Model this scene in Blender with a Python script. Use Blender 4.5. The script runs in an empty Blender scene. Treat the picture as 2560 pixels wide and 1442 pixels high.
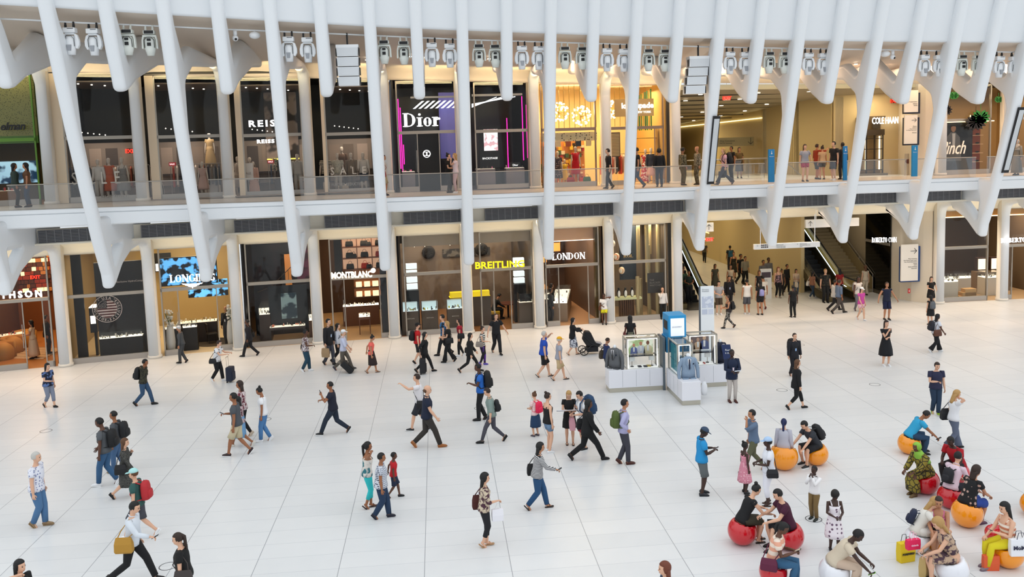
import bpy, bmesh, math, random
from mathutils import Vector, Matrix, Quaternion
random.seed(7)
S = bpy.context.scene; COL = S.collection
PI = math.pi
# ------------------------------------------------------------------ camera, world, exposure
F_PX, PX, PY, CH = 2120.0, 1280.0, 588.5, 8.4
_d = Vector((707, 21511.5, 2120.0)).normalized()
_f = Vector((-192, -202.5, 2120.0)); _f = (_f - _d * _f.dot(_d)).normalized()
_x = _d.cross(_f)
RW = Matrix((_x, _f, -_d))            # rows: world axes seen in the camera (x right, y down, z forward)
def ray(x, y): return RW @ Vector((x - PX, y - PY, F_PX))
def at_z(x, y, z=0.0):
    w = ray(x, y); t = (z - CH) / w.z; return Vector((w.x * t, w.y * t, z))
def at_y(x, y, Y):
    w = ray(x, y); t = Y / w.y; return Vector((w.x * t, Y, CH + w.z * t))
def at_x(x, y, X):
    w = ray(x, y); t = X / w.x; return Vector((X, w.y * t, CH + w.z * t))
cam = bpy.data.cameras.new('camera'); camo = bpy.data.objects.new('camera', cam); COL.objects.link(camo)
cam.sensor_fit = 'HORIZONTAL'; cam.sensor_width = 36.0; cam.lens = 36.0 * F_PX / 2560.0
cam.shift_x = 0.0; cam.shift_y = -(721.0 - PY) / 2560.0; cam.clip_end = 400; cam.clip_start = 0.1
_cx = RW @ Vector((1, 0, 0)); _cy = RW @ Vector((0, -1, 0)); _cz = RW @ Vector((0, 0, -1))
camo.matrix_world = Matrix(((_cx.x, _cy.x, _cz.x, 0), (_cx.y, _cy.y, _cz.y, 0), (_cx.z, _cy.z, _cz.z, CH), (0, 0, 0, 1)))
S.camera = camo
vs = S.view_settings; S.display_settings.display_device = 'sRGB'
vs.view_transform = 'Standard'; vs.look = 'None'; vs.gamma = 1.0; vs.use_curve_mapping = False; vs.exposure = 0.0
S.cycles.max_bounces = 8; S.cycles.transparent_max_bounces = 12; S.cycles.transmission_bounces = 6
S.cycles.caustics_reflective = False; S.cycles.caustics_refractive = False; S.cycles.sample_clamp_indirect = 3.0
W = bpy.data.worlds.new('sky'); S.world = W; W.use_nodes = True
_n = W.node_tree.nodes; _l = W.node_tree.links; _n.clear()
_tc = _n.new('ShaderNodeTexCoord'); _sp = _n.new('ShaderNodeSeparateXYZ'); _rp = _n.new('ShaderNodeValToRGB')
_bg = _n.new('ShaderNodeBackground'); _wo = _n.new('ShaderNodeOutputWorld')
_l.new(_tc.outputs['Generated'], _sp.inputs[0]); _l.new(_sp.outputs['Z'], _rp.inputs[0])
_l.new(_rp.outputs[0], _bg.inputs[0]); _l.new(_bg.outputs[0], _wo.inputs[0])
_e = _rp.color_ramp.elements
_e[0].position = 0.0; _e[0].color = (0.50, 0.53, 0.56, 1); _e[1].position = 0.6; _e[1].color = (0.92, 0.97, 1.0, 1)
_bg.inputs[1].default_value = 1.4
# ------------------------------------------------------------------ materials
def lin(h):
    if isinstance(h, str):
        h = h.lstrip('#'); c = [int(h[i:i + 2], 16) / 255 for i in (0, 2, 4)]
        return tuple(v / 12.92 if v <= 0.04045 else ((v + 0.055) / 1.055) ** 2.4 for v in c)
    return tuple(h)
MC = {}
def mat(c, r=0.6, metal=0.0, em=0.0, pat=None, c2=None, sc=1.0, spec=0.5, tr=0.0, coat=0.0):
    key = (c, r, metal, em, pat, c2, sc, spec, tr, coat)
    if key in MC: return MC[key]
    m = bpy.data.materials.new('m_%s_%s' % (str(c).lstrip('#'), pat or 'plain')); m.use_nodes = True
    N = m.node_tree.nodes; L = m.node_tree.links; b = N['Principled BSDF']; a = lin(c) + (1,)
    b.inputs['Base Color'].default_value = a; b.inputs['Roughness'].default_value = r; b.inputs['Metallic'].default_value = metal
    b.inputs['Specular IOR Level'].default_value = spec; b.inputs['Coat Weight'].default_value = coat
    if em: b.inputs['Emission Color'].default_value = a; b.inputs['Emission Strength'].default_value = em
    if pat:
        d = lin(c2) + (1,); tc = N.new('ShaderNodeTexCoord'); mp = N.new('ShaderNodeMapping'); L.new(tc.outputs['Object'], mp.inputs[0])
        mp.inputs['Scale'].default_value = (sc, sc, sc); mx = N.new('ShaderNodeMix'); mx.data_type = 'RGBA'
        mx.inputs['A'].default_value = a; mx.inputs['B'].default_value = d; fac = None
        def ramp(src, lo, hi):
            q = N.new('ShaderNodeMapRange'); q.inputs['From Min'].default_value = lo; q.inputs['From Max'].default_value = hi; L.new(src, q.inputs['Value']); return q.outputs[0]
        if pat in ('hstripe', 'vstripe', 'check'):
            sx = N.new('ShaderNodeSeparateXYZ'); L.new(mp.outputs[0], sx.inputs[0])
            def wv(o):
                q = N.new('ShaderNodeMath'); q.operation = 'SINE'; L.new(o, q.inputs[0]); return ramp(q.outputs[0], -0.15, 0.15)
            if pat == 'hstripe': fac = wv(sx.outputs['Z'])
            elif pat == 'vstripe':
                ad = N.new('ShaderNodeMath'); ad.operation = 'ADD'; L.new(sx.outputs['X'], ad.inputs[0]); L.new(sx.outputs['Y'], ad.inputs[1]); fac = wv(ad.outputs[0])
            else:
                ad = N.new('ShaderNodeMath'); ad.operation = 'ADD'; L.new(sx.outputs['X'], ad.inputs[0]); L.new(sx.outputs['Y'], ad.inputs[1])
                q = N.new('ShaderNodeMath'); q.operation = 'MULTIPLY'; L.new(wv(sx.outputs['Z']), q.inputs[0]); L.new(wv(ad.outputs[0]), q.inputs[1]); fac = q.outputs[0]
        elif pat == 'dots':
            v = N.new('ShaderNodeTexVoronoi'); L.new(mp.outputs[0], v.inputs['Vector']); v.inputs['Scale'].default_value = 1; v.inputs['Randomness'].default_value = 0.6
            fac = ramp(v.outputs['Distance'], 0.33, 0.25)
        elif pat == 'blotch':
            v = N.new('ShaderNodeTexNoise'); L.new(mp.outputs[0], v.inputs['Vector']); v.inputs['Scale'].default_value = 1; v.inputs['Detail'].default_value = 2
            fac = ramp(v.outputs[0], 0.48, 0.56)
        elif pat == 'grain':
            v = N.new('ShaderNodeTexNoise'); L.new(mp.outputs[0], v.inputs['Vector']); v.inputs['Scale'].default_value = 1; v.inputs['Detail'].default_value = 5
            fac = ramp(v.outputs[0], 0.3, 0.7)
        elif pat == 'cells':
            v = N.new('ShaderNodeTexVoronoi'); L.new(mp.outputs[0], v.inputs['Vector']); v.inputs['Scale'].default_value = 1; v.feature = 'DISTANCE_TO_EDGE'
            fac = ramp(v.outputs['Distance'], 0.05, 0.12)
        elif pat == 'brick':
            v = N.new('ShaderNodeTexBrick'); L.new(mp.outputs[0], v.inputs['Vector']); v.inputs['Scale'].default_value = 1; v.inputs['Mortar Size'].default_value = 0.03
            L.new(v.outputs['Color'], mx.inputs['A']); v.inputs['Color1'].default_value = a; v.inputs['Color2'].default_value = d; v.inputs['Mortar'].default_value = tuple(x * .4 for x in a[:3]) + (1,)
        if fac is not None: L.new(fac, mx.inputs['Factor'])
        else: mx.inputs['Factor'].default_value = 0
        L.new(mx.outputs['Result'], b.inputs['Base Color'])
        if em: L.new(mx.outputs['Result'], b.inputs['Emission Color'])
    MC[key] = m; return m
def glass_mat(name, tint, refl=1.0):
    m = bpy.data.materials.new(name); m.use_nodes = True; N = m.node_tree.nodes; L = m.node_tree.links; N.clear()
    o = N.new('ShaderNodeOutputMaterial'); t = N.new('ShaderNodeBsdfTransparent'); g = N.new('ShaderNodeBsdfGlossy'); f = N.new('ShaderNodeFresnel'); x = N.new('ShaderNodeMixShader')
    t.inputs[0].default_value = tint + (1,); g.inputs['Roughness'].default_value = 0.02; f.inputs[0].default_value = 1.5
    k = N.new('ShaderNodeMath'); k.operation = 'MULTIPLY'; k.inputs[1].default_value = refl; L.new(f.outputs[0], k.inputs[0])
    L.new(k.outputs[0], x.inputs[0]); L.new(t.outputs[0], x.inputs[1]); L.new(g.outputs[0], x.inputs[2]); L.new(x.outputs[0], o.inputs[0]); return m
GLASS = glass_mat('shop_glass', (0.95, 0.95, 0.945), .35); RAILG = glass_mat('rail_glass', (0.985, 0.99, 0.99), 1.6); CASEG = glass_mat('case_glass', (0.95, 0.97, 0.97), 1.0)
WHITE = mat('#e9ecef', 0.45); PLAST = mat('#ece4d8', 0.6); STEEL = mat('#a8a29a', 0.35, 0.7); BLACK = mat('#0b0b0d', 0.5); DARK = mat('#17171a', 0.5)
LITW = mat('#fff6e6', 0.5, em=2.2); SIGNW = mat('#ffffff', 0.5, em=1.6); WARML = mat('#ffdca0', 0.5, em=3.5)
# ------------------------------------------------------------------ mesh helpers
ORD = ['first', 'second', 'third', 'fourth', 'fifth', 'sixth', 'seventh', 'eighth', 'ninth', 'tenth', 'eleventh', 'twelfth']
class MB:
    def __init__(s): s.bm = bmesh.new(); s.M = Matrix.Identity(4); s.mi = 0
    def _v(s, p): return s.bm.verts.new(s.M @ Vector(p))
    def _f(s, vs):
        try: f = s.bm.faces.new(vs); f.material_index = s.mi; return f
        except ValueError: return None
    def box(s, x0, y0, z0, x1, y1, z1):
        v = [s._v(p) for p in ((x0, y0, z0), (x1, y0, z0), (x1, y1, z0), (x0, y1, z0), (x0, y0, z1), (x1, y0, z1), (x1, y1, z1), (x0, y1, z1))]
        for q in ((3, 2, 1, 0), (4, 5, 6, 7), (0, 1, 5, 4), (1, 2, 6, 5), (2, 3, 7, 6), (3, 0, 4, 7)): s._f([v[i] for i in q])
        return s
    def rings(s, R, caps=True, closed=False):
        vs = [[s._v(p) for p in r] for r in R]; n = len(R[0])
        for a, b in zip(vs, vs[1:] + ([vs[0]] if closed else [])):
            for i in range(n): s._f((a[i], a[(i + 1) % n], b[(i + 1) % n], b[i]))
        if caps and not closed: s._f(vs[0][::-1]); s._f(vs[-1])
        return s
    def tube(s, pts, rad, n=8, ref=(0, 1, 0), flat=None, round_=True):
        """pts: path; rad: radius or (r_ref, r_other) per point"""
        P = [Vector(p) for p in pts]; R = [r if isinstance(r, tuple) else (r, r) for r in (rad if isinstance(rad, list) else [rad] * len(P))]
        if round_ and len(P) > 1:
            d0 = (P[0] - P[1]).normalized(); d1 = (P[-1] - P[-2]).normalized(); a = min(R[0]); b = min(R[-1])
            P = [P[0] + d0 * a * .75, P[0] + d0 * a * .45] + P + [P[-1] + d1 * b * .45, P[-1] + d1 * b * .75]
            k = lambda r, q: (r[0] * q, r[1] * q); R = [k(R[0], .35), k(R[0], .75)] + R + [k(R[-1], .75), k(R[-1], .35)]
        out = []; u = Vector(ref)
        for i, p in enumerate(P):
            t = (P[min(i + 1, len(P) - 1)] - P[max(i - 1, 0)]).normalized()
            u = (u - t * u.dot(t))
            if u.length < 1e-4: u = t.orthogonal()
            u.normalize(); w = t.cross(u)
            out.append([p + u * (R[i][0] * math.cos(2 * PI * k / n)) + w * (R[i][1] * math.sin(2 * PI * k / n)) for k in range(n)])
        return s.rings(out)
    def cyl(s, p0, p1, r, n=10, r1=None): return s.tube([p0, p1], [r, r if r1 is None else r1], n, round_=False, ref=(.3, 1, .2))
    def ball(s, c, r, nu=10, nv=7, f=None, R=None):
        c = Vector(c); r = r if isinstance(r, (tuple, list, Vector)) else (r, r, r); rg = []
        for j in range(1, nv):
            th = PI * j / nv; row = []
            for i in range(nu):
                ph = 2 * PI * i / nu; d = Vector((math.sin(th) * math.cos(ph), math.sin(th) * math.sin(ph), -math.cos(th)))
                k = f(d) if f else 1.0; q = Vector((d.x * r[0] * k, d.y * r[1] * k, d.z * r[2] * k)); row.append(c + (R @ q if R else q))
            rg.append(row)
        tb = [Vector((0, 0, -r[2] * (f(Vector((0, 0, -1))) if f else 1))), Vector((0, 0, r[2] * (f(Vector((0, 0, 1))) if f else 1)))]
        vs = [[s._v(p) for p in q] for q in rg]
        for a, b in zip(vs, vs[1:]):
            for i in range(nu): s._f((a[i], a[(i + 1) % nu], b[(i + 1) % nu], b[i]))
        t0, t1 = (s._v(c + (R @ q if R else q)) for q in tb)
        for i in range(nu): s._f((t0, vs[0][(i + 1) % nu], vs[0][i])); s._f((vs[-1][i], vs[-1][(i + 1) % nu], t1))
        return s
    def prism(s, poly, y0, y1, ax='y'):
        """polygon in the (a, z) plane pushed along ax"""
        g = (lambda a, b, t: (a, t, b)) if ax == 'y' else (lambda a, b, t: (t, a, b)) if ax == 'x' else (lambda a, b, t: (a, b, t))
        A = [s._v(g(a, b, y0)) for a, b in poly]; B = [s._v(g(a, b, y1)) for a, b in poly]; n = len(poly)
        s._f(A); s._f(B[::-1])
        for i in range(n): s._f((A[(i + 1) % n], A[i], B[i], B[(i + 1) % n]))
        return s
    def quad(s, *p): s._f([s._v(q) for q in p]); return s
    def build(s, name, m, parent=None, smooth=False, loc=None, bevel=0, kind=None, sub=0):
        me = bpy.data.meshes.new(name); bmesh.ops.recalc_face_normals(s.bm, faces=s.bm.faces); s.bm.to_mesh(me); s.bm.free()
        for q in (m if isinstance(m, list) else [m]): me.materials.append(q)
        if smooth: me.polygons.foreach_set('use_smooth', [True] * len(me.polygons))
        o = bpy.data.objects.new(name, me); COL.objects.link(o)
        if parent is not None: o.parent = parent
        if loc is not None: o.location = loc
        if bevel:
            b = o.modifiers.new('bevel', 'BEVEL'); b.width = bevel; b.segments = 2; b.limit_method = 'ANGLE'
        if sub: q = o.modifiers.new('sub', 'SUBSURF'); q.levels = q.render_levels = sub
        if kind: o['kind'] = kind
        return o
import re
_SH = [('LONGINES', 'winged-logo'), ('MONTBLANC', 'round-emblem'), ('BREITLING', 'yellow'), ('LONDON', 'city-name'), ('REISS', 'five-letter-sign'), ('COLE HAAN', 'block-letter'), ('ROBERTO COIN', 'far-right white'), ('Pinch', 'script-word'), ('kate spade', ''), ('Dior', 'glowing-sign'), ('THSON', ''), ('elman', '')]
def clean(s):
    for a, b in _SH:
        s = re.sub(r'(lettering|letters|lettered|word) ' + a, r'\1', s); s = s.replace(a, b)
    s = s.replace('  ', ' ').strip()
    while len(re.findall(r"[\w']+", s)) > 16 and ' the ' in s: s = s.replace(' the ', ' ', 1)
    while len(re.findall(r"[\w']+", s)) > 16 and ' a ' in s: s = s.replace(' a ', ' ', 1)
    return s
def thing(name, label, cat, loc=(0, 0, 0), rz=0.0, group=None):
    o = bpy.data.objects.new(name, None); COL.objects.link(o); o.empty_display_size = .1
    o.location = loc; o.rotation_euler = (0, 0, rz); o['label'] = clean(label); o['category'] = cat
    if group: o['group'] = clean(group)
    return o
def tag(o, label, cat, group=None):
    o['label'] = clean(label); o['category'] = cat
    if group: o['group'] = clean(group)
    return o
def struct(o): o['kind'] = 'structure'; return o
def dup(root, loc, rz, label, group=None):
    r = root.copy(); COL.objects.link(r); r.location = loc; r.rotation_euler = (0, 0, rz); r['label'] = clean(label)
    if group: r['group'] = clean(group)
    for ch in list(root.children):
        c = ch.copy(); COL.objects.link(c); c.parent = r
        for g in list(ch.children):
            d = g.copy(); COL.objects.link(d); d.parent = c
    return r
def interp(x, X, Y):
    if x <= X[0]: return Y[0]
    for i in range(1, len(X)):
        if x <= X[i]: t = (x - X[i - 1]) / (X[i] - X[i - 1]); return Y[i - 1] * (1 - t) + Y[i] * t
    return Y[-1]
def text(s, size, m, loc, parent=None, name='lettering', rz=0.0, ext=0.02, shear=0.0, bold=0.0, sx=1.0, align='LEFT', space=1.0, line=1.0):
    c = bpy.data.curves.new('txt', 'FONT'); c.body = s; c.size = size; c.extrude = ext; c.shear = shear; c.offset = bold; c.align_x = align
    c.space_character = space; c.space_line = line; c.resolution_u = 2
    o = bpy.data.objects.new('txt', c); COL.objects.link(o); dg = bpy.context.evaluated_depsgraph_get()
    me = bpy.data.meshes.new_from_object(o.evaluated_get(dg)); bpy.data.objects.remove(o); me.name = name
    me.transform(Matrix.Diagonal((sx, 1, 1, 1))); me.transform(Matrix.Rotation(PI / 2, 4, 'X'))
    me.materials.clear(); me.materials.append(m)
    o = bpy.data.objects.new(name, me); COL.objects.link(o); o.location = loc; o.rotation_euler = (0, 0, rz)
    if parent is not None: o.parent = parent
    return o
# serif capitals from strokes: v = stem (x, y0, y1), h = bar (x0, x1, y), a = bowl (cx, cy, rx, ry, from, to), d = diagonal (x0, y0, x1, y1, weight)
SF = {'L': (.66, [('v', .15, 0, 1), ('h', .15, .6, .03), ('t', .6, 0, .22)]), 'O': (.9, [('a', .45, .5, .38, .5, 0, 360)]),
 'N': (.9, [('v', .15, 0, 1, .4), ('v', .75, 0, 1, .4), ('d', .15, 1, .75, 0, 1)]), 'D': (.88, [('v', .15, 0, 1), ('a', .3, .5, .48, .5, -90, 90), ('h', .1, .3, .03), ('h', .1, .3, .97)]),
 'G': (.9, [('a', .45, .5, .38, .5, 45, 320), ('v', .78, .08, .45)]), 'I': (.38, [('v', .19, 0, 1)]), 'E': (.7, [('v', .15, 0, 1), ('h', .15, .6, .03), ('h', .15, .5, .52), ('h', .15, .6, .97), ('t', .6, 0, .2), ('t', .6, .8, 1)]),
 'S': (.64, [('a', .32, .74, .22, .26, 20, 250), ('a', .32, .26, .24, .26, -160, 75), ('t', .53, .72, .98), ('t', .1, .02, .28)]),
 'R': (.8, [('v', .15, 0, 1), ('a', .25, .74, .35, .24, -90, 90), ('d', .35, .5, .72, 0, .9), ('h', .1, .3, .97)]), 'B': (.76, [('v', .15, 0, 1), ('a', .25, .75, .3, .24, -90, 90), ('a', .25, .26, .38, .26, -90, 90), ('h', .1, .3, .97), ('h', .1, .3, .03)]),
 'T': (.72, [('v', .36, 0, 1), ('h', .06, .66, .97), ('t', .06, .76, 1), ('t', .66, .76, 1)]), 'C': (.82, [('a', .45, .5, .38, .5, 45, 315), ('t', .74, .72, .98)]),
 'i': (.36, [('v', .18, 0, .66), ('o', .18, .9)]), 'o': (.66, [('a', .33, .33, .26, .34, 0, 360)]), 'r': (.52, [('v', .16, 0, .66), ('a', .33, .42, .17, .22, 60, 170), ('o', .43, .55)]), ' ': (.4, [])}
def serif(s, h, m, loc, parent=None, name='lettering', rz=0.0, w=1.0, wt=.15, ext=.03):
    b = MB(); X = 0.0
    for ch in s:
        adv, st = SF[ch]
        for q in st:
            k = q[0]
            if k == 'v':
                t = wt * (q[4] if len(q) > 4 else 1) / 2; b.box(X + q[1] - t, 0, q[2], X + q[1] + t, ext, q[3])
                for y in (q[2], q[3]): b.box(X + q[1] - t - .09, 0, max(y - .025, 0), X + q[1] + t + .09, ext, max(y - .025, 0) + .05)
            elif k == 'h': b.box(X + q[1], 0, q[3] - .03, X + q[2], ext, q[3] + .03)
            elif k == 't': b.box(X + q[1] - .025, 0, q[2], X + q[1] + .025, ext, q[3])
            elif k == 'd':
                t = wt * q[5] / 2 * 1.1; b.prism([(X + q[1] - t, q[2]), (X + q[1] + t, q[2]), (X + q[3] + t, q[4]), (X + q[3] - t, q[4])], 0, ext)
            elif k == 'o': b.ball((X + q[1], ext / 2, q[2]), (.085, ext / 2, .085), 8, 5)
            elif k == 'a':
                n = 18; pr = None
                for i in range(n + 1):
                    a = math.radians(q[5] + (q[6] - q[5]) * i / n); ca, sa = math.cos(a), math.sin(a); t = .03 + (wt - .03) * abs(ca) ** 1.3
                    o1 = (X + q[1] + q[3] * ca, q[2] + q[4] * sa); i1 = (X + q[1] + (q[3] - t) * ca, q[2] + (q[4] - .05 - .02 * abs(ca)) * sa)
                    if pr: b.prism([pr[0], o1, i1, pr[1]], 0, ext)
                    pr = (o1, i1)
        X += adv
    for v in b.bm.verts: v.co.x *= h * w; v.co.z *= h
    return b.build(name, m, parent, loc=loc) if rz == 0 else _rot(b.build(name, m, parent, loc=loc), rz)
def _rot(o, rz): o.rotation_euler = (0, 0, rz); return o
def alight(name, loc, size, power, color=(1, .82, .6), aim=(0, 0, -1), sy=None, spread=PI):
    l = bpy.data.lights.new(name, 'AREA'); l.energy = power; l.color = color; l.size = size; l.spread = spread
    if sy: l.shape = 'RECTANGLE'; l.size_y = sy
    o = bpy.data.objects.new(name, l); COL.objects.link(o); o.location = loc; o.rotation_euler = Vector(aim).to_track_quat('-Z', 'Y').to_euler(); return o
# ------------------------------------------------------------------ measured lines of the hall
CX = [-19.7, -16.1, -12.45, -8.94, -5.3, -1.98, 1.57, 4.7, 7.95, 11.3, 14.85, 18.3, 21.7, 24.95, 28.3, 31.8]
def Yf(X): return interp(X, [-20, -16.1, -12.45, -8.94, -5.27, -1.98, 1.57, 4.69, 7.93, 11.25, 15, 20, 24.84, 28.24, 34], [36.0, 36.9, 37.65, 38.4, 38.9, 39.2, 39.5, 39.75, 40.0, 40.25, 40.45, 40.65, 40.76, 40.77, 40.6])
RX = [-19.5, -16.1, -12.5, -9, -5.6, -2.2, 1.2, 4.65, 8, 11.5, 15, 18.4, 21.8, 25.2, 28.7, 32]
TY = [31.5, 32.3, 33.0, 33.6, 33.9, 34.5, 35.1, 35.7, 36.0, 36.5, 36.8, 37.0, 37.1, 37.2, 37.2, 37.1]
MY = [30.4, 31, 31.5, 31.8, 32.2, 32.9, 33.5, 33.95, 34.2, 34.5, 34.8, 35.1, 35.2, 35.3, 35.3, 35.2]
QY = [28.3, 29.2, 29.9, 30.6, 31.3, 31.9, 32.3, 32.6, 32.8, 33.0, 33.3, 33.5, 33.7, 33.8, 33.8, 33.8]
DX, DM = [-16, -12.5, -9, -5.6, -2, 12, 18, 22, 26], [.85, .8, .35, .18, 0, 0, .15, .3, .3]
def front(X, z):
    a, b, c = interp(X, RX, TY) - .2, interp(X, RX, MY) - interp(X, DX, DM), interp(X, RX, QY) - .75 * interp(X, DX, DM)
    return interp(z, [3.85, 9.6], [a, b]) if z < 9.6 else b + (c - b) * (z - 9.6) / 4.4
def zoff(X): return interp(X, [-16, 3, 25], [.2, 0, -.14])
def zS(X): return 6.66 + zoff(X)                       # balcony floor
def zB(X): return interp(X, [-16, 3, 25], [6.18, 6.12, 5.93])
def zWT(X): return interp(X, [-16, -5, 8, 25], [12.3, 11.95, 11.45, 11.0])
def zTR(X): return 9.38 + zoff(X) * .9
def zPB(X): return interp(X, [-16, -14, -6.7, -1, 3.8, 8.3, 15, 22, 30], [13.8, 13.7, 13.4, 13.15, 12.96, 12.77, 12.55, 12.36, 12.2])
def Ye(X): return interp(X, RX, TY) + .1                # balcony edge
XS = [-22 + i * .75 for i in range(76)]
def strip(fa, name, m, kind='structure', smooth=True, rng=XS, thick=None):
    """a long surface following the curved facade; fa(X) gives its section as (Y, z) points"""
    b = MB(); prev = None
    for X in rng:
        cur = [b._v((X, y, z)) for y, z in fa(X)]
        if prev:
            for i in range(len(cur) - 1): b._f((prev[i], cur[i], cur[i + 1], prev[i + 1]))
        prev = cur
    o = b.build(name, m, smooth=smooth)
    if thick: q = o.modifiers.new('solid', 'SOLIDIFY'); q.thickness = thick; q.offset = 0
    o['kind'] = kind; return o
# floor of pale stone slabs
def floor_mat():
    m = bpy.data.materials.new('stone_floor'); m.use_nodes = True; N = m.node_tree.nodes; L = m.node_tree.links; b = N['Principled BSDF']
    tc = N.new('ShaderNodeTexCoord'); sx = N.new('ShaderNodeSeparateXYZ'); L.new(tc.outputs['Object'], sx.inputs[0])
    def line(o, ph, per, w):
        a = N.new('ShaderNodeMath'); a.operation = 'ADD'; a.inputs[1].default_value = -ph + per * 200; L.new(o, a.inputs[0])
        d = N.new('ShaderNodeMath'); d.operation = 'DIVIDE'; d.inputs[1].default_value = per; L.new(a.outputs[0], d.inputs[0])
        f = N.new('ShaderNodeMath'); f.operation = 'FRACT'; L.new(d.outputs[0], f.inputs[0])
        c = N.new('ShaderNodeMath'); c.operation = 'LESS_THAN'; c.inputs[1].default_value = w / per; L.new(f.outputs[0], c.inputs[0])
        g = N.new('ShaderNodeMath'); g.operation = 'FLOOR'; L.new(d.outputs[0], g.inputs[0]); return c.outputs[0], g.outputs[0]
    lx, gx = line(sx.outputs['X'], -.57, 1.757, .014); ly, gy = line(sx.outputs['Y'], 16.95, .672, .010)
    cb = N.new('ShaderNodeCombineXYZ'); L.new(gx, cb.inputs[0]); L.new(gy, cb.inputs[1]); wn = N.new('ShaderNodeTexWhiteNoise'); L.new(cb.outputs[0], wn.inputs['Vector'])
    nz = N.new('ShaderNodeTexNoise'); nz.inputs['Scale'].default_value = 2.5; nz.inputs['Detail'].default_value = 5; L.new(tc.outputs['Object'], nz.inputs['Vector'])
    ad = N.new('ShaderNodeMath'); ad.operation = 'ADD'; L.new(wn.outputs['Value'], ad.inputs[0]); L.new(nz.outputs[0], ad.inputs[1])
    rp = N.new('ShaderNodeValToRGB'); hf = N.new('ShaderNodeMath'); hf.operation = 'MULTIPLY'; hf.inputs[1].default_value = .5; L.new(ad.outputs[0], hf.inputs[0]); L.new(hf.outputs[0], rp.inputs[0])
    rp.color_ramp.elements[0].color = lin('#d4d5d6') + (1,); rp.color_ramp.elements[1].color = lin('#dfdfdf') + (1,)
    def mx(f, A, c):
        q = N.new('ShaderNodeMix'); q.data_type = 'RGBA'; L.new(f, q.inputs['Factor']); L.new(A, q.inputs['A']); q.inputs['B'].default_value = lin(c) + (1,); return q.outputs['Result']
    c1 = mx(ly, rp.outputs[0], '#bdbfc3'); c2 = mx(lx, c1, '#97999e'); L.new(c2, b.inputs['Base Color'])
    b.inputs['Roughness'].default_value = .32; b.inputs['Specular IOR Level'].default_value = .4; return m
MB().box(-60, -45, -.3, 60, 100, 0).build('floor', floor_mat(), kind='structure')
# balcony slab, its fascia and groove
def slab(X):
    y = Ye(X); s = zS(X); k = zB(X)
    return [(Yf(X) + 12, s), (y + .03, s), (y, s - .03), (y, s - .155), (y + .05, s - .16), (y + .05, s - .185), (y, s - .19), (y, k + .04), (y + .04, k), (Yf(X) - 2.2, k)]
strip(slab, 'floor', WHITE, smooth=False)
strip(lambda X: [(Ye(X) + .06, zS(X) + .004), (Yf(X) + .3, zS(X) + .004)], 'floor', mat('#d8cfc4', .3))
# soffit under the balcony, curved cove above the ground floor windows
strip(lambda X: [(Yf(X) - 2.25, 5.98), (Yf(X) - 2.25, 5.44), (Yf(X) - 2.52, 5.43), (Yf(X) - 2.52, 5.36), (Yf(X) - .95, 5.34)] + [(Yf(X) - .95 + .95 * math.sin(a), 5.34 - .62 * (1 - math.cos(a))) for a in [i * PI / 16 for i in range(1, 9)]] + [(Yf(X) + .3, 4.72)], 'ceiling', mat('#f2ead8', .6))
# sloping balcony ceiling, cove above its windows; warm lamplight partly put into the beige
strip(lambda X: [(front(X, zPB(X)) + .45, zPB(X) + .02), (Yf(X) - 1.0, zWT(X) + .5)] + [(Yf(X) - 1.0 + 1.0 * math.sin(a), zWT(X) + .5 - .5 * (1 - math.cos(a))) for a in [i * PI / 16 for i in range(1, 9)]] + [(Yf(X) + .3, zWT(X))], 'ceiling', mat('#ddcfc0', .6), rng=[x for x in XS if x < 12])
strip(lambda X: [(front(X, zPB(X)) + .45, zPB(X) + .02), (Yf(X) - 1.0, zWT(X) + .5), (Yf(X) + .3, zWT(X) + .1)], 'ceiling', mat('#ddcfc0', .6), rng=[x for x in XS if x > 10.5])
# white panels between the ribs
strip(lambda X: [(front(X, 13) + 1.5, zPB(X) + .35), (front(X, zPB(X)) + .42, zPB(X))] + [(front(X, z) + .42, z) for z in (zPB(X) + .1, 14, 16, 18, 20)], 'wall_front', WHITE)
# ------------------------------------------------------------------ grey louvre grilles under the slab
gm = mat('#737478', .6); gl = mat('#3a3b3f', .7)
LORD = ['first', 'second', 'third', 'fourth', 'fifth', 'sixth', 'seventh', 'eighth', 'ninth', 'tenth', 'eleventh', 'twelfth', 'thirteenth', 'fourteenth']
for i in range(0, 15):
    x0, x1 = CX[i] + .5, CX[i + 1] - .12 if i < 14 else CX[i + 1]
    y0, y1 = Yf(x0) - 2.46, Yf(x1) - 2.46; a = math.atan2(y1 - y0, x1 - x0); Lg = math.hypot(x1 - x0, y1 - y0)
    where = ['at the far left', 'above the shop with the flag emblem', 'above the watch shop with the blue screen', 'above the dark shop with the purple wall', 'above the handbag shelves', 'above the left window of the yellow-lettered shop', 'above the yellow lettering', 'above the LONDON lettering', 'above the golden columns', 'above the left escalator', 'above the hanging white sign', 'above the hanging sign\'s right end', 'left of the white wall with the blue-edged sign', 'above the corner jewellery window', 'at the far right'][i]
    t = thing('louvre_grille', 'dark grey louvre grille under the balcony slab ' + where, 'grille', (x0, y0, 5.44), a)
    MB().box(0, .02, 0, Lg, .1, .5).build('backing', gl, t)
    b = MB()
    for k in range(int(Lg / .29) + 1): b.box(k * .29, -.01, 0, k * .29 + .03, .03, .5)
    for k in range(9): b.box(0, 0, k * .058, Lg, .02, k * .058 + .03)
    b.build('slats', gm, t)
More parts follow.
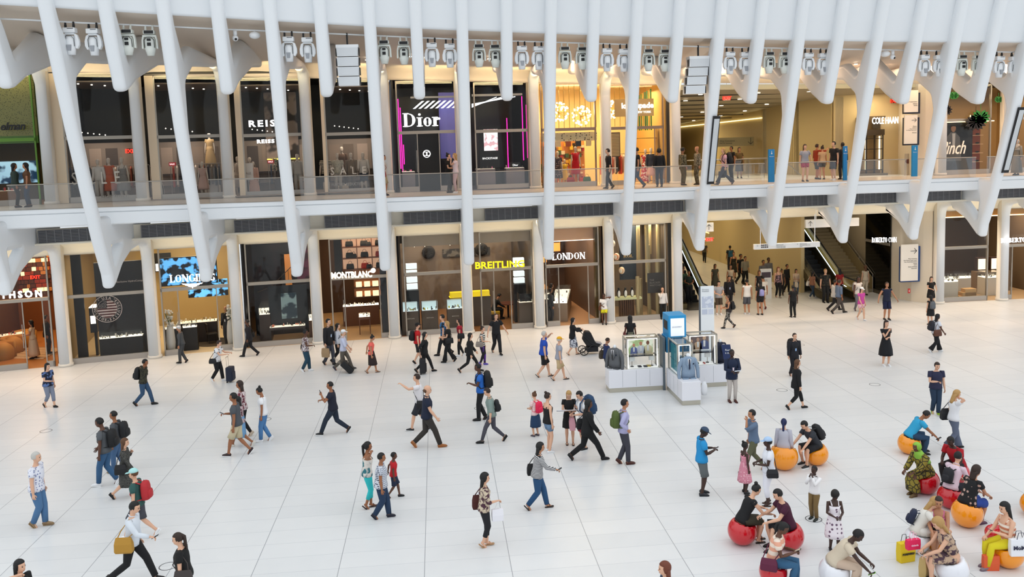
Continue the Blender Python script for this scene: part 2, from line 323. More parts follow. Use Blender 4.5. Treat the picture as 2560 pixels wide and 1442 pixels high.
# ------------------------------------------------------------------ ribs
def rib_mesh(poly_list, name, m, parent, X, th=.22, bev=.17):
    c = bpy.data.curves.new('rib', 'CURVE'); c.dimensions = '2D'; c.fill_mode = 'BOTH'; c.extrude = th - bev; c.bevel_depth = bev; c.offset = -bev; c.bevel_resolution = 3
    for P in poly_list:
        sp = c.splines.new('POLY'); sp.points.add(len(P) - 1); sp.use_cyclic_u = True
        for k, (y, z) in enumerate(P): sp.points[k].co = (y, z, 0, 1)
    o = bpy.data.objects.new('rib', c); COL.objects.link(o); dg = bpy.context.evaluated_depsgraph_get()
    me = bpy.data.meshes.new_from_object(o.evaluated_get(dg)); bpy.data.objects.remove(o); me.name = name
    me.transform(Matrix(((0, 0, 1, 0), (1, 0, 0, 0), (0, 1, 0, 0), (0, 0, 0, 1))))
    me.polygons.foreach_set('use_smooth', [True] * len(me.polygons)); me.materials.clear(); me.materials.append(m)
    o = bpy.data.objects.new(name, me); COL.objects.link(o); 
    if parent: o.parent = parent
    return o
def fillet(P, R):
    """round the corners of a closed polygon: P = [(y, z)], R = radius per corner"""
    out = []; n = len(P)
    for i in range(n):
        p = Vector(P[i]); r = R[i]
        if r <= 0: out.append(tuple(p)); continue
        a = (Vector(P[i - 1]) - p); b = (Vector(P[(i + 1) % n]) - p); la, lb = a.length, b.length; a.normalize(); b.normalize()
        ang = a.angle(b); d = min(r / math.tan(ang / 2), la * .48, lb * .48)
        s0, s1 = p + a * d, p + b * d
        for k in range(6): t = k / 5; out.append(tuple(s0 * (1 - t) ** 2 + p * 2 * t * (1 - t) + s1 * t * t))
    return out
wl = ['beside the flag emblem', 'over the LONGINES lettering', 'left of the handbag shop', 'over the MONTBLANC lettering', 'left of the BREITLING lettering', 'left of the LONDON lettering', 'in front of the golden columns', 'with the tall light strip, above the left escalator', 'over the hanging white direction sign', 'right of the hanging white direction sign', 'beside the blue-edged wall sign', 'with a light strip at the right edge of the picture']
for i in range(-1, 13):
    X = -12.5 + i * 3.43; yf = Yf(X); T = interp(X, RX, TY) - .2; cb = yf - .42; zs = zWT(X)
    fr = [(front(X, z), z) for z in (20, 16, 14, 12, 9.6, 7.5, 5.6)]
    P = fr + [(T - .02, 4.3), (T + .1, 3.72), (T + .42, 3.84), (T + 1.25, 4.5), (T + 2.35, 4.95), (cb - .95, 5.08), (cb - .12, 4.95), (cb, 4.35), (cb, .02), (cb + .56, .02), (cb + .56, 5.3), (cb + .3, 6.5)]
    r = [0] * len(fr) + [.3, .28, .5, 1.2, .8, .4, .5, .3, 0, 0, 0, 0]
    nc = i in (8, 9, 10)
    # upper part: leg back edge up to the bracket, then the arch over to the upper column
    Lw = T + .5
    hole1 = fillet([(T + .4, 4.62), (T + 1.35, 5.38), (T + .3, 5.38)], [.02, .02, .02])
    up = [(front(X, 6.5) + .46, 6.5), (front(X, 7.5) + .44, 7.5), (front(X, 9.6) + .55, 9.6), (front(X, zs - .8) + .95, zs - .8), (front(X, zs) + 2.4, zs - .1), (cb - 1.3, zs + .22), (cb - .35, zs + .12), (cb, zs - .55), (cb, zS(X)), (cb + .56, zS(X)), (cb + .56, zs + .3), (yf - 1.1, zs + .6), (front(X, zs) + 2.2, zs + .62), (front(X, zs) + 1.15, zs - .02), (front(X, 13.2) + .62, 13.2), (front(X, 14) + .5, 14), (front(X, 20) + .5, 20)]
    ru = [0, 0, .3, .45, .8, .5, .45, .25, 0, 0, 0, 0, 0, .15, .3, 0, 0]
    if nc:
        P = P[:-6] + [(cb - 1.0, 5.12), (yf - .3, 5.16), (yf - .3, 5.5), (cb + .3, 6.5)]; r = r[:-6] + [.6, 0, 0, 0]
        k_ = len(up) - 11; up = up[:5] + [(cb - 1.3, zs + .2), (yf - .3, zs + .3), (yf - .3, zs + .8)] + up[11:]; ru = ru[:5] + [.5, 0, 0] + ru[11:]
    n1 = [(y, z) for y, z in P]
    poly = fillet(n1 + [(cb - .3, 6.5)] + up, r + [0] + ru)
    lab = 'long white rib whose forked foot hangs ' + wl[i] if 0 <= i < 12 else ('long white rib cut off by the left edge' if i < 0 else 'white rib foot and column past the right edge')
    t = thing('rib', lab, 'rib', (X, 0, 0)) if not nc else None
    rb_ = rib_mesh([poly, hole1], 'rib_body' if t else 'rib', WHITE, t, X)
    if nc: rb_.location.x = X; tag(rb_, lab, 'rib')
    b = MB()
    for z0, z1 in (() if nc else ((0, 5.2), (zS(X), zs))):
        b.tube([(0, yf - .14, z0 + .0), (0, yf - .14, z0 + .12), (0, yf - .14, z0 + .14), (0, yf - .14, z1)], [.3, .3, .26, .26], 20, round_=False)
    if nc: b.bm.free()
    else: b.build('column', mat('#e6dfd4', .5), t, smooth=True)
    if i in (7, 11):      # tall light strips fixed to the rib face
        za, zb_ = 6.75, 9.6
        q = MB(); q.prism([(front(X, za) - .1, za), (front(X, za) - .02, za), (front(X, zb_) - .02, zb_), (front(X, zb_) - .1, zb_)], -.02, .28, 'x'); fr_ = q.build('light_strip_frame', DARK, t)
        q = MB(); q.prism([(front(X, za + .12) - .12, za + .12), (front(X, za) - .1, za + .12), (front(X, zb_) - .1, zb_ - .12), (front(X, zb_ - .12) - .12, zb_ - .12)], .02, .24, 'x'); q.build('diffuser', mat('#c9cdd0', .4), fr_)
ws = ['at the left edge beside the green sign', 'over the first clothes window', 'left of the REISS lettering', 'beside the left loudspeaker column', 'over the DIOR lettering', 'at the right end of the dark magenta shop', 'over the golden chandeliers', 'left of the loudspeaker over the escalators', 'over the yellow corridor wall', 'over the dark shop windows of the upper corridor', 'over the COLE HAAN lettering', 'over the window with the green leaves']
for i in range(-1, 12):
    X = -10.8 + i * 3.43; yf = Yf(X); zt = interp(X, [-14.5, -.5, 13, 23.5], [11.15, 10.6, 10.15, 9.87]); zs = zWT(X); G = front(X, zt)
    fr = [(front(X, z), z) for z in (20, 16, 14, 12.2)]
    P = fr + [(G - .02, zt + .35), (G + .12, zt - .12), (G + .6, zt - .02), (G + 1.5, zt + .42), (yf - 3.0, zs + .12), (yf - 1.2, zs + .3), (yf - 1.2, zs + .9), (G + 2.6, zs + 1.0), (front(X, zt + .95) + 1.0, zt + .95), (front(X, zt + 1.9) + .8, zt + 1.9), (front(X, 14) + .5, 14), (front(X, 20) + .5, 20)]
    poly = fillet(P, [0] * 4 + [.3, .25, .4, .6, .6, 0, 0, 0, .15, .3, 0, 0])
    o = rib_mesh([poly], 'rib', WHITE, None, X); o.location.x = X; tag(o, 'short white rib with a rounded tip ' + (ws[i + 1] if i + 1 < 12 else 'at the right edge'), 'rib')
# ------------------------------------------------------------------ glass balustrade
wb = ['at the far left', 'before the first clothes window', 'before the striped dress window', 'before the REISS window', 'before the SALE mannequins', 'before the Dior doorway', 'before the magenta make-up counters', 'before the red dress window', 'before the beige shop sign', 'before the people in camouflage', 'before the corridor with the blue post', 'before the woman in red shorts', 'before the COLE HAAN shop', 'before the Pinch poster', 'at the far right']
for i in range(-1, 13):
    Xa = -12.5 + (i - 1) * 3.43 + .28; Xb = -12.5 + i * 3.43 - .26
    ya, yb = Ye(Xa) + .12, Ye(Xb) + .12; a = math.atan2(yb - ya, Xb - Xa); Lg = math.hypot(Xb - Xa, yb - ya); za, zb_ = zS(Xa), zS(Xb)
    t = thing('glass_balustrade', 'clear glass balustrade with a thin steel rail ' + wb[i + 1], 'railing', (Xa, ya, za), a); dz = zb_ - za
    b = MB(); b.prism([(0, 0), (Lg, dz), (Lg, dz + .9), (0, .9)], -.006, .006); g = b.build('glass_panel', RAILG, t)
    b = MB(); b.tube([(0, 0, .93), (Lg, 0, .93 + dz)], .022, 8); b.build('handrail', STEEL, t, smooth=True)
# ------------------------------------------------------------------ shop fronts
FR = mat('#a39c92', .4, .5); SILL = mat('#a7a29c', .45, .4)
def fr(i, j=None):
    j = i + 1 if j is None else j; x0, x1 = CX[i], CX[j]; y0, y1 = Yf(x0), Yf(x1)
    return Vector((x0, y0, 0)), math.atan2(y1 - y0, x1 - x0), math.hypot(x1 - x0, y1 - y0)
def at(i, u, v, z=0.0, j=None):
    o, a, L = fr(i, j); return Vector((o.x + u * math.cos(a) - v * math.sin(a), o.y + u * math.sin(a) + v * math.cos(a), z)), a
WN = {}
def shopfront(i, up, what, door=None, framecol=None, pil=0.0, top=None):
    """glazed front of one bay: glass, transom, sill, side frames; u from column to column"""
    o, a, L = fr(i); z0 = zS(CX[i]) if up else 0; zt = (zWT((CX[i] + CX[i + 1]) / 2)) if up else 4.74; ztr = zTR(CX[i]) if up else 2.9 if i < 12 else 2.78
    m = framecol or FR; t = thing('storefront', what, 'shop front', (o.x, o.y, z0), a); u0, u1 = .3 + pil, L - .3; H = zt - z0; T = ztr - z0
    b = MB(); b.box(u0, .02, T - .07, u1, .14, T + .07); b.build('transom', m, t)
    for a_, b_ in (((u0, door[0]), (door[1], u1)) if door else ((u0, u1),)): MB().box(a_, .02, 0, b_, .16, .24).build('sill', SILL, t)
    b = MB(); b.box(u0, .02, 0, u0 + .06, .14, H); b.box(u1 - .06, .02, 0, u1, .14, H); b.box(u0, .02, H - .06, u1, .14, H)
    if door: b.box(door[0] - .02, .04, 0, door[0] + .02, .1, T); b.box(door[1] - .02, .04, 0, door[1] + .02, .1, T)
    b.build('side_frame', m, t)
    if pil: MB().box(.28, .02, 0, u0, .5, H).build('pilaster', mat('#e6d3b8', .6), t)
    b = MB(); b.box(u0, .07, T, u1, .085, H); b.build('upper_pane', GLASS, t)
    if door:
        b = MB(); b.box(u0, .07, .2, door[0], .085, T); b.build('pane', GLASS, t); b = MB(); b.box(door[1], .07, .2, u1, .085, T); b.build('pane', GLASS, t)
        b = MB(); b.box(door[0] - .07, -.02, .9, door[0] - .045, .0, 1.9); b.build('door_handle', STEEL, t)
    else: b = MB(); b.box(u0, .07, .2, u1, .085, T); b.build('pane', GLASS, t)
    return t
def room(i, j, up, depth, wall, flr, ceil, h=None, left=True, right=True, wl=None):
    o, a, L = fr(i, j); z0 = zS(CX[i]) + .008 if up else .006; zt = h if h else ((zWT((CX[i] + CX[j]) / 2) + .1) if up else 4.8)
    M = Matrix.Translation(o) @ Matrix.Rotation(a, 4, 'Z')
    def q(name, m, *bx):
        b = MB(); b.M = M; b.box(*bx); ob = b.build(name, m); ob['kind'] = 'structure'; return ob
    q('wall_back', wall, .1, depth, z0, L - .1, depth + .12, zt); q('floor', flr, 0, .02, z0 - .05, L, depth, z0)
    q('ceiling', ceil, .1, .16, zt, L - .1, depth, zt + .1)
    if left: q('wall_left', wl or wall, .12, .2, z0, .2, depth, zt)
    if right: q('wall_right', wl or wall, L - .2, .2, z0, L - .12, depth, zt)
def spot_dots(name, pts, m=WARML, r=.06): 
    b = MB()
    for p in pts: b.cyl(p, (p[0], p[1], p[2] - .02), r, 8)
    o = b.build(name, m); return o
def glowbox(i, u, v, z, w, power, col=(1, .8, .58), j=None, sy=1.2, aim=(0, 0, -1)):
    p, a = at(i, u, v, z, j); return alight('shop_light', p, w, power, col, aim, sy)
beige = mat('#b89a76', .6); dwood = mat('#3a2418', .5); tan = mat('#c9a273', .55); lfl = mat('#d9c4a0', .3); dk = mat('#1b1a1c', .35); brn = mat('#6d5847', .5)
# --- ground floor fronts
shopfront(0, 0, 'glass front of the warm orange lounge shop at the far left', door=(2.35, 3.1))
shopfront(1, 0, 'glass front with the black panel and flag emblem behind it')
shopfront(2, 0, 'glass front and open doorway under the LONGINES lettering', door=(1.0, 2.6))
shopfront(3, 0, 'glass front with a dark interior and purple wall')
shopfront(4, 0, 'glass front and open doorway under the MONTBLANC lettering', door=(.9, 2.5))
shopfront(5, 0, 'glass front with watch pedestals left of the yellow lettering')
shopfront(6, 0, 'glass front and open doorway under the BREITLING lettering', door=(.95, 1.75))
shopfront(7, 0, 'glass front and doorway under the LONDON lettering', door=(.95, 2.4))
shopfront(8, 0, 'glass front with hanging golden columns behind it')
shopfront(13, 0, 'glass front of the corner jewellery shop full of lit display cases', pil=0.0)
shopfront(14, 0, 'glass front under the ROBERTO COIN lettering at the right edge', door=(1.0, 2.6))
# --- balcony fronts
green = mat('#5f8f2c', .5)
shopfront(0, 1, 'balcony shop front with the green frame and perforated screen at the left edge', framecol=green)
shopfront(1, 1, 'balcony shop front with summer dresses behind the leftmost pair of columns', pil=.45)
shopfront(2, 1, 'balcony shop front with the black striped dress', pil=.32)
shopfront(3, 1, 'balcony shop front under the REISS lettering', pil=.22)
shopfront(4, 1, 'balcony shop front with the word SALE across its mannequins', pil=.12)
shopfront(5, 1, 'balcony shop front and black doorway under the Dior lettering', door=(1.2, 2.2))
shopfront(6, 1, 'balcony shop front with magenta light lines and make-up counters')
gold = mat('#a88a45', .35, .7)
shopfront(7, 1, 'balcony shop front with golden rods and the red dress', framecol=mat('#8b7768', .4, .5))
shopfront(8, 1, 'balcony shop front behind the beige hanging sign', door=(1.2, 2.6), framecol=mat('#8b7768', .4, .5))
shopfront(13, 1, 'balcony shop front with the Pinch poster', pil=0)
shopfront(14, 1, 'balcony shop front at the far right above the corner jeweller')
# --- rooms
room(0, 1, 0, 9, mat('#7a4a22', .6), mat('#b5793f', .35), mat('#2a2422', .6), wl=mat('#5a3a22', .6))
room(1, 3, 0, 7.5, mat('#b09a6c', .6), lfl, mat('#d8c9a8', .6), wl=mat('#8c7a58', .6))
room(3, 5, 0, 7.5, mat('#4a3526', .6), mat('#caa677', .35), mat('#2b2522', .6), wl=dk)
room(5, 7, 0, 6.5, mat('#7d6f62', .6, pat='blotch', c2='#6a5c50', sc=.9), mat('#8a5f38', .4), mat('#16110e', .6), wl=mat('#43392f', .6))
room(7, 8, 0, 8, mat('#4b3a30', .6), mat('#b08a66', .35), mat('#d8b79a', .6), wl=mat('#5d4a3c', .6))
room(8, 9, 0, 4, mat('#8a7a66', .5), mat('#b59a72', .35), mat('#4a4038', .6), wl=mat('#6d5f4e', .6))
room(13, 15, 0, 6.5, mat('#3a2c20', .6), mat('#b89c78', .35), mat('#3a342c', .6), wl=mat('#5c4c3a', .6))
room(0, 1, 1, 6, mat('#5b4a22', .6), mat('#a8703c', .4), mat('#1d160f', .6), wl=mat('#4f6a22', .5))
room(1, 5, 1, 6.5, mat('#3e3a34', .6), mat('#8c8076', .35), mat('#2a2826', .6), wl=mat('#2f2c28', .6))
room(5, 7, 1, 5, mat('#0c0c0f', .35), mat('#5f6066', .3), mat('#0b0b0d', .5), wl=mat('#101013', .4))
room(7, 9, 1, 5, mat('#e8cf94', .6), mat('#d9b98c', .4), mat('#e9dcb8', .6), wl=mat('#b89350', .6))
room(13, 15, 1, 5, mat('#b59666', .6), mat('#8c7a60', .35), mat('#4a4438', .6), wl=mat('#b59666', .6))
# interior lights
for i, u, v, z, w, p, c in [(0, 1.8, 3, 4.6, 2.4, 150, (1, .6, .3)), (0, 1.8, 7, 4.6, 2.4, 110, (1, .6, .3)), (1, 2, 1.6, 4.7, 2, 50, (1, .82, .58)), (1, 3.2, 5, 4.7, 2, 70, (1, .8, .5)), (2, 1.8, 2.2, 4.7, 2.2, 120, (1, .8, .5)), (2, 1.8, 5.5, 4.7, 2.2, 100, (1, .8, .5)),
    (3, 2.0, 1.3, 4.6, 2, 22, (1, .85, .7)), (4, 1.6, 2.0, 4.7, 2, 90, (1, .75, .48)), (4, 1.6, 5.2, 4.7, 2, 100, (1, .7, .4)), (5, 1.7, 1.8, 4.6, 2.4, 85, (1, .85, .66)), (5, 1.7, 5, 4.6, 2.4, 110, (1, .82, .6)), (6, 1.6, 1.8, 4.6, 2.4, 80, (1, .82, .6)), (6, 1.6, 5, 4.6, 2.4, 105, (1, .78, .52)),
    (7, 1.6, 2.0, 4.7, 2.0, 150, (1, .8, .6)), (7, 1.6, 6, 4.7, 2.0, 110, (1, .72, .46)), (8, 1.7, 1.2, 4.6, 2.4, 170, (1, .82, .58)), (13, 1.7, 2, 4.6, 2.4, 170, (1, .8, .56)), (14, 1.7, 2.5, 4.6, 2.4, 150, (1, .75, .5))]: glowbox(i, u, v, z, w, p, c)
for i, u, v, z, w, p, c in [(0, 1.8, 2.5, 9.6, 2.0, 40, (1, .8, .5)), (1, 2.0, 2.0, 9.7, 2.2, 38, (1, .84, .7)), (2, 1.8, 2.0, 9.7, 2.2, 38, (1, .84, .7)), (3, 1.8, 2.0, 9.6, 2.2, 38, (1, .84, .66)), (4, 1.8, 2.0, 9.6, 2.2, 44, (1, .84, .7)), (5, 1.7, 2.0, 9.6, 1.6, 12, (1, .9, 1)), (6, 1.7, 2.0, 9.5, 1.6, 22, (1, .85, .95)),
    (7, 1.7, 2.0, 11.3, 2.6, 210, (1, .78, .42)), (8, 1.7, 2.0, 11.2, 2.6, 190, (1, .78, .42)), (13, 1.7, 2.0, 10.6, 2.4, 90, (1, .8, .5)), (14, 1.7, 2.0, 10.5, 2.4, 60, (1, .75, .5))]: glowbox(i, u, v, z, w, p, c)
# lights recessed in the two soffits
for i in range(0, 15):
    o, a, L = fr(i); n = Vector((-math.sin(a), math.cos(a), 0))
    p = o + Vector((L / 2 * math.cos(a), L / 2 * math.sin(a), 0))
    q = p - n * 1.7; alight('soffit_light', (q.x, q.y, 5.3), 2.6, 44, (1, .72, .48), (0, -.12, -1), .35, 2.0)
    q = p - n * 1.5; l = alight('cove_light', (q.x, q.y, 4.9), 2.8, 6, (1, .78, .42), (0, .9, .3), .12, 2.2)
    X = q.x; q = p - n * 2.6; zc = interp(.5, [0, 1], [zPB(X), zWT(X) + .5]) - .15
    alight('soffit_light', (q.x, q.y, zc), 2.4, 240, (1, .64, .38), (0, .1, -1), .5)
    q = p - n * 1.5; alight('cove_light', (q.x, q.y, zWT(X) + .05), 2.8, 22, (1, .8, .42), (0, .9, .35), .12, 2.2)
    b = MB(); b.cyl((p.x - n.x * 1.6, p.y - n.y * 1.6, 5.352), (p.x - n.x * 1.6, p.y - n.y * 1.6, 5.335), .05, 10)
    tag(b.build('downlight', LITW), 'small round downlight in the lower soffit ' + ['at the far left', 'over the flag emblem', 'over the blue screen', 'over the purple-walled shop', 'over the handbag shop', 'over the watch pedestals', 'over the yellow lettering', 'over the LONDON lettering', 'over the golden columns', 'over the left escalator', 'over the corridor entrance', 'over the right escalator', 'over the stairs', 'over the corner jeweller', 'over the far right shop'][i], 'ceiling light', 'downlights in the lower soffit')
    b = MB(); yy = (front(X, 12) + 1.5 + p.y) / 2; zz = interp(yy, [front(X, zPB(X)) + .45, Yf(X) - 1.0], [zPB(X) + .02, zWT(X) + .5])
    for du in (-.8, .8): b.cyl((X + du, yy + du * .6, zz - .09 - du * .12), (X + du, yy + du * .6, zz - .12 - du * .12), .08, 10)
    tag(b.build('downlight', LITW), 'pair of oval downlights in the sloping upper ceiling ' + ['at the far left', 'over the summer dresses', 'over the striped dress', 'over the REISS lettering', 'beside the left loudspeaker', 'over the Dior lettering', 'over the magenta shop', 'over the red dress', 'over the beige sign', 'over the people in camouflage', 'over the blue post', 'over the woman in red shorts', 'over the COLE HAAN lettering', 'over the Pinch poster', 'at the far right'][i], 'ceiling light', 'downlights in the upper ceiling')
# ------------------------------------------------------------------ lettering
def fit(fn, s, x0, x1, yb, yt, Y, m, label, cat='sign', name='shop_sign', **k):
    A, B, C = at_y(x0, yb, Y), at_y(x1, yb, Y), at_y(x0, yt, Y); h = C.z - A.z; w = B.x - A.x
    if fn == 'serif': nat = sum(SF[c][0] for c in s) * h; o = serif(s, h, m, A, w=w / nat / 1.0, name=name, **k); 
    else:
        o = text(s, h / .72, m, A, name=name, **k); d = max(v.co.x for v in o.data.vertices) - min(v.co.x for v in o.data.vertices)
        o.data.transform(Matrix.Diagonal((w / d, 1, 1, 1)))
    if fn == 'serif':
        d = max(v.co.x for v in o.data.vertices) - min(v.co.x for v in o.data.vertices); f = w / d
        for v in o.data.vertices: v.co.x *= f
        
    tag(o, label, cat); return o
def zmap(o, h0, h1):  # give lettering its exact height
    for v in o.data.vertices: v.co.z *= h1 / h0
fit('text', 'THSON', 2, 106, 746, 729, Yf(-17.5) - .08, SIGNW, 'wide-spaced white letters THSON on the leftmost ground floor shop', bold=.012, space=1.5)
fit('serif', 'LONGINES', 425, 538, 706, 688, Yf(-10.7) - .1, SIGNW, 'white serif lettering LONGINES over the blue screen', wt=.2)
o = fit('text', 'MONTBLANC', 828, 930, 696, 681, Yf(-3.7) - .1, mat('#fff2dc', .5, em=2.2), 'glowing bold lettering MONTBLANC under the handbag shelves', bold=.014)
p = at_y(933, 676, Yf(-3.0) - .1); b = MB(); b.cyl((p.x, p.y - .03, p.z), (p.x, p.y + .03, p.z), .11, 20); tag(b.build('sign_emblem', mat('#fff2dc', .5, em=2.5)), 'round glowing white emblem at the end of the MONTBLANC lettering', 'sign')
fit('text', 'BREITLING', 1187, 1310, 672, 655, Yf(3.2) - .1, mat('#f4e40e', .5, em=1.1), 'yellow capital lettering BREITLING on the watch shop front', bold=.008)
fit('serif', 'LONDON', 1381, 1464, 650, 634, Yf(6.5) - .1, SIGNW, 'white serif lettering LONDON on the ground floor shop front', wt=.2)
fit('serif', 'ROL', 1559, 1583, 644, 637, Yf(9.4) + .9, mat('#b9975a', .4, .4, em=.3), 'small gold letters ROL behind a rib tip', wt=.2)
fit('serif', 'ROBERTO COIN', 2180, 2236, 606, 594, 42.3, SIGNW, 'small white lettering ROBERTO COIN on the dark side window', wt=.22, rz=-.25)
fit('serif', 'ROBERTO COIN', 2503, 2604, 607, 596, Yf(29.8) - .55, SIGNW, 'white lettering ROBERTO COIN cut by the right edge', wt=.22)
fit('text', 'REISS', 621, 706, 317, 301, Yf(-6.9) - .08, SIGNW, 'wide-spaced white capital lettering REISS on the balcony', bold=.012, space=1.35)
fit('text', 'REISS', 642, 686, 358, 349, Yf(-6.9) + 1.0, SIGNW, 'small white lettering REISS inside the clothes shop', bold=.01, space=1.2)
fit('serif', 'Dior', 1009, 1103, 317, 284, Yf(0) - .12, mat('#ffffff', .5, em=2.6), 'large glowing white lettering Dior', wt=.2)
fit('text', 'COLE HAAN', 2180, 2245, 310, 293, 43.3, SIGNW, 'white block lettering COLE HAAN on the upper right shop', bold=.005)
fit('text', 'elman', 0, 62, 325, 306, Yf(-17.6) - .1, BLACK, 'black handwritten letters elman on the green screen', shear=.35, bold=.012)
fit('text', 'Pinch', 2349, 2412, 386, 352, Yf(26.5) - .02, mat('#efe3d2', .5, em=.3), 'large cream script word Pinch on the poster window', shear=.4)
fit('text', 'S  A  L  E', 826, 915, 437, 418, Yf(-3.8) - .01, mat('#d8d2c8', .5), 'pale letters SALE stuck on the mannequin window')
fit('text', 'FURTHER REDUCTIONS', 829, 915, 465, 458, Yf(-3.8) - .01, mat('#a8a39c', .5), 'small pale words FURTHER REDUCTIONS under the SALE letters')
fit('text', 'S  A  L  E', 180, 300, 462, 430, Yf(-14) - .01, mat('#cfc9bf', .5), 'pale letters SALE on the leftmost dress window')
fit('text', 'DUCTIONS', 252, 322, 494, 488, Yf(-14) - .01, mat('#a8a39c', .5), 'small pale letters DUCTIONS low on the dress window')
# wing emblem under LONGINES
p = at_y(481, 712, Yf(-10.7) - .1); b = MB()
for sgn in (-1, 1):
    for k in range(3): b.prism([(sgn * .06, .05 - k * .05), (sgn * (.46 - k * .12), .08 - k * .05), (sgn * (.4 - k * .12), .03 - k * .05), (sgn * .06, .01 - k * .05)], -.015, .015)
b.prism([(-.09, .06), (.09, .06), (0, -.16)], -.02, .02); tag(b.build('sign_emblem', SIGNW, loc=p), 'small winged white emblem below the LONGINES lettering', 'sign')
# ------------------------------------------------------------------ furniture of the shops
def case(lab, loc, rz, w, d, h, m, gh=.28, slope=0, name='display_case', glow=1.2, legs=False, litm=None, group=None, jew='#e8e4da'):
    t = thing(name, lab, 'display case', loc, rz, group)
    if legs:
        MB().box(-w / 2, -d / 2, h - .12, w / 2, d / 2, h).build('table_top', m, t)
        for sx in (-1, 1):
            for sy in (-1, 1): MB().box(sx * (w / 2 - .03) - .02, sy * (d / 2 - .03) - .02, 0, sx * (w / 2 - .03) + .02, sy * (d / 2 - .03) + .02, h - .12).build('leg', m, t)
    else:
        MB().box(-w / 2, -d / 2, 0, w / 2, d / 2, h).build('cabinet', m, t, bevel=.01)
    MB().box(-w / 2 + .02, -d / 2 + .02, h, w / 2 - .02, d / 2 - .02, h + .015).build('lit_tray', litm or mat('#fff4dc', .5, em=glow), t)
    if gh: MB().box(-w / 2 + .01, -d / 2 + .01, h + .015, w / 2 - .01, d / 2 - .01, h + gh).build('glass_cover', CASEG, t)
    b = MB(); n = int(w * 14)
    for k in range(n):
        x = random.uniform(-w / 2 + .06, w / 2 - .06); y = random.uniform(-d / 2 + .05, d / 2 - .05); q = random.uniform(.015, .035); b.mi = k % 3
        b.box(x - q, y - q * .7, h + .015, x + q, y + q * .7, h + .03 + random.uniform(.02, .12))
    o = b.build('jewellery', [mat('#3a3430', .4), mat('#b9b3a8', .3, .6), mat(jew, .4)], t); o['kind'] = 'stuff'
    return t
def chair(lab, loc, rz, m, group=None, seat=.46):
    t = thing('chair', lab, 'chair', loc, rz, group); b = MB(); b.box(-.22, -.22, seat - .05, .22, .22, seat); b.build('seat', m, t, bevel=.015)
    b = MB(); b.tube([(-.2, .2, seat), (-.21, .25, seat + .45)], .02, 6); b.tube([(.2, .2, seat), (.21, .25, seat + .45)], .02, 6); b.prism([(-.2, seat + .12), (.2, seat + .12), (.21, seat + .46), (-.21, seat + .46)], .2, .24); b.build('backrest', m, t, bevel=.01)
    for sx in (-1, 1):
        for sy in (-1, 1): MB().cyl((sx * .19, sy * .19, 0), (sx * .18, sy * .18, seat - .04), .014, 6).build('leg', m, t)
    return t
def handbag(lab, loc, rz, m, w=.3, h=.22, d=.12, handle=True, name='handbag', group=None, cat='bag', strap=None):
    t = thing(name, lab, cat, loc, rz, group); b = MB()
    b.rings([[(-w / 2, -d / 2, 0), (w / 2, -d / 2, 0), (w / 2, d / 2, 0), (-w / 2, d / 2, 0)], [(-w * .52, -d * .55, h * .4), (w * .52, -d * .55, h * .4), (w * .52, d * .55, h * .4), (-w * .52, d * .55, h * .4)], [(-w * .44, -d * .16, h), (w * .44, -d * .16, h), (w * .44, d * .16, h), (-w * .44, d * .16, h)]])
    b.build('bag_body', m, t, bevel=.015)
    if handle:
        b = MB(); H = strap or h * .55; b.tube([(w * .25 * math.cos(q * PI / 8), 0, h - .01 + H * math.sin(q * PI / 8)) for q in range(9)], .009, 6, ref=(0, 1, 0)); b.build('handle', m, t, smooth=True)
    return t
# smythson-like lounge: mosaic wall of shelves, curved armchairs, striped rug
p, a = at(0, .35, 8.7, 2.1); t = thing('shelf_wall', 'orange-lit mosaic shelf wall of small boxes in the leftmost shop', 'shelf', p, a)
b = MB(); random.seed(3); L0 = 3.0; MB().box(0, .12, 0, L0, .2, 2.6).build('back_panel', dwood, t)
for r_ in range(12):
    x = 0
    while x < L0 - .1:
        w = random.uniform(.12, .32); b.mi = random.choice([0, 0, 0, 1, 2, 3]); q = random.uniform(0, .1)
        b.box(x, q, r_ * .215, x + w - .03, .13, r_ * .215 + .185); x += w
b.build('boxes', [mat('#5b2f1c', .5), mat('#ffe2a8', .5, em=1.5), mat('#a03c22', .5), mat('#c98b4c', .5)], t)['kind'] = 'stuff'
p, a = at(0, 1.2, 3.2, .012); b = MB(); n = 22
for k in range(n): b.mi = k % 2; b.prism([(k * .1 - 1.1, -1.7), (k * .1 - 1.0, -1.7), (k * .1 - .5, 0), (k * .1 - 1.0, 1.8), (k * .1 - 1.1, 1.8), (k * .1 - .6, 0)], 0, .012, 'z')
tag(_rot(b.build('rug', [mat('#e6cfae', .9), mat('#6b4326', .9)], loc=p), PI / 2), 'chevron striped rug in the orange lounge shop', 'rug')
def armchair(lab, loc, rz, m, s=1.0):
    t = thing('armchair', lab, 'armchair', loc, rz); b = MB(); n = 14; R = []
    for k in range(n + 1):
        an = math.radians(-110 + 220 * k / n); c, d = math.sin(an), math.cos(an)
        R.append([(c * r * s, d * r * s, z * s) for r, z in ((.36, .0), (.46, .0), (.5, .6), (.42, .68), (.36, .6))])
    b.rings(R); b.build('backrest', m, t, smooth=True); b = MB(); b.tube([(0, 0, .02), (0, 0, .36 * s)], [.38 * s, .4 * s], 16); b.build('seat', m, t, smooth=True); return t
och = mat('#b9863f', .7)
for k, (u, v, l) in enumerate([(.9, 2.6, 'nearest the entrance'), (1.0, 3.9, 'in the middle of the row'), (1.2, 5.2, 'furthest back in the row')]): p, a = at(0, u, v, 0); armchair('rounded ochre armchair in the orange shop, ' + l, p, a + .8, och, 1.1)
case('wooden table of small leather goods in the orange shop', at(0, .6, 4.6)[0], .6, 1.4, .6, .72, mat('#7a4a26', .5), 0, glow=.6, jew='#d02a3a')
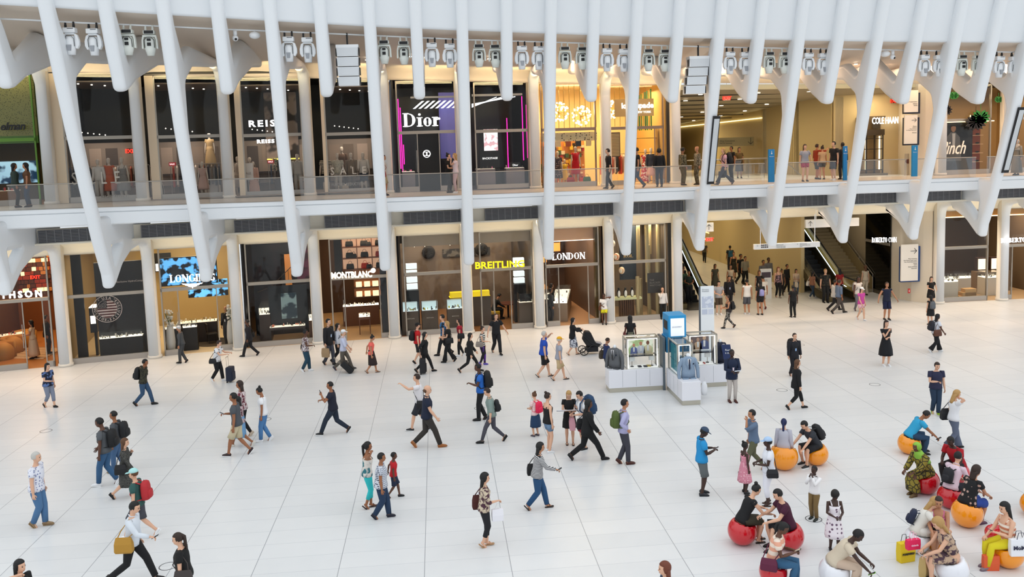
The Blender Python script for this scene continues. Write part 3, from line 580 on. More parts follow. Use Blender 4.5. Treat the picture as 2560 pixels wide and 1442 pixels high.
# flag emblem panel
p, a = at(1, 1.35, .75); t = thing('emblem_stand', 'tall black display panel with a round flag emblem', 'display', p, a)
MB().box(-.0, 0, .0, 2.05, .2, 4.2).build('panel', mat('#1d1b1d', .55), t)
q = at_y(269, 771, at(1, 2.3, .72)[0].y); em = MB(); R = .62; cx = (q - p).dot(Vector((math.cos(a), math.sin(a), 0))); cz = q.z
def ring(b, r0, r1, y, n=40, c=(0, 0)):
    for k in range(n):
        a0, a1 = 2 * PI * k / n, 2 * PI * (k + 1) / n
        b.prism([(c[0] + r * math.cos(t_), c[1] + r * math.sin(t_)) for r, t_ in ((r0, a0), (r1, a0), (r1, a1), (r0, a1))], y - .01, y)
b = MB(); ring(b, .575, .6, -.01, c=(cx, cz)); ring(b, .40, .412, -.01, c=(cx, cz)); eb = b.build('emblem_rings', mat('#e6d6cf', .6), t)
b = MB(); Rf = .39
for k in range(13):
    z0, z1 = -Rf + k * 2 * Rf / 13, -Rf + (k + 1) * 2 * Rf / 13; zm = (z0 + z1) / 2; hw = math.sqrt(max(Rf * Rf - zm * zm, 0)); b.mi = k % 2
    x0 = -hw if zm < .02 else 0.0
    b.box(cx + x0, -.018, cz + z0, cx + hw, 0, cz + z1)
b.build('flag_stripes', [mat('#5a2324', .6), mat('#ead9d2', .6)], t)
b = MB(); b.prism([(cx, cz + .02), (cx, cz + Rf)] + [(cx - Rf * math.sin(q_), cz + Rf * math.cos(q_)) for q_ in [k * .15 for k in range(1, 11)]] + [(cx - Rf * .995, cz + .02)], -.018, 0); b.build('flag_canton', mat('#15151b', .6), t)
b = MB()
for r_ in range(5):
    for k in range(6):
        x, z = -.04 - k * .06 - (r_ % 2) * .02, .06 + r_ * .065
        if x * x + z * z < (Rf - .04) ** 2: b.ball((cx + x, -.02, cz + z), (.016, .005, .016), 5, 4)
b.build('flag_stars', mat('#ead9d2', .6), t)
def arc_text(s, r, a0, a1, size, parent, m):
    for k, ch in enumerate(s):
        if ch == ' ': continue
        an = math.radians(a0 + (a1 - a0) * k / max(len(s) - 1, 1)); o = text(ch, size, m, (0, 0, 0), parent, 'letter', ext=.004, align='CENTER', bold=.004)
        o.data.transform(Matrix.Translation((0, 0, -size * .36))); o.data.transform(Matrix.Rotation(PI / 2 - an, 4, 'Y')); o.data.transform(Matrix.Translation((cx + r * math.cos(an), -.012, cz + r * math.sin(an))))
cm = mat('#ead9d2', .6)
arc_text('USA', .49, 106, 74, .15, t, cm); arc_text('*', .49, 52, 52, .13, t, cm); arc_text('EXCLUSIVE', .49, 42, -78, .13, t, cm); arc_text('*', .49, -90, -90, .13, t, cm); arc_text('EDITION', .49, -102, -186, .13, t, cm); arc_text('*', .49, -232, -232, .13, t, cm)
text('USA Exclusive HydroConquest', .115, cm, (.62, -.02, 3.28), t, 'lettering', ext=.003)
case('black watch case with lit glass covers below the flag emblem', at(1, 2.3, .45)[0], a, 1.75, .5, .95, BLACK, .28, glow=1.6)
p, a = at(1, .55, .8); MB(); t = thing('wall_panel', 'black wall panel at the left of the flag emblem window', 'panel', p, a); MB().box(-.1, 0, 0, .3, .1, 4.6).build('panel', BLACK, t)
p, a = at(1, 1.1, 1.1); t = thing('display_cabinet', 'black cabinet with a lit top beside the flag panel', 'cabinet', p, a); MB().box(-.14, 0, 1.1, .14, .9, 2.2).build('cabinet_body', BLACK, t); MB().box(-.14, 0, 2.2, .14, .9, 2.23).build('lit_top', LITW, t); MB().box(-.1, -.01, 1.5, .1, 0, 1.85).build('lit_niche', LITW, t); MB().box(-.05, .3, 0, .05, .6, 1.1).build('stand', BLACK, t)
for k, (u, v) in enumerate([(3.3, 1.3), (3.35, 2.3)]): p, a = at(1, u, v); chair('black chair beside the flag panel, ' + ('nearer the glass' if k == 0 else 'further inside'), p, a + (.6 if k else -1), BLACK)
p, a = at(1, 3.45, 6.9, 2.9); MB(); t = thing('wall_niche', 'small lit wall niche with watches right of the flag panel', 'niche', p, a); MB().box(-.35, 0, 0, .45, .1, .95).build('niche_frame', BLACK, t); MB().box(-.3, -.02, .05, .4, 0, .42).build('lit_back', LITW, t)
# longines room
scr = mat('#05080e', .5, em=1.0, pat='blotch', c2='#5fb0ee', sc=2.6)
p, a = at(2, .3, .55, 3.02); t = thing('video_screen', 'large blue and black video screen behind the LONGINES lettering', 'screen', p, a); MB().box(0, 0, 0, 2.35, .1, 1.2).build('screen', scr, t); MB().box(-.03, .02, -.03, 2.38, .14, 1.23).build('screen_frame', BLACK, t)
p, a = at(2, 1.2, 3.2, 2.0); t = thing('video_screen', 'lower video screen deep inside the blue screen shop', 'screen', p, a); MB().box(0, 0, 0, 1.8, .1, .8).build('screen', scr, t)
p, a = at(2, 1.55, 2.6); case('dark curved sales counter inside the blue screen shop', p, a, 1.8, .7, .95, mat('#2a1c12', .5), 0, glow=.4)
for k, (u, v) in enumerate([(.62, .9), (1.35, .9)]): p, a = at(2, u, v); case('tall black case with a lit tray ' + ('left of' if k == 0 else 'right of') + ' the LONGINES door frame', p, a, .62, .5, 1.05, BLACK, .3, glow=2, group='black cases by the LONGINES door')
def vase(lab, loc, rz=0):
    t = thing('flower_vase', lab, 'vase', loc, rz); b = MB(); b.tube([(0, 0, 0), (0, 0, .5), (0, 0, 1.0), (0, 0, 1.25)], [.14, .2, .17, .12], 16, round_=False); b.build('vase', mat('#d8d6d0', .35), t, smooth=True)
    b = MB(); random.seed(int(loc[0] * 10))
    for k in range(46): th = random.uniform(0, 2 * PI); r = random.uniform(0, .2); z = random.uniform(1.25, 1.95); b.ball((r * math.cos(th), r * math.sin(th), z), random.uniform(.035, .06), 6, 4)
    b.build('blossoms', mat('#f3efe6', .7), t, smooth=True); b = MB()
    for k in range(12): th = k * .52; b.tube([(0, 0, 1.2), (.1 * math.cos(th), .1 * math.sin(th), 1.6), (.17 * math.cos(th), .17 * math.sin(th), 1.8)], .008, 5)
    b.build('stems', mat('#3c5a2c', .7), t)
p, a = at(2, .55, .42); vase('tall white vase of white orchids left of the LONGINES doorway', p); p, a = at(2, 3.1, .42); vase('tall white vase of white orchids right of the LONGINES doorway', p)
p, a = at(2, 2.3, 2.0, .008); b = MB(); b.cyl((0, 0, 0), (0, 0, .012), .95, 32); tag(b.build('rug', mat('#3a2f22', .9), loc=p), 'round dark rug on the pale floor of the LONGINES shop', 'rug')
p, a = at(2, 2.2, 1.9, .02); chair('dark chair on the round rug', p, a + 1.8, mat('#231a14', .5))
# montblanc left window
p, a = at(3, .4, 2.6); t = thing('wall_panel', 'dark patterned wall panel behind the purple-walled window', 'panel', p, a); MB().box(0, 0, 0, 3.0, .1, 4.7).build('panel', mat('#141114', .4, pat='blotch', c2='#241a1e', sc=1.2), t)
p, a = at(3, 2.45, 2.3, 2.6); t = thing('wall_panel', 'marbled purple wall panel behind the dark shop window', 'panel', p, a); MB().box(0, 0, 0, .95, .1, 2.2).build('panel', mat('#6e2f49', .5, pat='blotch', c2='#3f1c2a', sc=2.2), t)
p, a = at(3, 1.35, .95, .6); t = thing('poster_stand', 'dark partition with a mountain poster in the purple-walled window', 'poster', p, a); MB().box(-.2, 0, 0, 1.55, .08, 2.0).build('partition', mat('#1e2328', .45), t)
MB().box(.35, -.02, .45, 1.05, 0, 1.65).build('poster', mat('#2a3a44', .4, em=.15, pat='blotch', c2='#8fa7a8', sc=2.0), t)
p, a = at(3, 1.95, .55); case('display table with pink bottles in front of the mountain poster', p, a, 1.6, .45, .78, mat('#2b211c', .4), 0, glow=1.0, legs=True, jew='#d98a6a')
p, a = at(3, 3.2, 1.3); case('glass case at the right side of the dark shop window', p, a, .6, 1.6, .95, mat('#5a3a26', .4), .35, glow=1.6)
p, a = at(3, .95, 1.6); case('brown glass case at the left side of the dark shop window', p, a, .5, 1.8, 1.35, mat('#3a2a20', .4), .35, glow=1.4)
p, a = at(3, 1.2, 2.1, 1.9); t = thing('stair_railing', 'thin dark stair railing in front of a warm lit recess', 'railing', p, a); b = MB(); b.tube([(-.6, 0, .3), (0, 0, .5), (1.1, 0, 1.5)], .02, 6); 
for k in range(7): b.cyl((.1 + k * .15, 0, .1 + k * .13), (.1 + k * .15, 0, .58 + k * .14), .012, 5)
b.build('railing', mat('#4a3a30', .4), t); MB().box(.7, .2, .1, 1.0, .25, 2.0).build('lit_recess', mat('#c07a3c', .6, em=.5), t)
# handbag shelves
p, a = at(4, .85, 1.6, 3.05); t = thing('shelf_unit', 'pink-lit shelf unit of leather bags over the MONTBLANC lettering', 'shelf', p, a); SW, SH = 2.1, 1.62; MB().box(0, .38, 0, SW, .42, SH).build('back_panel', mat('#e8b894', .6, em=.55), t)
for k in range(4): MB().box(0, 0, k * SH / 3 - .02, SW, .4, k * SH / 3 + .02).build('shelf', mat('#7a4a32', .5), t)
for k in range(4): MB().box(k * SW / 3 - .02, .02, 0, k * SW / 3 + .02, .4, SH).build('divider', mat('#7a4a32', .5), t)
bagc = [('black', BLACK), ('black', BLACK), ('black', BLACK), ('black', BLACK), ('black', BLACK), ('red', mat('#c02a22', .5)), ('dark grey', DARK), ('red', mat('#d8321f', .5)), ('dark grey', DARK)]
for k, (cn, m_) in enumerate(bagc):
    r_, c_ = 2 - k // 3, k % 3; q = p + Vector((math.cos(a), math.sin(a), 0)) * (SW / 6 + c_ * SW / 3) + Vector((-math.sin(a), math.cos(a), 0)) * .2 + Vector((0, 0, r_ * SH / 3 + .02))
    handbag('%s leather bag in the %s row, %s compartment of the lit shelf' % (cn, ['top', 'middle', 'bottom'][k // 3], ['left', 'middle', 'right'][c_]), q, a, m_, .36, .26, .12, group='bags on the lit shelf')
    if k in (1, 2, 3, 7): q2 = q + Vector((.2, -.06, 0)); handbag('small black bag beside the bag in the %s row, %s compartment' % (['top', 'middle', 'bottom'][k // 3], ['left', 'middle', 'right'][c_]), q2, a, BLACK, .26, .2, .1, group='bags on the lit shelf')
p, a = at(4, .6, .9); t = thing('wall_panel', 'black slanted panel left of the bag shelves', 'panel', p, a); MB().box(-.1, 0, 3, .25, .1, 4.7).build('panel', BLACK, t)
p, a = at(4, 2.75, .25); t = thing('wall_panel', 'dark grey stone panel at the right of the handbag shop', 'panel', p, a); MB().box(-.2, 0, 0, .42, .25, 4.7).build('panel', mat('#1c2026', .2), t)
p, a = at(4, 1.75, 1.5); case('narrow brown table with a lit tray inside the handbag shop', p, a, .55, .9, .85, mat('#5a3520', .4), .05, glow=2, legs=True)
p, a = at(4, 1.6, 3.6); case('brown counter with glowing front deep in the handbag shop', p, a, 1.8, .6, 1.0, mat('#6a4226', .4), 0, glow=2.4)
p, a = at(4, 1.3, 4.6, 1.2); t = thing('shelf_unit', 'brown shelf unit of lit pen boxes deep in the handbag shop', 'shelf', p, a)
MB().box(0, .3, 0, 1.8, .36, 1.5).build('back_panel', mat('#8a5a36', .5), t)
for k in range(3): MB().box(0, 0, k * .5, 1.8, .3, k * .5 + .04).build('shelf', dwood, t)
for k in range(8): MB().box(.1 + (k % 4) * .42, .05, .05 + (k // 4) * .5, .4 + (k % 4) * .42, .28, .3 + (k // 4) * .5).build('lit_box', mat('#ffdcae', .5, em=1.3), t)
# breitling
brc = mat('#55483c', .45)
for k, (u, v, w, l) in enumerate([(.55, .5, .75, 'at the left window edge'), (1.45, .45, .75, 'with a yellow card'), (2.65, .45, .75, 'with a pale blue backdrop')]):
    p, a = at(5, u, v); t = case('brown watch pedestal ' + l, p, a, w, .5, 1.12, brc, .42, glow=1.6, litm=mat('#dff0f2', .5, em=.9), jew='#f1d51c')
    MB().box(-w / 2 + .03, .2, 1.14, w / 2 - .03, .22, 1.5).build('backdrop', mat('#cfe6e8', .5, em=.7), t); text('BREITLING', .07, mat('#d8cfc2', .5), (0, -.26, .75), t, 'lettering', ext=.003, align='CENTER')
for k, (i_, u, v, l) in enumerate([(5, 3.1, 1.6, 'left of the column'), (6, .35, 1.6, 'right of the column')]):
    p, a = at(i_, u, v); t = case('brown counter with yellow lit boxes ' + l, p, a, 1.2, .6, 1.45, brc, 0, glow=.2, litm=mat('#f3d21c', .5, em=.8)); MB().box(-.55, -.28, 1.46, .55, .1, 1.7).build('yellow_case', mat('#f3d21c', .5, em=.5), t)
for k, (i_, u, v, z, l) in enumerate([(5, .75, 1.7, 2.0, 'left'), (6, 2.45, 1.7, 2.0, 'right')]):
    p, a = at(i_, u, v); t = thing('display_tower', 'tall lit tower of watch trays on the %s side of the watch shop' % l, 'display', p, a); MB().box(-.3, -.2, 0, .3, .25, 1.9).build('tower_body', DARK, t)
    for q in range(4): MB().box(-.26, -.15, 1.95 + q * .33, .26, .15, 2.2 + q * .33).build('lit_tray', mat('#dfeceb', .4, em=1.1), t)
for k, (i_, u, l) in enumerate([(5, 1.95, 'left'), (6, 1.25, 'right')]):
    p, a = at(i_, u, 6.4, 3.15); b = MB(); b.ball((0, 0, 0), (.36, .06, .36), 24, 8); 
    for q in range(9): an = q * 2 * PI / 9; b.box(.18 * math.cos(an) - .05, -.12, .18 * math.sin(an) - .05, .18 * math.cos(an) + .05, -.05, .18 * math.sin(an) + .05)
    tag(_rot(b.build('wall_clock', mat('#14100e', .5), loc=p), a), 'round dark engine-like wall disc on the %s side of the watch shop' % l, 'wall decoration')
p, a = at(5, 2.7, 6.4, 2.85); tag(_rot(MB().box(0, 0, 0, 2.6, .05, .42).build('picture', mat('#2d2a28', .5, pat='blotch', c2='#6a655e', sc=3), loc=p), a), 'long narrow dark picture on the back wall of the watch shop', 'picture')
p, a = at(5, .2, 4.5, 3.9); t = thing('wall_panel', 'long dark photo band above the brown wall of the watch shop', 'panel', p, a); MB().box(0, 0, 0, 6.3, .1, .9).build('panel', mat('#080706', .6, pat='blotch', c2='#16110e', sc=2), t)
p, a = at(5, .2, .35, 4.15); t = thing('wall_panel', 'pale bulkhead across the top of the watch shop windows', 'panel', p, a); MB().box(.1, 0, 0, 6.4, .15, .6).build('panel', mat('#a69a8c', .6), t)
p, a = at(6, 2.5, .5); t = case('brown watch pedestal with a dark framed picture at the right window', p, a, .7, .5, 1.2, brc, .45, glow=1.0); MB().box(-.28, -.18, 1.24, .28, -.15, 1.6).build('picture', DARK, t)
p, a = at(6, 3.05, .9); case('lit watch counter with yellow boxes at the right end of the watch shop', p, a, .75, 1.2, 1.1, brc, .3, glow=2.0, jew='#f1d51c')
p, a = at(6, 2.05, 2.9); t = thing('table', 'dark red tea table beside the seated man in the watch shop', 'table', p, a); MB().cyl((0, 0, .72), (0, 0, .76), .5, 20).build('table_top', mat('#5a2a1c', .3), t); MB().cyl((0, 0, 0), (0, 0, .72), .05, 8).build('leg', BLACK, t)
for i_, u in ((5, .9), (5, 1.4), (5, 2.6), (6, .5)):
    p, a = at(i_, u, 1.0, 4.05); t = thing('hanging_light', 'thin glowing pendant rod in the watch shop, %s from the left' % ORD[[.9, 1.4, 2.6, .5].index(u)], 'lamp', p, 0, 'pendant rods in the watch shop'); MB().cyl((0, 0, 0), (0, 0, .28), .012, 6).build('light_tube', LITW, t); MB().cyl((0, 0, .28), (0, 0, .75), .004, 4).build('cord', BLACK, t)
# london shop
p, a = at(7, 1.75, 3.0); t = case('long glass jewellery counter running into the LONDON shop', p, a - .28, .75, 4.2, .92, mat('#8a7a68', .45), .25, glow=1.8)
for k, u in enumerate((1.75, 2.55)): p, a = at(7, u, 7.6, 2.0); t = thing('wall_niche', 'tall orange-lit niche in the back wall of the LONDON shop, %s one' % ('left', 'right')[k], 'niche', p, a); MB().box(-.28, 0, 0, .28, .1, 2.5).build('niche_frame', dwood, t); MB().box(-.2, -.02, .7 if k else .1, .2, 0, 2.4).build('lit_back', mat('#e89a48', .5, em=1.3), t); MB().box(-.17, -.06, 1.2, .17, -.02, 1.55).build('black_box', BLACK, t)
p, a = at(7, .3, .6, 4.05); MB(); t = thing('cornice', 'pink glowing cornice across the top of the LONDON shop', 'cornice', p, a); MB().box(0, 0, .0, 2.85, .3, .65).build('cornice_body', mat('#e0b594', .6), t); MB().box(0, -.02, -.03, 2.85, .1, 0).build('light_strip', LITW, t)
p, a = at(7, .55, 1.6); case('narrow lit glass case at the left side of the LONDON shop', p, a, .35, 1.8, 1.2, DARK, .5, glow=1.2)
p, a = at(7, 2.95, .22); t = thing('pillar', 'olive brass pillar at the right side of the LONDON doorway', 'pillar', p, a); MB().box(-.13, 0, 0, .13, .3, 4.7).build('shaft', mat('#6b5a34', .35, .5), t)
# golden column window
for k in range(9):
    u = 1.75 + k * .17; v = .5 + (k % 3) * .3; z0 = [0, 2.9, 0, 1.8, 0, 3.1, 0, 1.3, 0][k]; z1 = [2.1, 4.7, 1.9, 4.7, 3.6, 4.7, 2.8, 4.7, 4.7][k]; p, a = at(8, u, v, z0)
    t = thing('display_column', 'fluted pale gold column in the window beside the left escalator, ' + ['first', 'second', 'third', 'fourth', 'fifth', 'sixth', 'seventh', 'eighth', 'ninth'][k] + ' from the left', 'column', p, a); b = MB(); n = 20
    b.rings([[(.085 * (1 + .12 * (j % 2)) * math.cos(2 * PI * j / n), .085 * (1 + .12 * (j % 2)) * math.sin(2 * PI * j / n), z) for j in range(n)] for z in (0, z1 - z0)]); b.build('shaft', mat('#c9b88a', .3, .4), t)
p, a = at(8, 1.0, .75); t = thing('display_table', 'pale green display table under the striped lanterns', 'table', p, a); MB().box(-.72, -.3, .98, .95, .3, 1.08).build('table_top', mat('#c9cc9a', .5, em=.15), t)
for k in range(7): MB().box(-.1 + k * .11, -.2, 0, -.08 + k * .11, .2, .98).build('leg', mat('#8a5a34', .4, .4), t)
for k in range(4):
    p, a = at(8, .5 + k * .34, .7, 1.08); t = thing('figurine', 'black and white bird figurine on the pale green table, ' + ['leftmost', 'second from left', 'third from left', 'rightmost'][k], 'figurine', p, a); b = MB(); b.ball((0, 0, .2), (.1, .1, .22), 10, 8); b.ball((0, -.02, .44), (.055, .07, .06), 8, 6); b.build('bird_body', BLACK, t, smooth=True); MB().ball((0, -.05, .19), (.075, .075, .17), 10, 8).build('belly', mat('#f4f2ea', .5, em=.15), t, smooth=True)
for k, (u, z, c1) in enumerate([(.6, 3.75, '#8a8378'), (.8, 3.1, '#e0763a'), (.42, 2.65, '#d9b45a'), (1.05, 2.4, '#d8a06a')]):
    p, a = at(8, u, .8, z); t = thing('lantern', ['grey striped balloon lantern, highest of four', 'orange balloon lantern above the middle rail', 'yellow balloon lantern below the middle rail', 'pink striped balloon lantern, lowest of four'][k], 'lantern', p, a); MB().ball((0, 0, 0), (.15, .15, .18), 14, 9).build('balloon', mat(c1, .5, pat='vstripe', c2='#efe2c8', sc=60, em=.2), t, smooth=True); MB().cyl((0, 0, -.24), (0, 0, -.3), .04, 8).build('basket', dwood, t); MB().cyl((0, 0, .17), (0, 0, 4.7 - z), .004, 4).build('cord', dwood, t)
p, a = at(8, 1.3, 1.6); t = thing('wall_panel', 'dark blue panel behind the gold letters ROL', 'panel', p, a); MB().box(-.1, 0, 1.8, .75, .1, 4.5).build('panel', mat('#1e2a36', .4), t)
p, a = at(8, 2.75, -.5, 0)
t = thing('poster_stand', 'dark grey poster on a stand beside the man in the white shirt', 'poster', at(8, 2.65, .4, 0)[0], a); MB().box(-.42, 0, 1.25, .42, .04, 2.25).build('poster', mat('#35322f', .5), t); text('THE\nBLACKER\nWATCHES', .13, mat('#8d867c', .5), (-.32, -.02, 1.85), t, 'lettering', ext=.002)
for s_ in (-1, 1): MB().cyl((s_ * .35, .02, 0), (s_ * .35, .02, 1.25), .015, 6).build('leg', gold, t)
# right corner jeweller
for k, (i_, u, v, w, d, l) in enumerate([(13, 1.0, .9, 1.6, .7, 'nearest the corner column'), (13, 2.2, 1.8, 1.8, .7, 'in the middle of the corner shop'), (13, 1.0, 3.0, 1.6, .7, 'at the back of the corner shop'), (14, .8, 1.6, .9, .7, 'behind the right-hand doorway')]):
    p, a = at(i_, u, v); case('white lit jewellery counter ' + l, p, a, w, d, .95, mat('#c9c2b2', .4), .3, glow=2.2)
p, a = at(13, 2.4, .6); t = thing('display_steps', 'low wooden display steps at the right of the corner window', 'display', p, a)
for k in range(3): MB().box(-.6 + k * .15, -.2, 0, .3, .2, .2 + k * .18).build('step', mat('#c9a26a', .5), t)
p, a = at(13, 1.4, 4.2, 1.6); t = thing('table_lamp', 'small lit table lamp deep in the corner jewellery shop', 'lamp', p, a); MB().tube([(-.7, 0, .1), (-.7, 0, .4)], [.16, .12], 14, round_=False).build('lamp_shade', LITW, t, smooth=True); MB().cyl((-.7, 0, -1.6), (-.7, 0, .1), .02, 6).build('pole', gold, t)
p, a = at(13, 1.0, .45, 4.1); t = thing('cornice', 'golden glowing cornice inside the corner jewellery shop', 'cornice', p, a); MB().box(-.7, 0, .25, 5.5, .3, .6).build('cornice_body', mat('#c99450', .6), t); MB().box(-.7, -.02, .2, 5.5, .1, .24).build('light_strip', WARML, t)
for k in range(2): p, a = at(14, 1.0 + k * .75, 2.6, 1.15); t = thing('wall_niche', 'lit display niche behind the ROBERTO COIN doorway, %s of two' % ('left', 'right')[k], 'niche', p, a); MB().box(-.25, 0, 0, .25, .25, .7).build('niche_frame', dwood, t); MB().box(-.2, -.02, .05, .2, 0, .62).build('lit_back', mat('#ffe6c0', .5, em=1.6), t)
p, a = at(14, 1.3, 2.4); t = thing('sales_counter', 'brown stone counter below the lit niches at the right edge', 'counter', p, a); MB().box(-.7, 0, 0, 1.2, .5, 1.1).build('counter_body', mat('#7a6448', .5, pat='grain', c2='#8d7658', sc=20), t)
# ---- balcony shops
p, a = at(0, .35, .3, 9.6); t = thing('perforated_screen', 'olive perforated metal screen with a green base at the top left', 'screen', p, a); MB().box(0, 0, 0, 3.1, .06, 2.6).build('screen', mat('#8d8a4a', .4, .3, pat='dots', c2='#4a4a1f', sc=17), t); MB().box(0, -.03, -.18, 3.1, .08, .12).build('green_base', green, t)
p, a = at(0, 1.0, 2.6, 7.75); t = thing('video_screen', 'bright blue and white video screen in the green-framed shop', 'screen', p, a); MB().box(0, 0, 0, 1.9, .08, .95).build('screen', mat('#9fcbe6', .5, em=.7, pat='blotch', c2='#06304f', sc=1.8), t); MB().box(-.04, .02, -.04, 1.94, .12, .99).build('screen_frame', BLACK, t)
p, a = at(0, 1.6, 1.2, zS(-18)); case('low wooden shoe table in the green-framed shop', p, a, 1.6, .6, .6, mat('#8a5a2c', .5), 0, glow=.3, jew='#c03020')
# ceilings above the clothes shop with light dots
p, a = at(1, .3, 1.2, 11.5)
for k, (i_, u0, u1) in enumerate([(1, .8, 3.4), (2, .3, 3.4), (3, .3, 3.2), (4, .3, 2.9)]):
    p, a = at(i_, u0, .9, zWT(CX[i_]) - .35); t = thing('ceiling_panel', 'taupe ceiling panel with small spotlights over the %s clothes window' % ['first', 'second', 'third', 'fourth'][k], 'ceiling panel', p, a); MB().box(0, 0, 0, u1 - u0, 3.6, .06).build('panel', mat('#8a7a6e', .6), t)
    for q in range(5): MB().cyl((.4 + q * .45, .6 + q * .5, -.04), (.4 + q * .45, .6 + q * .5, 0), .045, 8).build('spotlight', LITW, t)
    p, a = at(i_, .8, 2.4, zTR(CX[i_]) + .35 + .1 * (k % 2)); b = MB()
    for q in range(6): b.ball((q * .22, q * .1, -.03 * q), .03, 6, 4)
    tag(_rot(b.build('track_lights', LITW, loc=p), a), 'row of tiny track spotlights inside the %s clothes window' % ['first', 'second', 'third', 'fourth'][k], 'lamp')
    p, a = at(i_, .3, 3.2, zS(CX[i_])); t = thing('partition_wall', 'beige partition behind the mannequins of the %s clothes window' % ['first', 'second', 'third', 'fourth'][k], 'partition', p, a); MB().box(0, 0, 0, 2.8, .1, 2.55).build('partition', mat('#85786c', .7), t); [MB().box(.15 + q * .68, -.02, .2, .65 + q * .68, 0, 2.3).build('wall_niche', mat(['#6a5c50', '#a39284', '#4a403a', '#8c7c6e'][(q + k) % 4], .7), t) for q in range(4)]; [MB().box(.1, -.3, .5 + q * .55, 2.7, 0, .53 + q * .55).build('shelf', mat('#3c342e', .5), t) for q in range(2)]
def cnm(c):
    r, g, b = [int(c[i:i + 2], 16) for i in (1, 3, 5)]
    return 'dark' if max(r, g, b) < 80 else 'pale' if min(r, g, b) > 130 else 'red' if r > 1.5 * b else 'blue-grey'
def rack(lab, loc, rz, cols, n=9, w=1.5):
    t = thing('clothes_rack', lab, 'clothes rack', loc, rz); b = MB(); b.cyl((-w / 2, 0, 1.5), (w / 2, 0, 1.5), .015, 6); b.cyl((-w / 2, 0, 0), (-w / 2, 0, 1.5), .015, 6); b.cyl((w / 2, 0, 0), (w / 2, 0, 1.5), .015, 6); b.build('rack_frame', STEEL, t)
    for k in range(n):
        c = cols[k % len(cols)]; g = MB(); g.rings([[(-.02, -.08, 1.46), (.02, -.08, 1.46), (.02, .08, 1.46), (-.02, .08, 1.46)], [(-.03, -.2, 1.36), (.03, -.2, 1.36), (.03, .2, 1.36), (-.03, .2, 1.36)], [(-.04, -.2, .5 + .1 * (k % 3)), (.04, -.2, .5 + .1 * (k % 3)), (.04, .2, .5), (-.04, .2, .5)]])
        q = Matrix.Rotation(rz, 4, 'Z') @ Vector((-w / 2 + .12 + k * (w - .24) / (n - 1), 0, 0)); o = g.build('hanging_garment', mat(c, .8), loc=Vector(loc) + q); o.rotation_euler = (0, 0, rz)
        tag(o, '%s garment, %s from the left on the %s' % (cnm(c), ORD[k], lab), 'garment', 'garments on the ' + lab)
    return t
for i_, u, v, lab, cols in [(1, 1.2, 1.7, 'rack of dark dresses behind the left rib', ['#1d2a44', '#20242c', '#2c3f5a', '#a03040']), (1, 3.0, 1.9, 'rack behind the orange dress', ['#c9b8a8', '#a8553c', '#3a3a3c']), (2, 1.7, 1.6, 'rack of red and white clothes by the striped dress', ['#b8442c', '#e8d8c8', '#1a1a1e', '#c86a4a', '#9a2c28']), (2, 3.0, 1.9, 'rack of dark clothes left of the REISS sign', ['#23262c', '#3a3e48', '#7a6a58']), (3, 2.2, 2.0, 'rack under the plant in the REISS window', ['#4a5260', '#8a8078', '#2a2c30']), (8, 1.0, 1.6, 'rack of blouses behind the beige sign shop', ['#c94a3a', '#e8d8c8', '#26262a'])]:
    p, a = at(i_, u, v, zS(CX[i_])); rack(lab, p, a, cols)
p, a = at(3, .45, .35, zS(CX[3]) + .75); t = thing('sale_sign', 'white SALE placard on a stand in the REISS window', 'sign', p, a); MB().box(0, 0, 0, .42, .02, .75).build('placard', mat('#e9e2da', .6), t); text('SALE', .14, mat('#a08a84', .6), (.03, -.01, .25), t, 'lettering', ext=.002); MB().cyl((.2, .02, -.75), (.2, .02, 0), .012, 6).build('stand', STEEL, t)
for k, (i_, u, l) in enumerate([(2, .9, 'by the striped dress'), (3, 1.45, 'in the REISS window')]): p, a = at(i_, u, 1.5, zS(CX[i_]) + 1.45); t = thing('sale_sign', 'small red SALE card ' + l, 'sign', p, a); MB().box(0, 0, 0, .3, .02, .16).build('card', mat('#c0202a', .6, em=.2), t); text('SALE', .1, SIGNW, (.03, -.01, .045), t, 'lettering', ext=.002)
p, a = at(3, 1.9, 1.3, zS(CX[3]) + .6); t = thing('potted_plant', 'leafy green plant in the REISS window', 'plant', p, a); b = MB(); random.seed(5)
for k in range(60):
    th, r, z = random.uniform(0, 6.28), random.uniform(.1, .4), random.uniform(.5, 1.2); c = Vector((r * math.cos(th), r * math.sin(th), z)); e = Vector((math.cos(th), math.sin(th), .3)) * .13; w_ = Vector((-math.sin(th), math.cos(th), 0)) * .045
    b.quad(c - e, c + w_, c + e, c - w_)
b.build('leaves', mat('#2c4a1e', .6), t); MB().cyl((0, 0, -.55), (0, 0, .1), .16, 12, .2).build('pot', mat('#4a4038', .6), t); MB().cyl((0, 0, .1), (0, 0, .9), .03, 6).build('stem', dwood, t)
p, a = at(3, 1.35, 3.1, zTR(CX[3]) - 1.1); t = thing('wall_panel', 'pale plaster panel with a yellow glow behind the REISS letters', 'panel', p, a); MB().box(0, 0, 0, 1.5, .1, 3.2).build('panel', mat('#8a7a70', .7, pat='blotch', c2='#2c2622', sc=1.3), t); MB().box(0, -.04, 0, 1.5, 0, .06).build('light_strip', mat('#e8d060', .5, em=1.5), t)
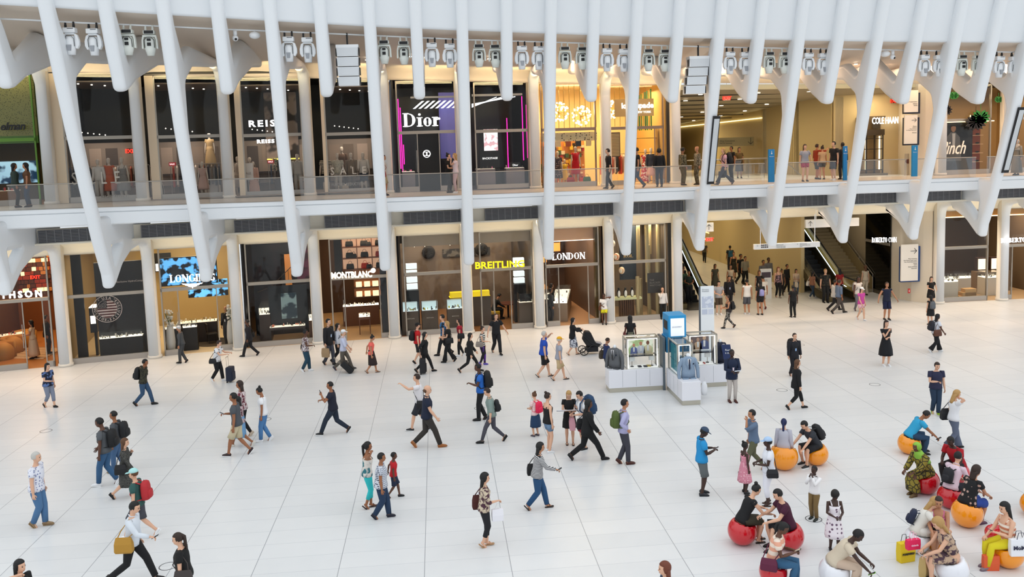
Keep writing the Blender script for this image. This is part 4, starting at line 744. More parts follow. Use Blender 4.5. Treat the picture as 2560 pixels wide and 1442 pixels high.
# exit signs
for x, y, Y, lab, s_ in [(327, 377, 40.0, 'red lit EXIT sign in the first clothes window', 'EXIT'), (1817, 245, 44.0, 'red EXIT sign hanging in the upper corridor', 'EXIT'), (2236, 252, 43.4, 'red EXIT sign above the COLE HAAN shop', 'EXIT'), (1774, 598, 47.0, 'red EXIT sign hanging in the ground floor corridor', 'EXIT'), (88, 692, 44.0, 'red EXIT sign on the mosaic shelf wall', 'EXIT')]:
    p = at_y(x, y, Y); t = thing('exit_sign', lab, 'exit sign', p); w_ = .36 if Y > 39 else .3; MB().box(-w_ / 2, 0, -.12, w_ / 2, .05, .12).build('sign_box', mat('#e8e2da' if x in (1817, 1774) else '#2a0a08', .5), t); text(s_, .24, mat('#ff2a18', .5, em=2.5), (0, -.01, -.09), t, 'lettering', ext=.004, align='CENTER', bold=.006)
    if x in (1817, 1774): MB().cyl((0, .02, .12), (0, .02, (2.6 if x == 1817 else 1.2)), .01, 5).build('rod', STEEL, t)
# dior
mag = mat('#ff1f9a', .5, em=3.0); dz = zS(0)
for k, (i_, u, z0, z1, l) in enumerate([(5, .42, 1.1, 4.3, 'tallest at the left of the Dior window'), (5, .5, .2, 3.9, 'second at the left of the Dior window'), (5, .58, 1.3, 2.2, 'short one by the left Dior counter'), (6, 1.9, .7, 3.3, 'beside the picture screen'), (6, 2.65, 1.3, 4.3, 'left edge of the right magenta frame'), (6, 2.85, 1.4, 3.9, 'right edge of the right magenta frame')]):
    p, a = at(i_, u, .5, dz); b = MB(); b.cyl((0, 0, z0), (0, 0, z1), .02, 6); tag(b.build('neon_tube', mag, loc=p), 'vertical magenta neon tube, ' + l, 'lamp', 'magenta neon tubes')
p, a = at(5, 1.1, .6, dz + 3.9); t = thing('light_canopy', 'white striped light canopy behind the Dior lettering', 'lamp', p, a); MB().box(-.1, 0, .42, 2.0, .1, .5).build('front_bar', mat('#b8b8ba', .4), t)
for k in range(9): MB().prism([(k * .26, -.05), (k * .26 + .12, -.05), (k * .26 + .55, .3), (k * .26 + .43, .3)], .2, .24).build('light_bar', mat('#e8eef2', .5, em=1.6), t)
p, a = at(6, .5, .6, dz + 4.05); t = thing('light_canopy', 'white light canopy above the magenta counters', 'lamp', p, a); MB().box(-.2, 0, .3, 2.2, .1, .4).build('front_bar', mat('#b8b8ba', .4), t); 
for k in range(4): MB().prism([(-.2, -.06 - k * .05), (1.9 - k * .3, .24), (1.9 - k * .3, .28), (-.2, -.03 - k * .05)], .2, .24).build('light_bar', mat('#e8eef2', .5, em=1.6), t)
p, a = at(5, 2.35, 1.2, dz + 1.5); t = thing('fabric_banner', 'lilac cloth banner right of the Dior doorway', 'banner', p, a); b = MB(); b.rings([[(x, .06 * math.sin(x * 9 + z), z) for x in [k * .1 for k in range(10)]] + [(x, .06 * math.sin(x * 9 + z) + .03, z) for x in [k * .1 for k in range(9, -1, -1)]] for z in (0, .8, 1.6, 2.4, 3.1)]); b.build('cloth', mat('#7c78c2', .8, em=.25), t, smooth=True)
p, a = at(5, 1.1, .7, dz); t = thing('wall_panel', 'glossy black door panel with a round white CD emblem', 'panel', p, a); MB().box(0, 0, 0, 1.15, .1, 3.0).build('panel', BLACK, t); b = MB(); ring(b, .15, .18, -.02, 24, (.55, 1.75)); ring(b, .075, .1, -.02, 16, (.48, 1.75)); ring(b, .075, .1, -.02, 16, (.62, 1.75)); b.box(.53, -.03, 1.65, .57, -.01, 1.85); b.build('emblem', SIGNW, t)
p, a = at(6, .55, .45, dz + 1.45); t = thing('video_screen', 'black totem with a pink and white advert picture', 'screen', p, a); MB().box(0, .02, -1.4, .95, .1, 1.5).build('totem', BLACK, t); MB().box(.22, 0, .35, .88, .02, 1.35).build('screen', mat('#fdf4f4', .5, em=1.2, pat='blotch', c2='#c9a0a8', sc=4), t); text('BACKSTAGE', .13, SIGNW, (.12, -.01, -.05), t, 'lettering', ext=.003)
p, a = at(6, 2.95, .6, dz + 1.6); t = thing('video_screen', 'narrow bright picture screen at the right end of the magenta shop', 'screen', p, a); MB().box(0, 0, 0, .35, .05, 1.4).build('screen', mat('#ffffff', .5, em=1.0, pat='blotch', c2='#3a3a5a', sc=6), t); MB().box(-.03, .02, -1.5, .38, .1, 1.45).build('totem', BLACK, t)
for k, (i_, u, l) in enumerate([(5, .75, 'left of the Dior doorway'), (6, .8, 'under the advert screen'), (6, 2.2, 'with the small Dior box on top')]):
    p, a = at(i_, u, .6, dz); case('pink lit make-up counter ' + l, p, a, .9 if k else .6, .5, .95, mat('#8d8488', .4), 0, glow=1.0, jew='#ff8ac0')
p, a = at(6, 2.2, .35, dz + .98); t = thing('box', 'small black box lettered Dior on the right make-up counter', 'box', p, a); MB().box(-.25, 0, 0, .25, .3, .22).build('box_body', BLACK, t); text('Dior', .14, SIGNW, (-.12, -.01, .06), t, 'lettering', ext=.002)
# kate spade
kz = zS(6)
for i_ in (7, 8):
    for k in range(11 if i_ == 7 else 8): p, a = at(i_, .42 + k * .26, .2, zTR(6) + .08); b = MB(); b.cyl((0, 0, 0), (0, 0, zWT(6) - zTR(6) - .15), .014, 6); tag(b.build('brass_rod', gold, loc=p), 'thin vertical brass rod, %s from the left in the %s golden window' % (ORD[k], 'left' if i_ == 7 else 'right'), 'rod', 'brass rods, %s window' % ('left' if i_ == 7 else 'right'))
def burst(lab, loc, r=.45):
    t = thing('chandelier', lab, 'chandelier', loc); b = MB(); c = MB(); random.seed(int(loc[0] * 7)); 
    for k in range(60):
        d = Vector((random.gauss(0, 1), random.gauss(0, 1), random.gauss(0, 1))).normalized(); b.cyl((0, 0, 0), d * r, .006, 4); c.ball(d * r, .045, 6, 4)
    b.build('brass_spikes', gold, t); c.build('bulbs', mat('#fff2cc', .5, em=6), t); MB().cyl((0, 0, 0), (0, 0, 1.45), .01, 5).build('rod', gold, t); MB().ball((0, 0, 0), .08, 10, 8).build('hub', gold, t)
    l = bpy.data.lights.new('bulb', 'POINT'); l.energy = 40; l.color = (1, .85, .55); l.shadow_soft_size = .3; o = bpy.data.objects.new('bulb_light', l); COL.objects.link(o); o.parent = t; o.location = (0, -.5, .3)
for i_, u, z, lab in [(7, 1.5, 10.25, 'starburst chandelier in the middle of the golden window'), (7, 2.6, 10.05, 'starburst chandelier beside the short rib tip in the golden window'), (8, .8, 10.3, 'starburst chandelier left of the beige sign')]: p, a = at(i_, u, 1.4, z); burst(lab, p)
p = at_y(1537, 292, Yf(9) - .35); q = at_y(1634, 246, Yf(9) - .35); t = thing('shop_sign', 'beige hanging shop sign lettered kate spade', 'sign', (p.x, p.y, p.z)); MB().box(0, 0, 0, q.x - p.x, .06, q.z - p.z).build('sign_board', mat('#a88e5c', .5), t); tx = text('kate spade', .36, SIGNW, (.32, -.02, .38), t, 'lettering', ext=.01, bold=.01); text('NEW YORK', .14, SIGNW, (1.0, -.02, .14), t, 'lettering', ext=.01)
p, a = at(7, .35, .4, zTR(6) - .55); t = thing('shelf_unit', 'cream dotted pelmet above the red dress window', 'shelf', p, a); MB().box(0, 0, 0, 2.75, .1, .42).build('pelmet', mat('#f2dfae', .6, pat='dots', c2='#4a3a20', sc=9), t)
for k in range(5): MB().box(.2 + k * .5, -.03, -.25, .45 + k * .5, .05, 0).build('bunting', [BLACK, mat('#e8d0a0', .6), mat('#b0502c', .6)][k % 3], t)
p, a = at(7, .4, 2.2, kz); t = thing('shelf_unit', 'warm shelf wall of accessories behind the red dress', 'shelf', p, a); MB().box(0, .3, 0, 2.6, .36, 2.3).build('back_panel', mat('#c9833c', .6), t); b = MB(); random.seed(11)
for k in range(90): x, z, w_, h_ = random.uniform(0, 2.5), random.uniform(0, 2.1), random.uniform(.06, .2), random.uniform(.06, .22); b.mi = k % 5; b.box(x, random.uniform(0, .2), z, x + w_, .3, z + h_)
b.build('accessories', [mat('#e8c13a', .6), mat('#a8241c', .6), mat('#3a5a2c', .6), mat('#efe2c0', .6), mat('#2a1c14', .6)], t)['kind'] = 'stuff'
p, a = at(7, 1.4, .45, kz); t = thing('display_plinth', 'pale display plinth with bags under the red dress', 'plinth', p, a); MB().box(-1.1, -.15, 0, 1.6, .3, .22).build('plinth', mat('#d8c8a8', .6), t)
for k, (du, c_, cn) in enumerate([(-.7, '#5a8a9a', 'teal'), (.35, '#b01c20', 'red'), (1.15, '#3a6a3a', 'green')]): p, a = at(7, 1.4 + du, .4, kz + .22); handbag(cn + ' handbag on the plinth of the red dress window', p, a, mat(c_, .5), .36, .24, .14)
p, a = at(8, .5, 1.2, kz + 1.35); t = thing('framed_picture', 'framed sheet of fine black print in the beige sign shop', 'picture', p, a); MB().box(0, 0, 0, .72, .04, 1.2).build('frame', dwood, t); MB().box(.04, -.01, .04, .68, 0, 1.16).build('print', mat('#d8c08c', .6, pat='hstripe', c2='#6a5a3c', sc=90), t)
p, a = at(8, 2.7, .9, kz + 2.9); t = thing('wall_panel', 'green and yellow striped slats behind the beige sign', 'panel', p, a)
for k in range(9): MB().box(-.8 + k * .1, 0, -.3, -.74 + k * .1, .04, 1.3 + k * .05).build('slat', mat(['#5a9a3a', '#e0b840', '#3a7a2c'][k % 3], .5, em=.2), t)
p, a = at(8, 2.95, 1.0, kz + .1); t = thing('shelf_unit', 'tall brass shelf with hanging clothes by the beige sign shop doorway', 'shelf', p, a)
for k in range(4): MB().box(-1.1, 0, k * .7, .1, .3, k * .7 + .03).build('shelf', gold, t)
for s_ in (-1.1, .07): MB().box(s_, 0, 0, s_ + .03, .3, 2.6).build('post', gold, t)
# Pinch window
p, a = at(13, .35, .45, 7.0); t = thing('poster', 'dark poster of a man in a grey jacket behind the word Pinch', 'poster', p, a); MB().box(0, 0, -.35, 2.0, .05, 2.3).build('print', mat('#17171a', .5, pat='blotch', c2='#2c2c2e', sc=3), t); b = MB(); b.ball((.95, -.02, 1.85), (.14, .03, .19), 12, 8); b.build('portrait_head', mat('#b08468', .6), t, smooth=True); MB().prism([(.45, .2), (1.4, .2), (1.3, 1.4), (1.05, 1.66), (.8, 1.66), (.55, 1.35)], -.03, 0).build('portrait_jacket', mat('#6e6f70', .7), t); MB().prism([(.92, .6), (1.02, .6), (1.05, 1.6), (.88, 1.6)], -.04, -.02).build('portrait_shirt', mat('#d8d6d2', .7), t); MB().ball((.95, -.015, 1.98), (.15, .03, .1), 12, 8).build('portrait_hair', mat('#1c1410', .6), t, smooth=True)
p, a = at(13, 2.6, .6, 6.6); t = thing('shelf_unit', 'red-brown shoe shelf right of the Pinch poster', 'shelf', p, a); MB().box(-.25, .2, 0, .4, .26, 2.6).build('back_panel', mat('#8a4632', .6), t)
for k in range(5): MB().box(-.25, -.05, .5 + k * .45, .4, .2, .53 + k * .45).build('shelf', mat('#e8c8a0', .5), t); b = MB(); b.ball((.08, .05, .58 + k * .45), (.12, .05, .05), 8, 5); tag(_rot(b.build('shoe', BLACK, loc=(p + Vector((0, -.1, 0)))), a), 'dark shoe on the %s board of the red-brown shelf' % ['lowest', 'second', 'third', 'fourth', 'top'][k], 'shoe', 'shoes on the red-brown shelf')
MB().box(-.32, -.06, 0, -.27, 0, 2.9).build('light_strip', WARML, t)
b = MB(); p, a = at(13, .5, .3, 9.15); tag(_rot(MB().box(0, 0, 0, 2.9, .04, .05).build('light_strip', WARML, loc=p), a), 'thin warm light strip above the Pinch poster', 'lamp')
def monstera(lab, loc, s, c):
    t = thing('monstera_leaf', lab, 'leaf', loc); b = MB()
    for sg in (-1, 1):
        for k in range(6): an = math.radians(20 + k * 25); d = Vector((sg * math.sin(an), 0, -math.cos(an))) * s * (1 - .25 * abs(k - 2.5) / 2.5); w_ = Vector((-d.z, 0, d.x)).normalized() * s * .2; b.prism([(0, 0), (d.x * .6 + w_.x, d.z * .6 + w_.z), (d.x, d.z), (d.x * .6 - w_.x, d.z * .6 - w_.z)], 0, .03)
    b.ball((0, .02, -s * .1), (s * .42, .02, s * .42), 14, 6); b.build('leaf_blade', c, t); MB().cyl((0, .02, 0), (0, .02, s * 1.3), .012, 5).build('stem', c, t)
gl_ = mat('#1f7a2c', .5); bl_ = mat('#1a1414', .5)
for x, y, s, c, lab in [(2452, 292, .55, gl_, 'large green monstera leaf in front of the Pinch window'), (2440, 305, .6, bl_, 'black monstera leaf below the large green one'), (2385, 238, .3, gl_, 'small green monstera leaf near the top of the Pinch window'), (2364, 275, .4, bl_, 'black monstera leaf at the left edge of the Pinch window'), (2497, 248, .25, gl_, 'green leaf tip at the right edge of the Pinch window')]:
    monstera(lab, at_y(x, y, 40.62), s, c)
# ------------------------------------------------------------------ stage lights, loudspeakers and cameras on the pipe
def pipe_pt(px):
    y = interp(px, [0, 160, 400, 600, 740, 960, 1160, 1400, 1600, 1800, 2000, 2250, 2560], [45, 55, 65, 75, 80, 90, 99, 106, 112, 118, 121, 125, 131]); Y = 33
    for _ in range(30): p = at_y(px, y, Y); Y = .5 * Y + .5 * (front(p.x, p.z) + .95)
    return at_y(px, y, Y)
pp = [pipe_pt(x) for x in range(-40, 2641, 120)]
tag(MB().tube(pp, .03, 8).build('lighting_pipe', WHITE, smooth=True), 'long thin white pipe carrying all the white stage lights', 'pipe')
lw = mat('#eef0f2', .35); lg = mat('#e0e3dc', .35); grey = mat('#9da0a6', .5)
def head_a():     # wash light: pear-shaped arms around a tapering body with a grille
    t = thing('moving_head_light', 'x', 'stage light'); 
    b = MB(); b.box(-.26, -.17, -.42, .26, .17, -.2); b.build('base_housing', lw, t, bevel=.035); MB().box(-.05, -.18, -.26, .2, -.165, -.235).build('display_slot', DARK, t)
    b = MB()
    for s in (-1, 1): b.prism([(s * .17, -.44), (s * .3, -.5), (s * .375, -.75), (s * .37, -.95), (s * .28, -1.12), (s * .2, -1.08), (s * .2, -.6)], -.1, .1)
    b.box(-.2, -.1, -.5, .2, .1, -.42); b.build('yoke', lw, t, bevel=.03)
    b = MB(); b.tube([(0, 0, -.56), (0, 0, -.75), (0, 0, -1.0), (0, 0, -1.36)], [(.17, .17), (.2, .2), (.2, .2), (.165, .165)], 14, ref=(1, 0, 0), round_=False); b.build('lamp_body', lw, t, smooth=True)
    MB().prism([(-.11, -.95), (.09, -.95), (.06, -1.2), (-.07, -1.2)], -.225, -.18).build('vent_grille', grey, t)
    b = MB(); b.tube([(-.19, -.12, -1.0), (-.19, -.16, -.68), (-.1, -.19, -.56), (.1, -.19, -.56), (.19, -.16, -.68), (.19, -.12, -1.0)], .011, 5); b.build('seam', DARK, t)
    for s in (-1, 1): b = MB(); b.box(s * .17 - .04, -.04, -.2, s * .17 + .04, .04, -.06); b.tube([(s * .17, 0, -.08), (s * .17, 0, .03)], .045, 8); b.build('clamp', DARK, t)
    return t
def head_b():     # profile light: squarer arms, two black openings in the body
    t = thing('moving_head_light', 'x', 'stage light'); 
    b = MB(); b.box(-.25, -.16, -.36, .25, .16, -.18); b.build('base_housing', lg, t, bevel=.04); MB().box(-.2, -.175, -.34, .2, -.155, -.2).build('display_panel', DARK, t)
    b = MB()
    for s in (-1, 1): b.prism([(s * .2, -.4), (s * .3, -.42), (s * .34, -.6), (s * .35, -1.0), (s * .27, -1.0), (s * .26, -.6)], -.1, .1)
    b.box(-.3, -.1, -.48, .3, .1, -.38); b.build('yoke', lg, t, bevel=.03)
    b = MB(); b.tube([(0, 0, -.5), (0, 0, -.6), (0, 0, -1.0), (0, 0, -1.3)], [(.19, .16), (.24, .2), (.24, .2), (.15, .15)], 14, ref=(1, 0, 0), round_=False); b.build('lamp_body', lg, t, smooth=True)
    b = MB(); b.box(-.08, -.235, -.66, .08, -.19, -.56); b.box(-.08, -.235, -.88, .08, -.19, -.74); b.build('black_openings', BLACK, t)
    b = MB(); b.tube([(-.21, -.12, -.95), (-.21, -.16, -.62), (-.1, -.19, -.5), (.1, -.19, -.5), (.21, -.16, -.62), (.21, -.12, -.95)], .014, 5); b.build('seam', DARK, t)
    for s in (-1, 1): b = MB(); b.box(s * .15 - .04, -.04, -.18, s * .15 + .04, .04, -.06); b.tube([(s * .15, 0, -.08), (s * .15, 0, .03)], .045, 8); b.build('clamp', lg, t)
    return t
HEADS = [(173, 'a'), (231, 'a'), (317, 'b'), (372, 'b'), (720, 'a'), (767, 'a'), (959, 'b'), (1008, 'b'), (1078, 'a'), (1123, 'a'), (1196, 'b'), (1237, 'b'), (1303, 'a'), (1345, 'a'), (1411, 'b'), (1454, 'b'), (1516, 'a'), (1558, 'a'), (1620, 'b'), (1661, 'b'), (1824, 'a'), (1863, 'a'), (1922, 'b'), (1961, 'b'), (2020, 'a'), (2058, 'a'), (2310, 'a'), (2348, 'a'), (2404, 'b'), (2444, 'b'), (2498, 'a'), (2536, 'a')]
gaps = ['over the first dress window', 'between the first and second short ribs', 'over the wide-spaced white lettering', 'right of the left loudspeaker', 'over the glowing-sign lettering', 'at the magenta shop\'s left end', 'at the magenta shop\'s right end', 'over the golden windows\' left column', 'over the middle golden window', 'over the beige hanging sign', 'right of the second loudspeaker', 'over the upper corridor exit sign', 'over the yellow corridor wall', 'right of the small camera over the white block lettering', 'over the script-word poster', 'nearest the right edge']
A_ = head_a(); B_ = head_b(); A_.scale = B_.scale = (.78, .78, .78)
for k, (px, ty) in enumerate(HEADS):
    p = pipe_pt(px) + Vector((0, 0, -.03)); rz = .06 if px > 1280 else 0; lab = 'white stage light with %s, %s of the pair %s' % ('a vent grille' if ty == 'a' else 'two black openings', 'left' if k % 2 == 0 else 'right', gaps[k // 2])
    if k == 0: A_.location = p; A_['label'] = lab; A_['group'] = 'stage lights with a vent grille'
    elif k == 2: B_.location = p; B_['label'] = lab; B_['group'] = 'stage lights with two black openings'
    else: o = dup(A_ if ty == 'a' else B_, p, rz + random.uniform(-.08, .08), lab, 'stage lights with a vent grille' if ty == 'a' else 'stage lights with two black openings')
for px, lab in [(867, 'white four-box loudspeaker column hanging left of the glowing-sign lettering'), (1745, 'white four-box loudspeaker column hanging over the people in camouflage')]:
    p = pipe_pt(px); sk = 0.0 if px < 1000 else -.05; t = thing('loudspeaker_column', lab, 'loudspeaker', p); MB().box(-.03, -.03, -.4, .03, .03, .05).build('hoist', BLACK, t); MB().box(-.42, -.2, -.5, .42, .3, -.4).build('top_frame', lw, t)
    for k in range(4):
        dx = sk * k; z = -.5 - k * .36; c_ = MB().prism([(-.4 + dx, z), (.4 + dx, z), (.38 + dx, z - .33), (-.42 + dx if sk else -.38 + dx, z - .33)], -.22 + .03 * k, .32); c = c_.build('speaker_box', lw, t)
        MB().prism([(-.37 + dx, z - .02), (.37 + dx, z - .02), (.36 + dx, z - .3), (-.37 + dx, z - .3)], -.235 + .03 * k, -.222 + .03 * k).build('grille', mat('#d5d8db', .5), c)
        for s in (-1, 1): MB().box(s * .43 + dx - .015, -.1, z - .31, s * .43 + dx + .015, .05, z - .03).build('side_rigging', DARK, c)
for px, dome, lab in [(587, 0, 'small white camera with a black lens under the pipe, left side'), (636, 1, 'white round dome camera under the pipe, left side'), (2232, 0, 'small white camera with a black lens under the pipe, right side'), (2213, 1, 'white round dome camera under the pipe, right side')]:
    p = pipe_pt(px); t = thing('camera', lab, 'camera', p)
    if dome: MB().ball((0, 0, -.17), (.2, .2, .13), 16, 10).build('dome', lw, t, smooth=True); MB().cyl((0, 0, -.1), (0, 0, 0), .02, 6).build('stem', lw, t)
    else: MB().cyl((0, 0, -.2), (0, 0, -.02), .07, 10).build('camera_body', lw, t, smooth=True); MB().ball((0, 0, -.3), .11, 12, 8).build('camera_housing', lw, t, smooth=True); MB().ball((.03, -.07, -.34), .05, 8, 6).build('lens', BLACK, t)
# ------------------------------------------------------------------ ground floor corridor, escalators and stairs
yel = mat('#c4b184', .5); yel2 = mat('#d8caa8', .5); stone = mat('#d9cdb8', .55)
def wallq(x0, y0, x1, y1, z0, z1, m, name='wall_side', th=.15):
    d = Vector((x1 - x0, y1 - y0, 0)); n = Vector((-d.y, d.x, 0)).normalized() * th; b = MB()
    b.rings([[(x0, y0, z0), (x1, y1, z0), (x1 + n.x, y1 + n.y, z0), (x0 + n.x, y0 + n.y, z0)], [(x0, y0, z1), (x1, y1, z1), (x1 + n.x, y1 + n.y, z1), (x0 + n.x, y0 + n.y, z1)]]); return struct(b.build(name, m))
wallq(20.35, 90, 20.35, 45.5, 0, 5.4, yel, th=-.2); wallq(11.75, 41, 11.75, 90, 0, 5.4, mat('#b7a98c', .5), th=.2); wallq(11.7, 88, 21, 88, 0, 10.5, yel, 'wall_back')
wallq(24.15, 42.6, 24.15, 60, 0, 5.6, mat('#9c8f7a', .5), th=-.3)
MB().box(11.8, 40.7, 5.3, 20.4, 88, 5.45).build('ceiling', mat('#e6dcc4', .6), kind='structure'); 
for k, (Y, p) in enumerate([(44, 110), (50, 130), (57, 140), (65, 140), (76, 160)]): alight('corridor_light', (17.3, Y, 5.2), 4, p * .7, (1, .8, .5), (0, 0, -1), .6)
for k, (Y0, Y1, lab) in enumerate([(60.5, 66, 'lit shop window with small shelves, deep on the right of the ground floor corridor'), (68, 76, 'dark glass shop window at the far end of the corridor\'s right wall')]):
    t = thing('shop_window', lab, 'window', (20.3, Y0, 0)); MB().box(-.08, 0, .3, -.02, Y1 - Y0, 4.2).build('pane', mat('#3a3022' if k else '#6a4a28', .3), t); MB().box(-.12, -.25, 0, 0, 0, 5.2).build('side_post', yel2, t); MB().box(-.12, Y1 - Y0, 0, 0, Y1 - Y0 + .6, 5.2).build('far_post', yel2, t)
    if not k:
        for q in range(5): MB().box(-.2, 1.0, 1.3 + q * .55, -.1, 4.2, 1.36 + q * .55).build('lit_shelf', mat('#ffdc9a', .5, em=1.6), t)
def escalator(lab, X0, X1, Yb, run, lights=False):
    t = thing('escalator', lab, 'escalator', (X0, Yb, 0)); w = X1 - X0; tan_ = .54; rise = run * tan_; b = MB()
    for k in range(int(run / .4)): y = 1.2 + k * .4; z = .1 + k * .4 * tan_; b.box(.28, y, max(z - .4, 0), w - .28, y + .42, z)
    b.build('steps', mat('#1b1b1d', .5, .3), t)
    MB().box(.2, -.9, 0, w - .2, 1.25, .04).build('landing_plate', mat('#4a4640', .4, .6), t)
    for s, x in ((0, .12), (1, w - .12)):
        q = MB(); q.prism([(-.6, 0), (.6, 0), (1.2, .1), (1.2 + run, .1 + rise), (1.2 + run, .55 + rise), (1.1, .5), (-.3, .35), (-.6, .3)], x - .12, x + .12, 'x'); q.build('skirt', mat('#5c5238', .3, .7), t)
        g = MB(); g.prism([(-.55, .32), (1.1, .45), (1.2 + run, .5 + rise), (1.2 + run, 1.05 + rise), (1.1, 1.0), (-.35, .95), (-.6, .65)], x - .01, x + .01, 'x'); g.build('balustrade', mat('#b0944c', .35, .25) if s == 1 else GLASS, t)
        h = MB(); h.tube([(x, -.3, .36), (x, -.62, .5), (x, -.62, .8), (x, -.35, 1.0), (x, 1.1, 1.05), (x, 1.2 + run, 1.1 + rise)], .04, 8, ref=(1, 0, 0)); h.build('handrail', BLACK, t, smooth=True)
        if s == 1: q = MB(); q.tube([(x - .14, .6, .58), (x - .14, 1.1, .64), (x - .14, 1.2 + run, .7 + rise)], .022, 6); q.build('light_line', mat('#d8f0ff', .5, em=2.5), t)
    return t
escalator('escalator with black steps behind the blue box kiosk, rising left', 12.4, 14.15, 42.9, 9.0)
escalator('escalator with a bright white light line beside the stairs', 20.3, 22.05, 42.9, 9.5, True)
t = thing('staircase', 'pale stone staircase between the right escalator and the dark shop window', 'stairs', (22.15, 44.6, 0)); b = MB()
for k in range(30): b.box(0, k * .31, 0, 1.75, k * .31 + .32, .17 * (k + 1))
b.build('steps', mat('#8f8268', .5), t)
for x in (.0, 1.72): b = MB(); b.tube([(x, 0, 1.0), (x, 9.3, 6.1)], .025, 6, ref=(1, 0, 0)); [b.cyl((x, k * 1.55, k * .85), (x, k * 1.55, 1.0 + k * .85), .015, 5) for k in range(7)]; b.build('handrail', STEEL, t)
b = MB(); b.prism([(0, 0), (9.3, 5.1), (9.3, 5.9), (0, .8)], 1.7, 1.73, 'x'); b.build('stair_panel', mat('#8a7a58', .3), t)
MB().box(20.4, 53.5, 0, 24.2, 53.8, 10).build('wall_back', mat('#57503e', .6), kind='structure')
alight('stair_light', (22.6, 46, 5.2), 2.2, 35, (1, .85, .6), (0, 0, -1), 1.2)
# white wall with signs between the dark side window and the corner shop
wallc = [(24.02, 45.6), (24.02, 42.9), (24.08, 42.2), (24.3, 41.5), (24.65, 41.05), (24.95, 40.75)]
for z0, z1, nm in ((0, 5.3, 'wall_right'), (6.5, 11.2, 'wall_right')):
    if z0: wallc = [(24.8, 43.9), (24.4, 42.4), (24.25, 41.6), (24.35, 41.2), (24.6, 40.95), (24.95, 40.75)]
    b = MB(); b.rings([[(x, y, z) for x, y in wallc] + [(x + .35, y + .3, z) for x, y in wallc[::-1]] for z in (z0, z1)]); b.build(nm, mat('#e2d6c2', .5), smooth=False, kind='structure')
t = thing('shop_window', 'dark side window under the small white lettering on the wall beside the stairs', 'window', (24.0, 42.95, 0)); MB().box(-.06, 0, .2, .0, 2.6, 4.7).build('pane', mat('#0d0c0a', .08), t); MB().box(-.1, 0, 2.75, .0, 2.6, 2.9).build('transom', FR, t); MB().box(-.12, 0, 0, 0, 2.6, .2).build('sill', mat('#4a4236', .4), t)
def arrow(b, x, z, s, d=0):
    c, s_ = math.cos(d), math.sin(d)
    def seg(x0, z0, x1, z1): P = [(x + s * (c * a - s_ * e), z + s * (s_ * a + c * e)) for a, e in ((x0, z0), (x1, z1))]; v = Vector((P[1][0] - P[0][0], P[1][1] - P[0][1])).normalized() * s * .03; b.prism([(P[0][0] - v.y, P[0][1] + v.x), (P[0][0] + v.y, P[0][1] - v.x), (P[1][0] + v.y, P[1][1] - v.x), (P[1][0] - v.y, P[1][1] + v.x)], -.025, -.015)
    seg(-.5, 0, .5, 0); seg(.5, 0, .1, .42); seg(.5, 0, .1, -.42)
ink = mat('#2a2a30', .6); blu = mat('#123e7c', .5); navy = mat('#0c1730', .5)
def wsign(lab, x0, y0, x1, y1, Y, lines, edge, arr=True, rz=0.0):
    p = at_y(x0, y1, Y); q = at_y(x1, y0, Y); w, h = q.x - p.x, q.z - p.z; t = thing('wall_sign', lab, 'sign', p, rz); MB().box(0, 0, 0, w, .08, h).build('sign_face', mat('#efe9df', .5), t); MB().box(.06, .08, -.07, w + .15, .3, h - .12).build('edge', edge, t)
    if arr: b = MB(); arrow(b, w * .72, h * .82, w * .36); b.build('arrow', ink, t)
    text(lines, h * .036 if arr else h * .07, ink, (w * .93, -.012, h * .6 if arr else h * .45), t, 'lettering', ext=.002, align='RIGHT', line=1.25)
wsign('white direction sign with a right arrow and a blue edge on the ground floor wall', 2252, 610, 2296, 703, 41.0, 'West Concourse\nOne World Trade Center\nOne World Observatory\nSubway\nPATH\nShops and Dining\nRestrooms', blu)
wsign('beige direction sign with a right arrow beside the upper block lettering', 2261, 287, 2294, 360, 40.7, 'Elevators\nEscalators\nWest Concourse\nOne World Trade Center\n\nRestrooms', navy)
wsign('upper beige direction sign partly behind a short rib tip', 2261, 225, 2296, 281, 40.7, 'World Trade Center\nSubway\nPATH', navy, False)
p = at_y(2273, 727, 41.2); t = thing('fire_sign', 'small red fire hose sign low on the white wall', 'sign', p); MB().box(-.06, 0, -.12, .06, .03, .12).build('plate', mat('#c02a2a', .5), t); MB().box(-.015, -.005, -.06, .015, 0, .05).build('symbol', WHITE, t)
# hanging direction signs
def hsign(lab, x0, y0, x1, y1, Y, groups, rods=()):
    p = at_y(x0, y1, Y); q = at_y(x1, y0, Y); w, h = q.x - p.x, q.z - p.z; t = thing('hanging_sign', lab, 'sign', p); MB().box(0, 0, 0, w, .15, h).build('sign_board', mat('#f1eeea', .5), t)
    for ax, d, txt, tx, ln in groups:
        if ax is not None: b = MB(); arrow(b, ax * w, h * .72 if d != 'up' else h * .5, h * .28 if d != 'up' else h * .6, {'l': PI, 'r': 0, 'up': PI / 2, 'd': -PI / 2}[d]); b.build('arrow', ink, t)
        if txt: text(txt, h * .2, ink, (tx * w, -.012, h * .66), t, 'lettering', ext=.002, line=1.3)
    for x in rods: MB().cyl((x * w, .07, h), (x * w, .07, h + 1.3), .02, 6).build('rod', WHITE, t)
    return t
t = hsign('long white hanging sign with two arrows in front of the right escalator', 1886, 604, 2050, 624, 38.4, [(.05, 'l', 'Fulton', .1, 1), (None, '', 'South Concourse\n4 World Trade Center\n3 World Trade Center', .33, 3), (.65, 'r', 'West Concourse\nOne World Trade Center\nPATH', .69, 3)], (.1, .93))
b = MB(); 
for k in range(8): b.cyl((.36 + (k % 4) * .09, -.01, .2 - (k // 4) * .1), (.36 + (k % 4) * .09, -.02, .2 - (k // 4) * .1), .035, 10)
b.build('route_bullets', mat('#3a2a30', .5), t)
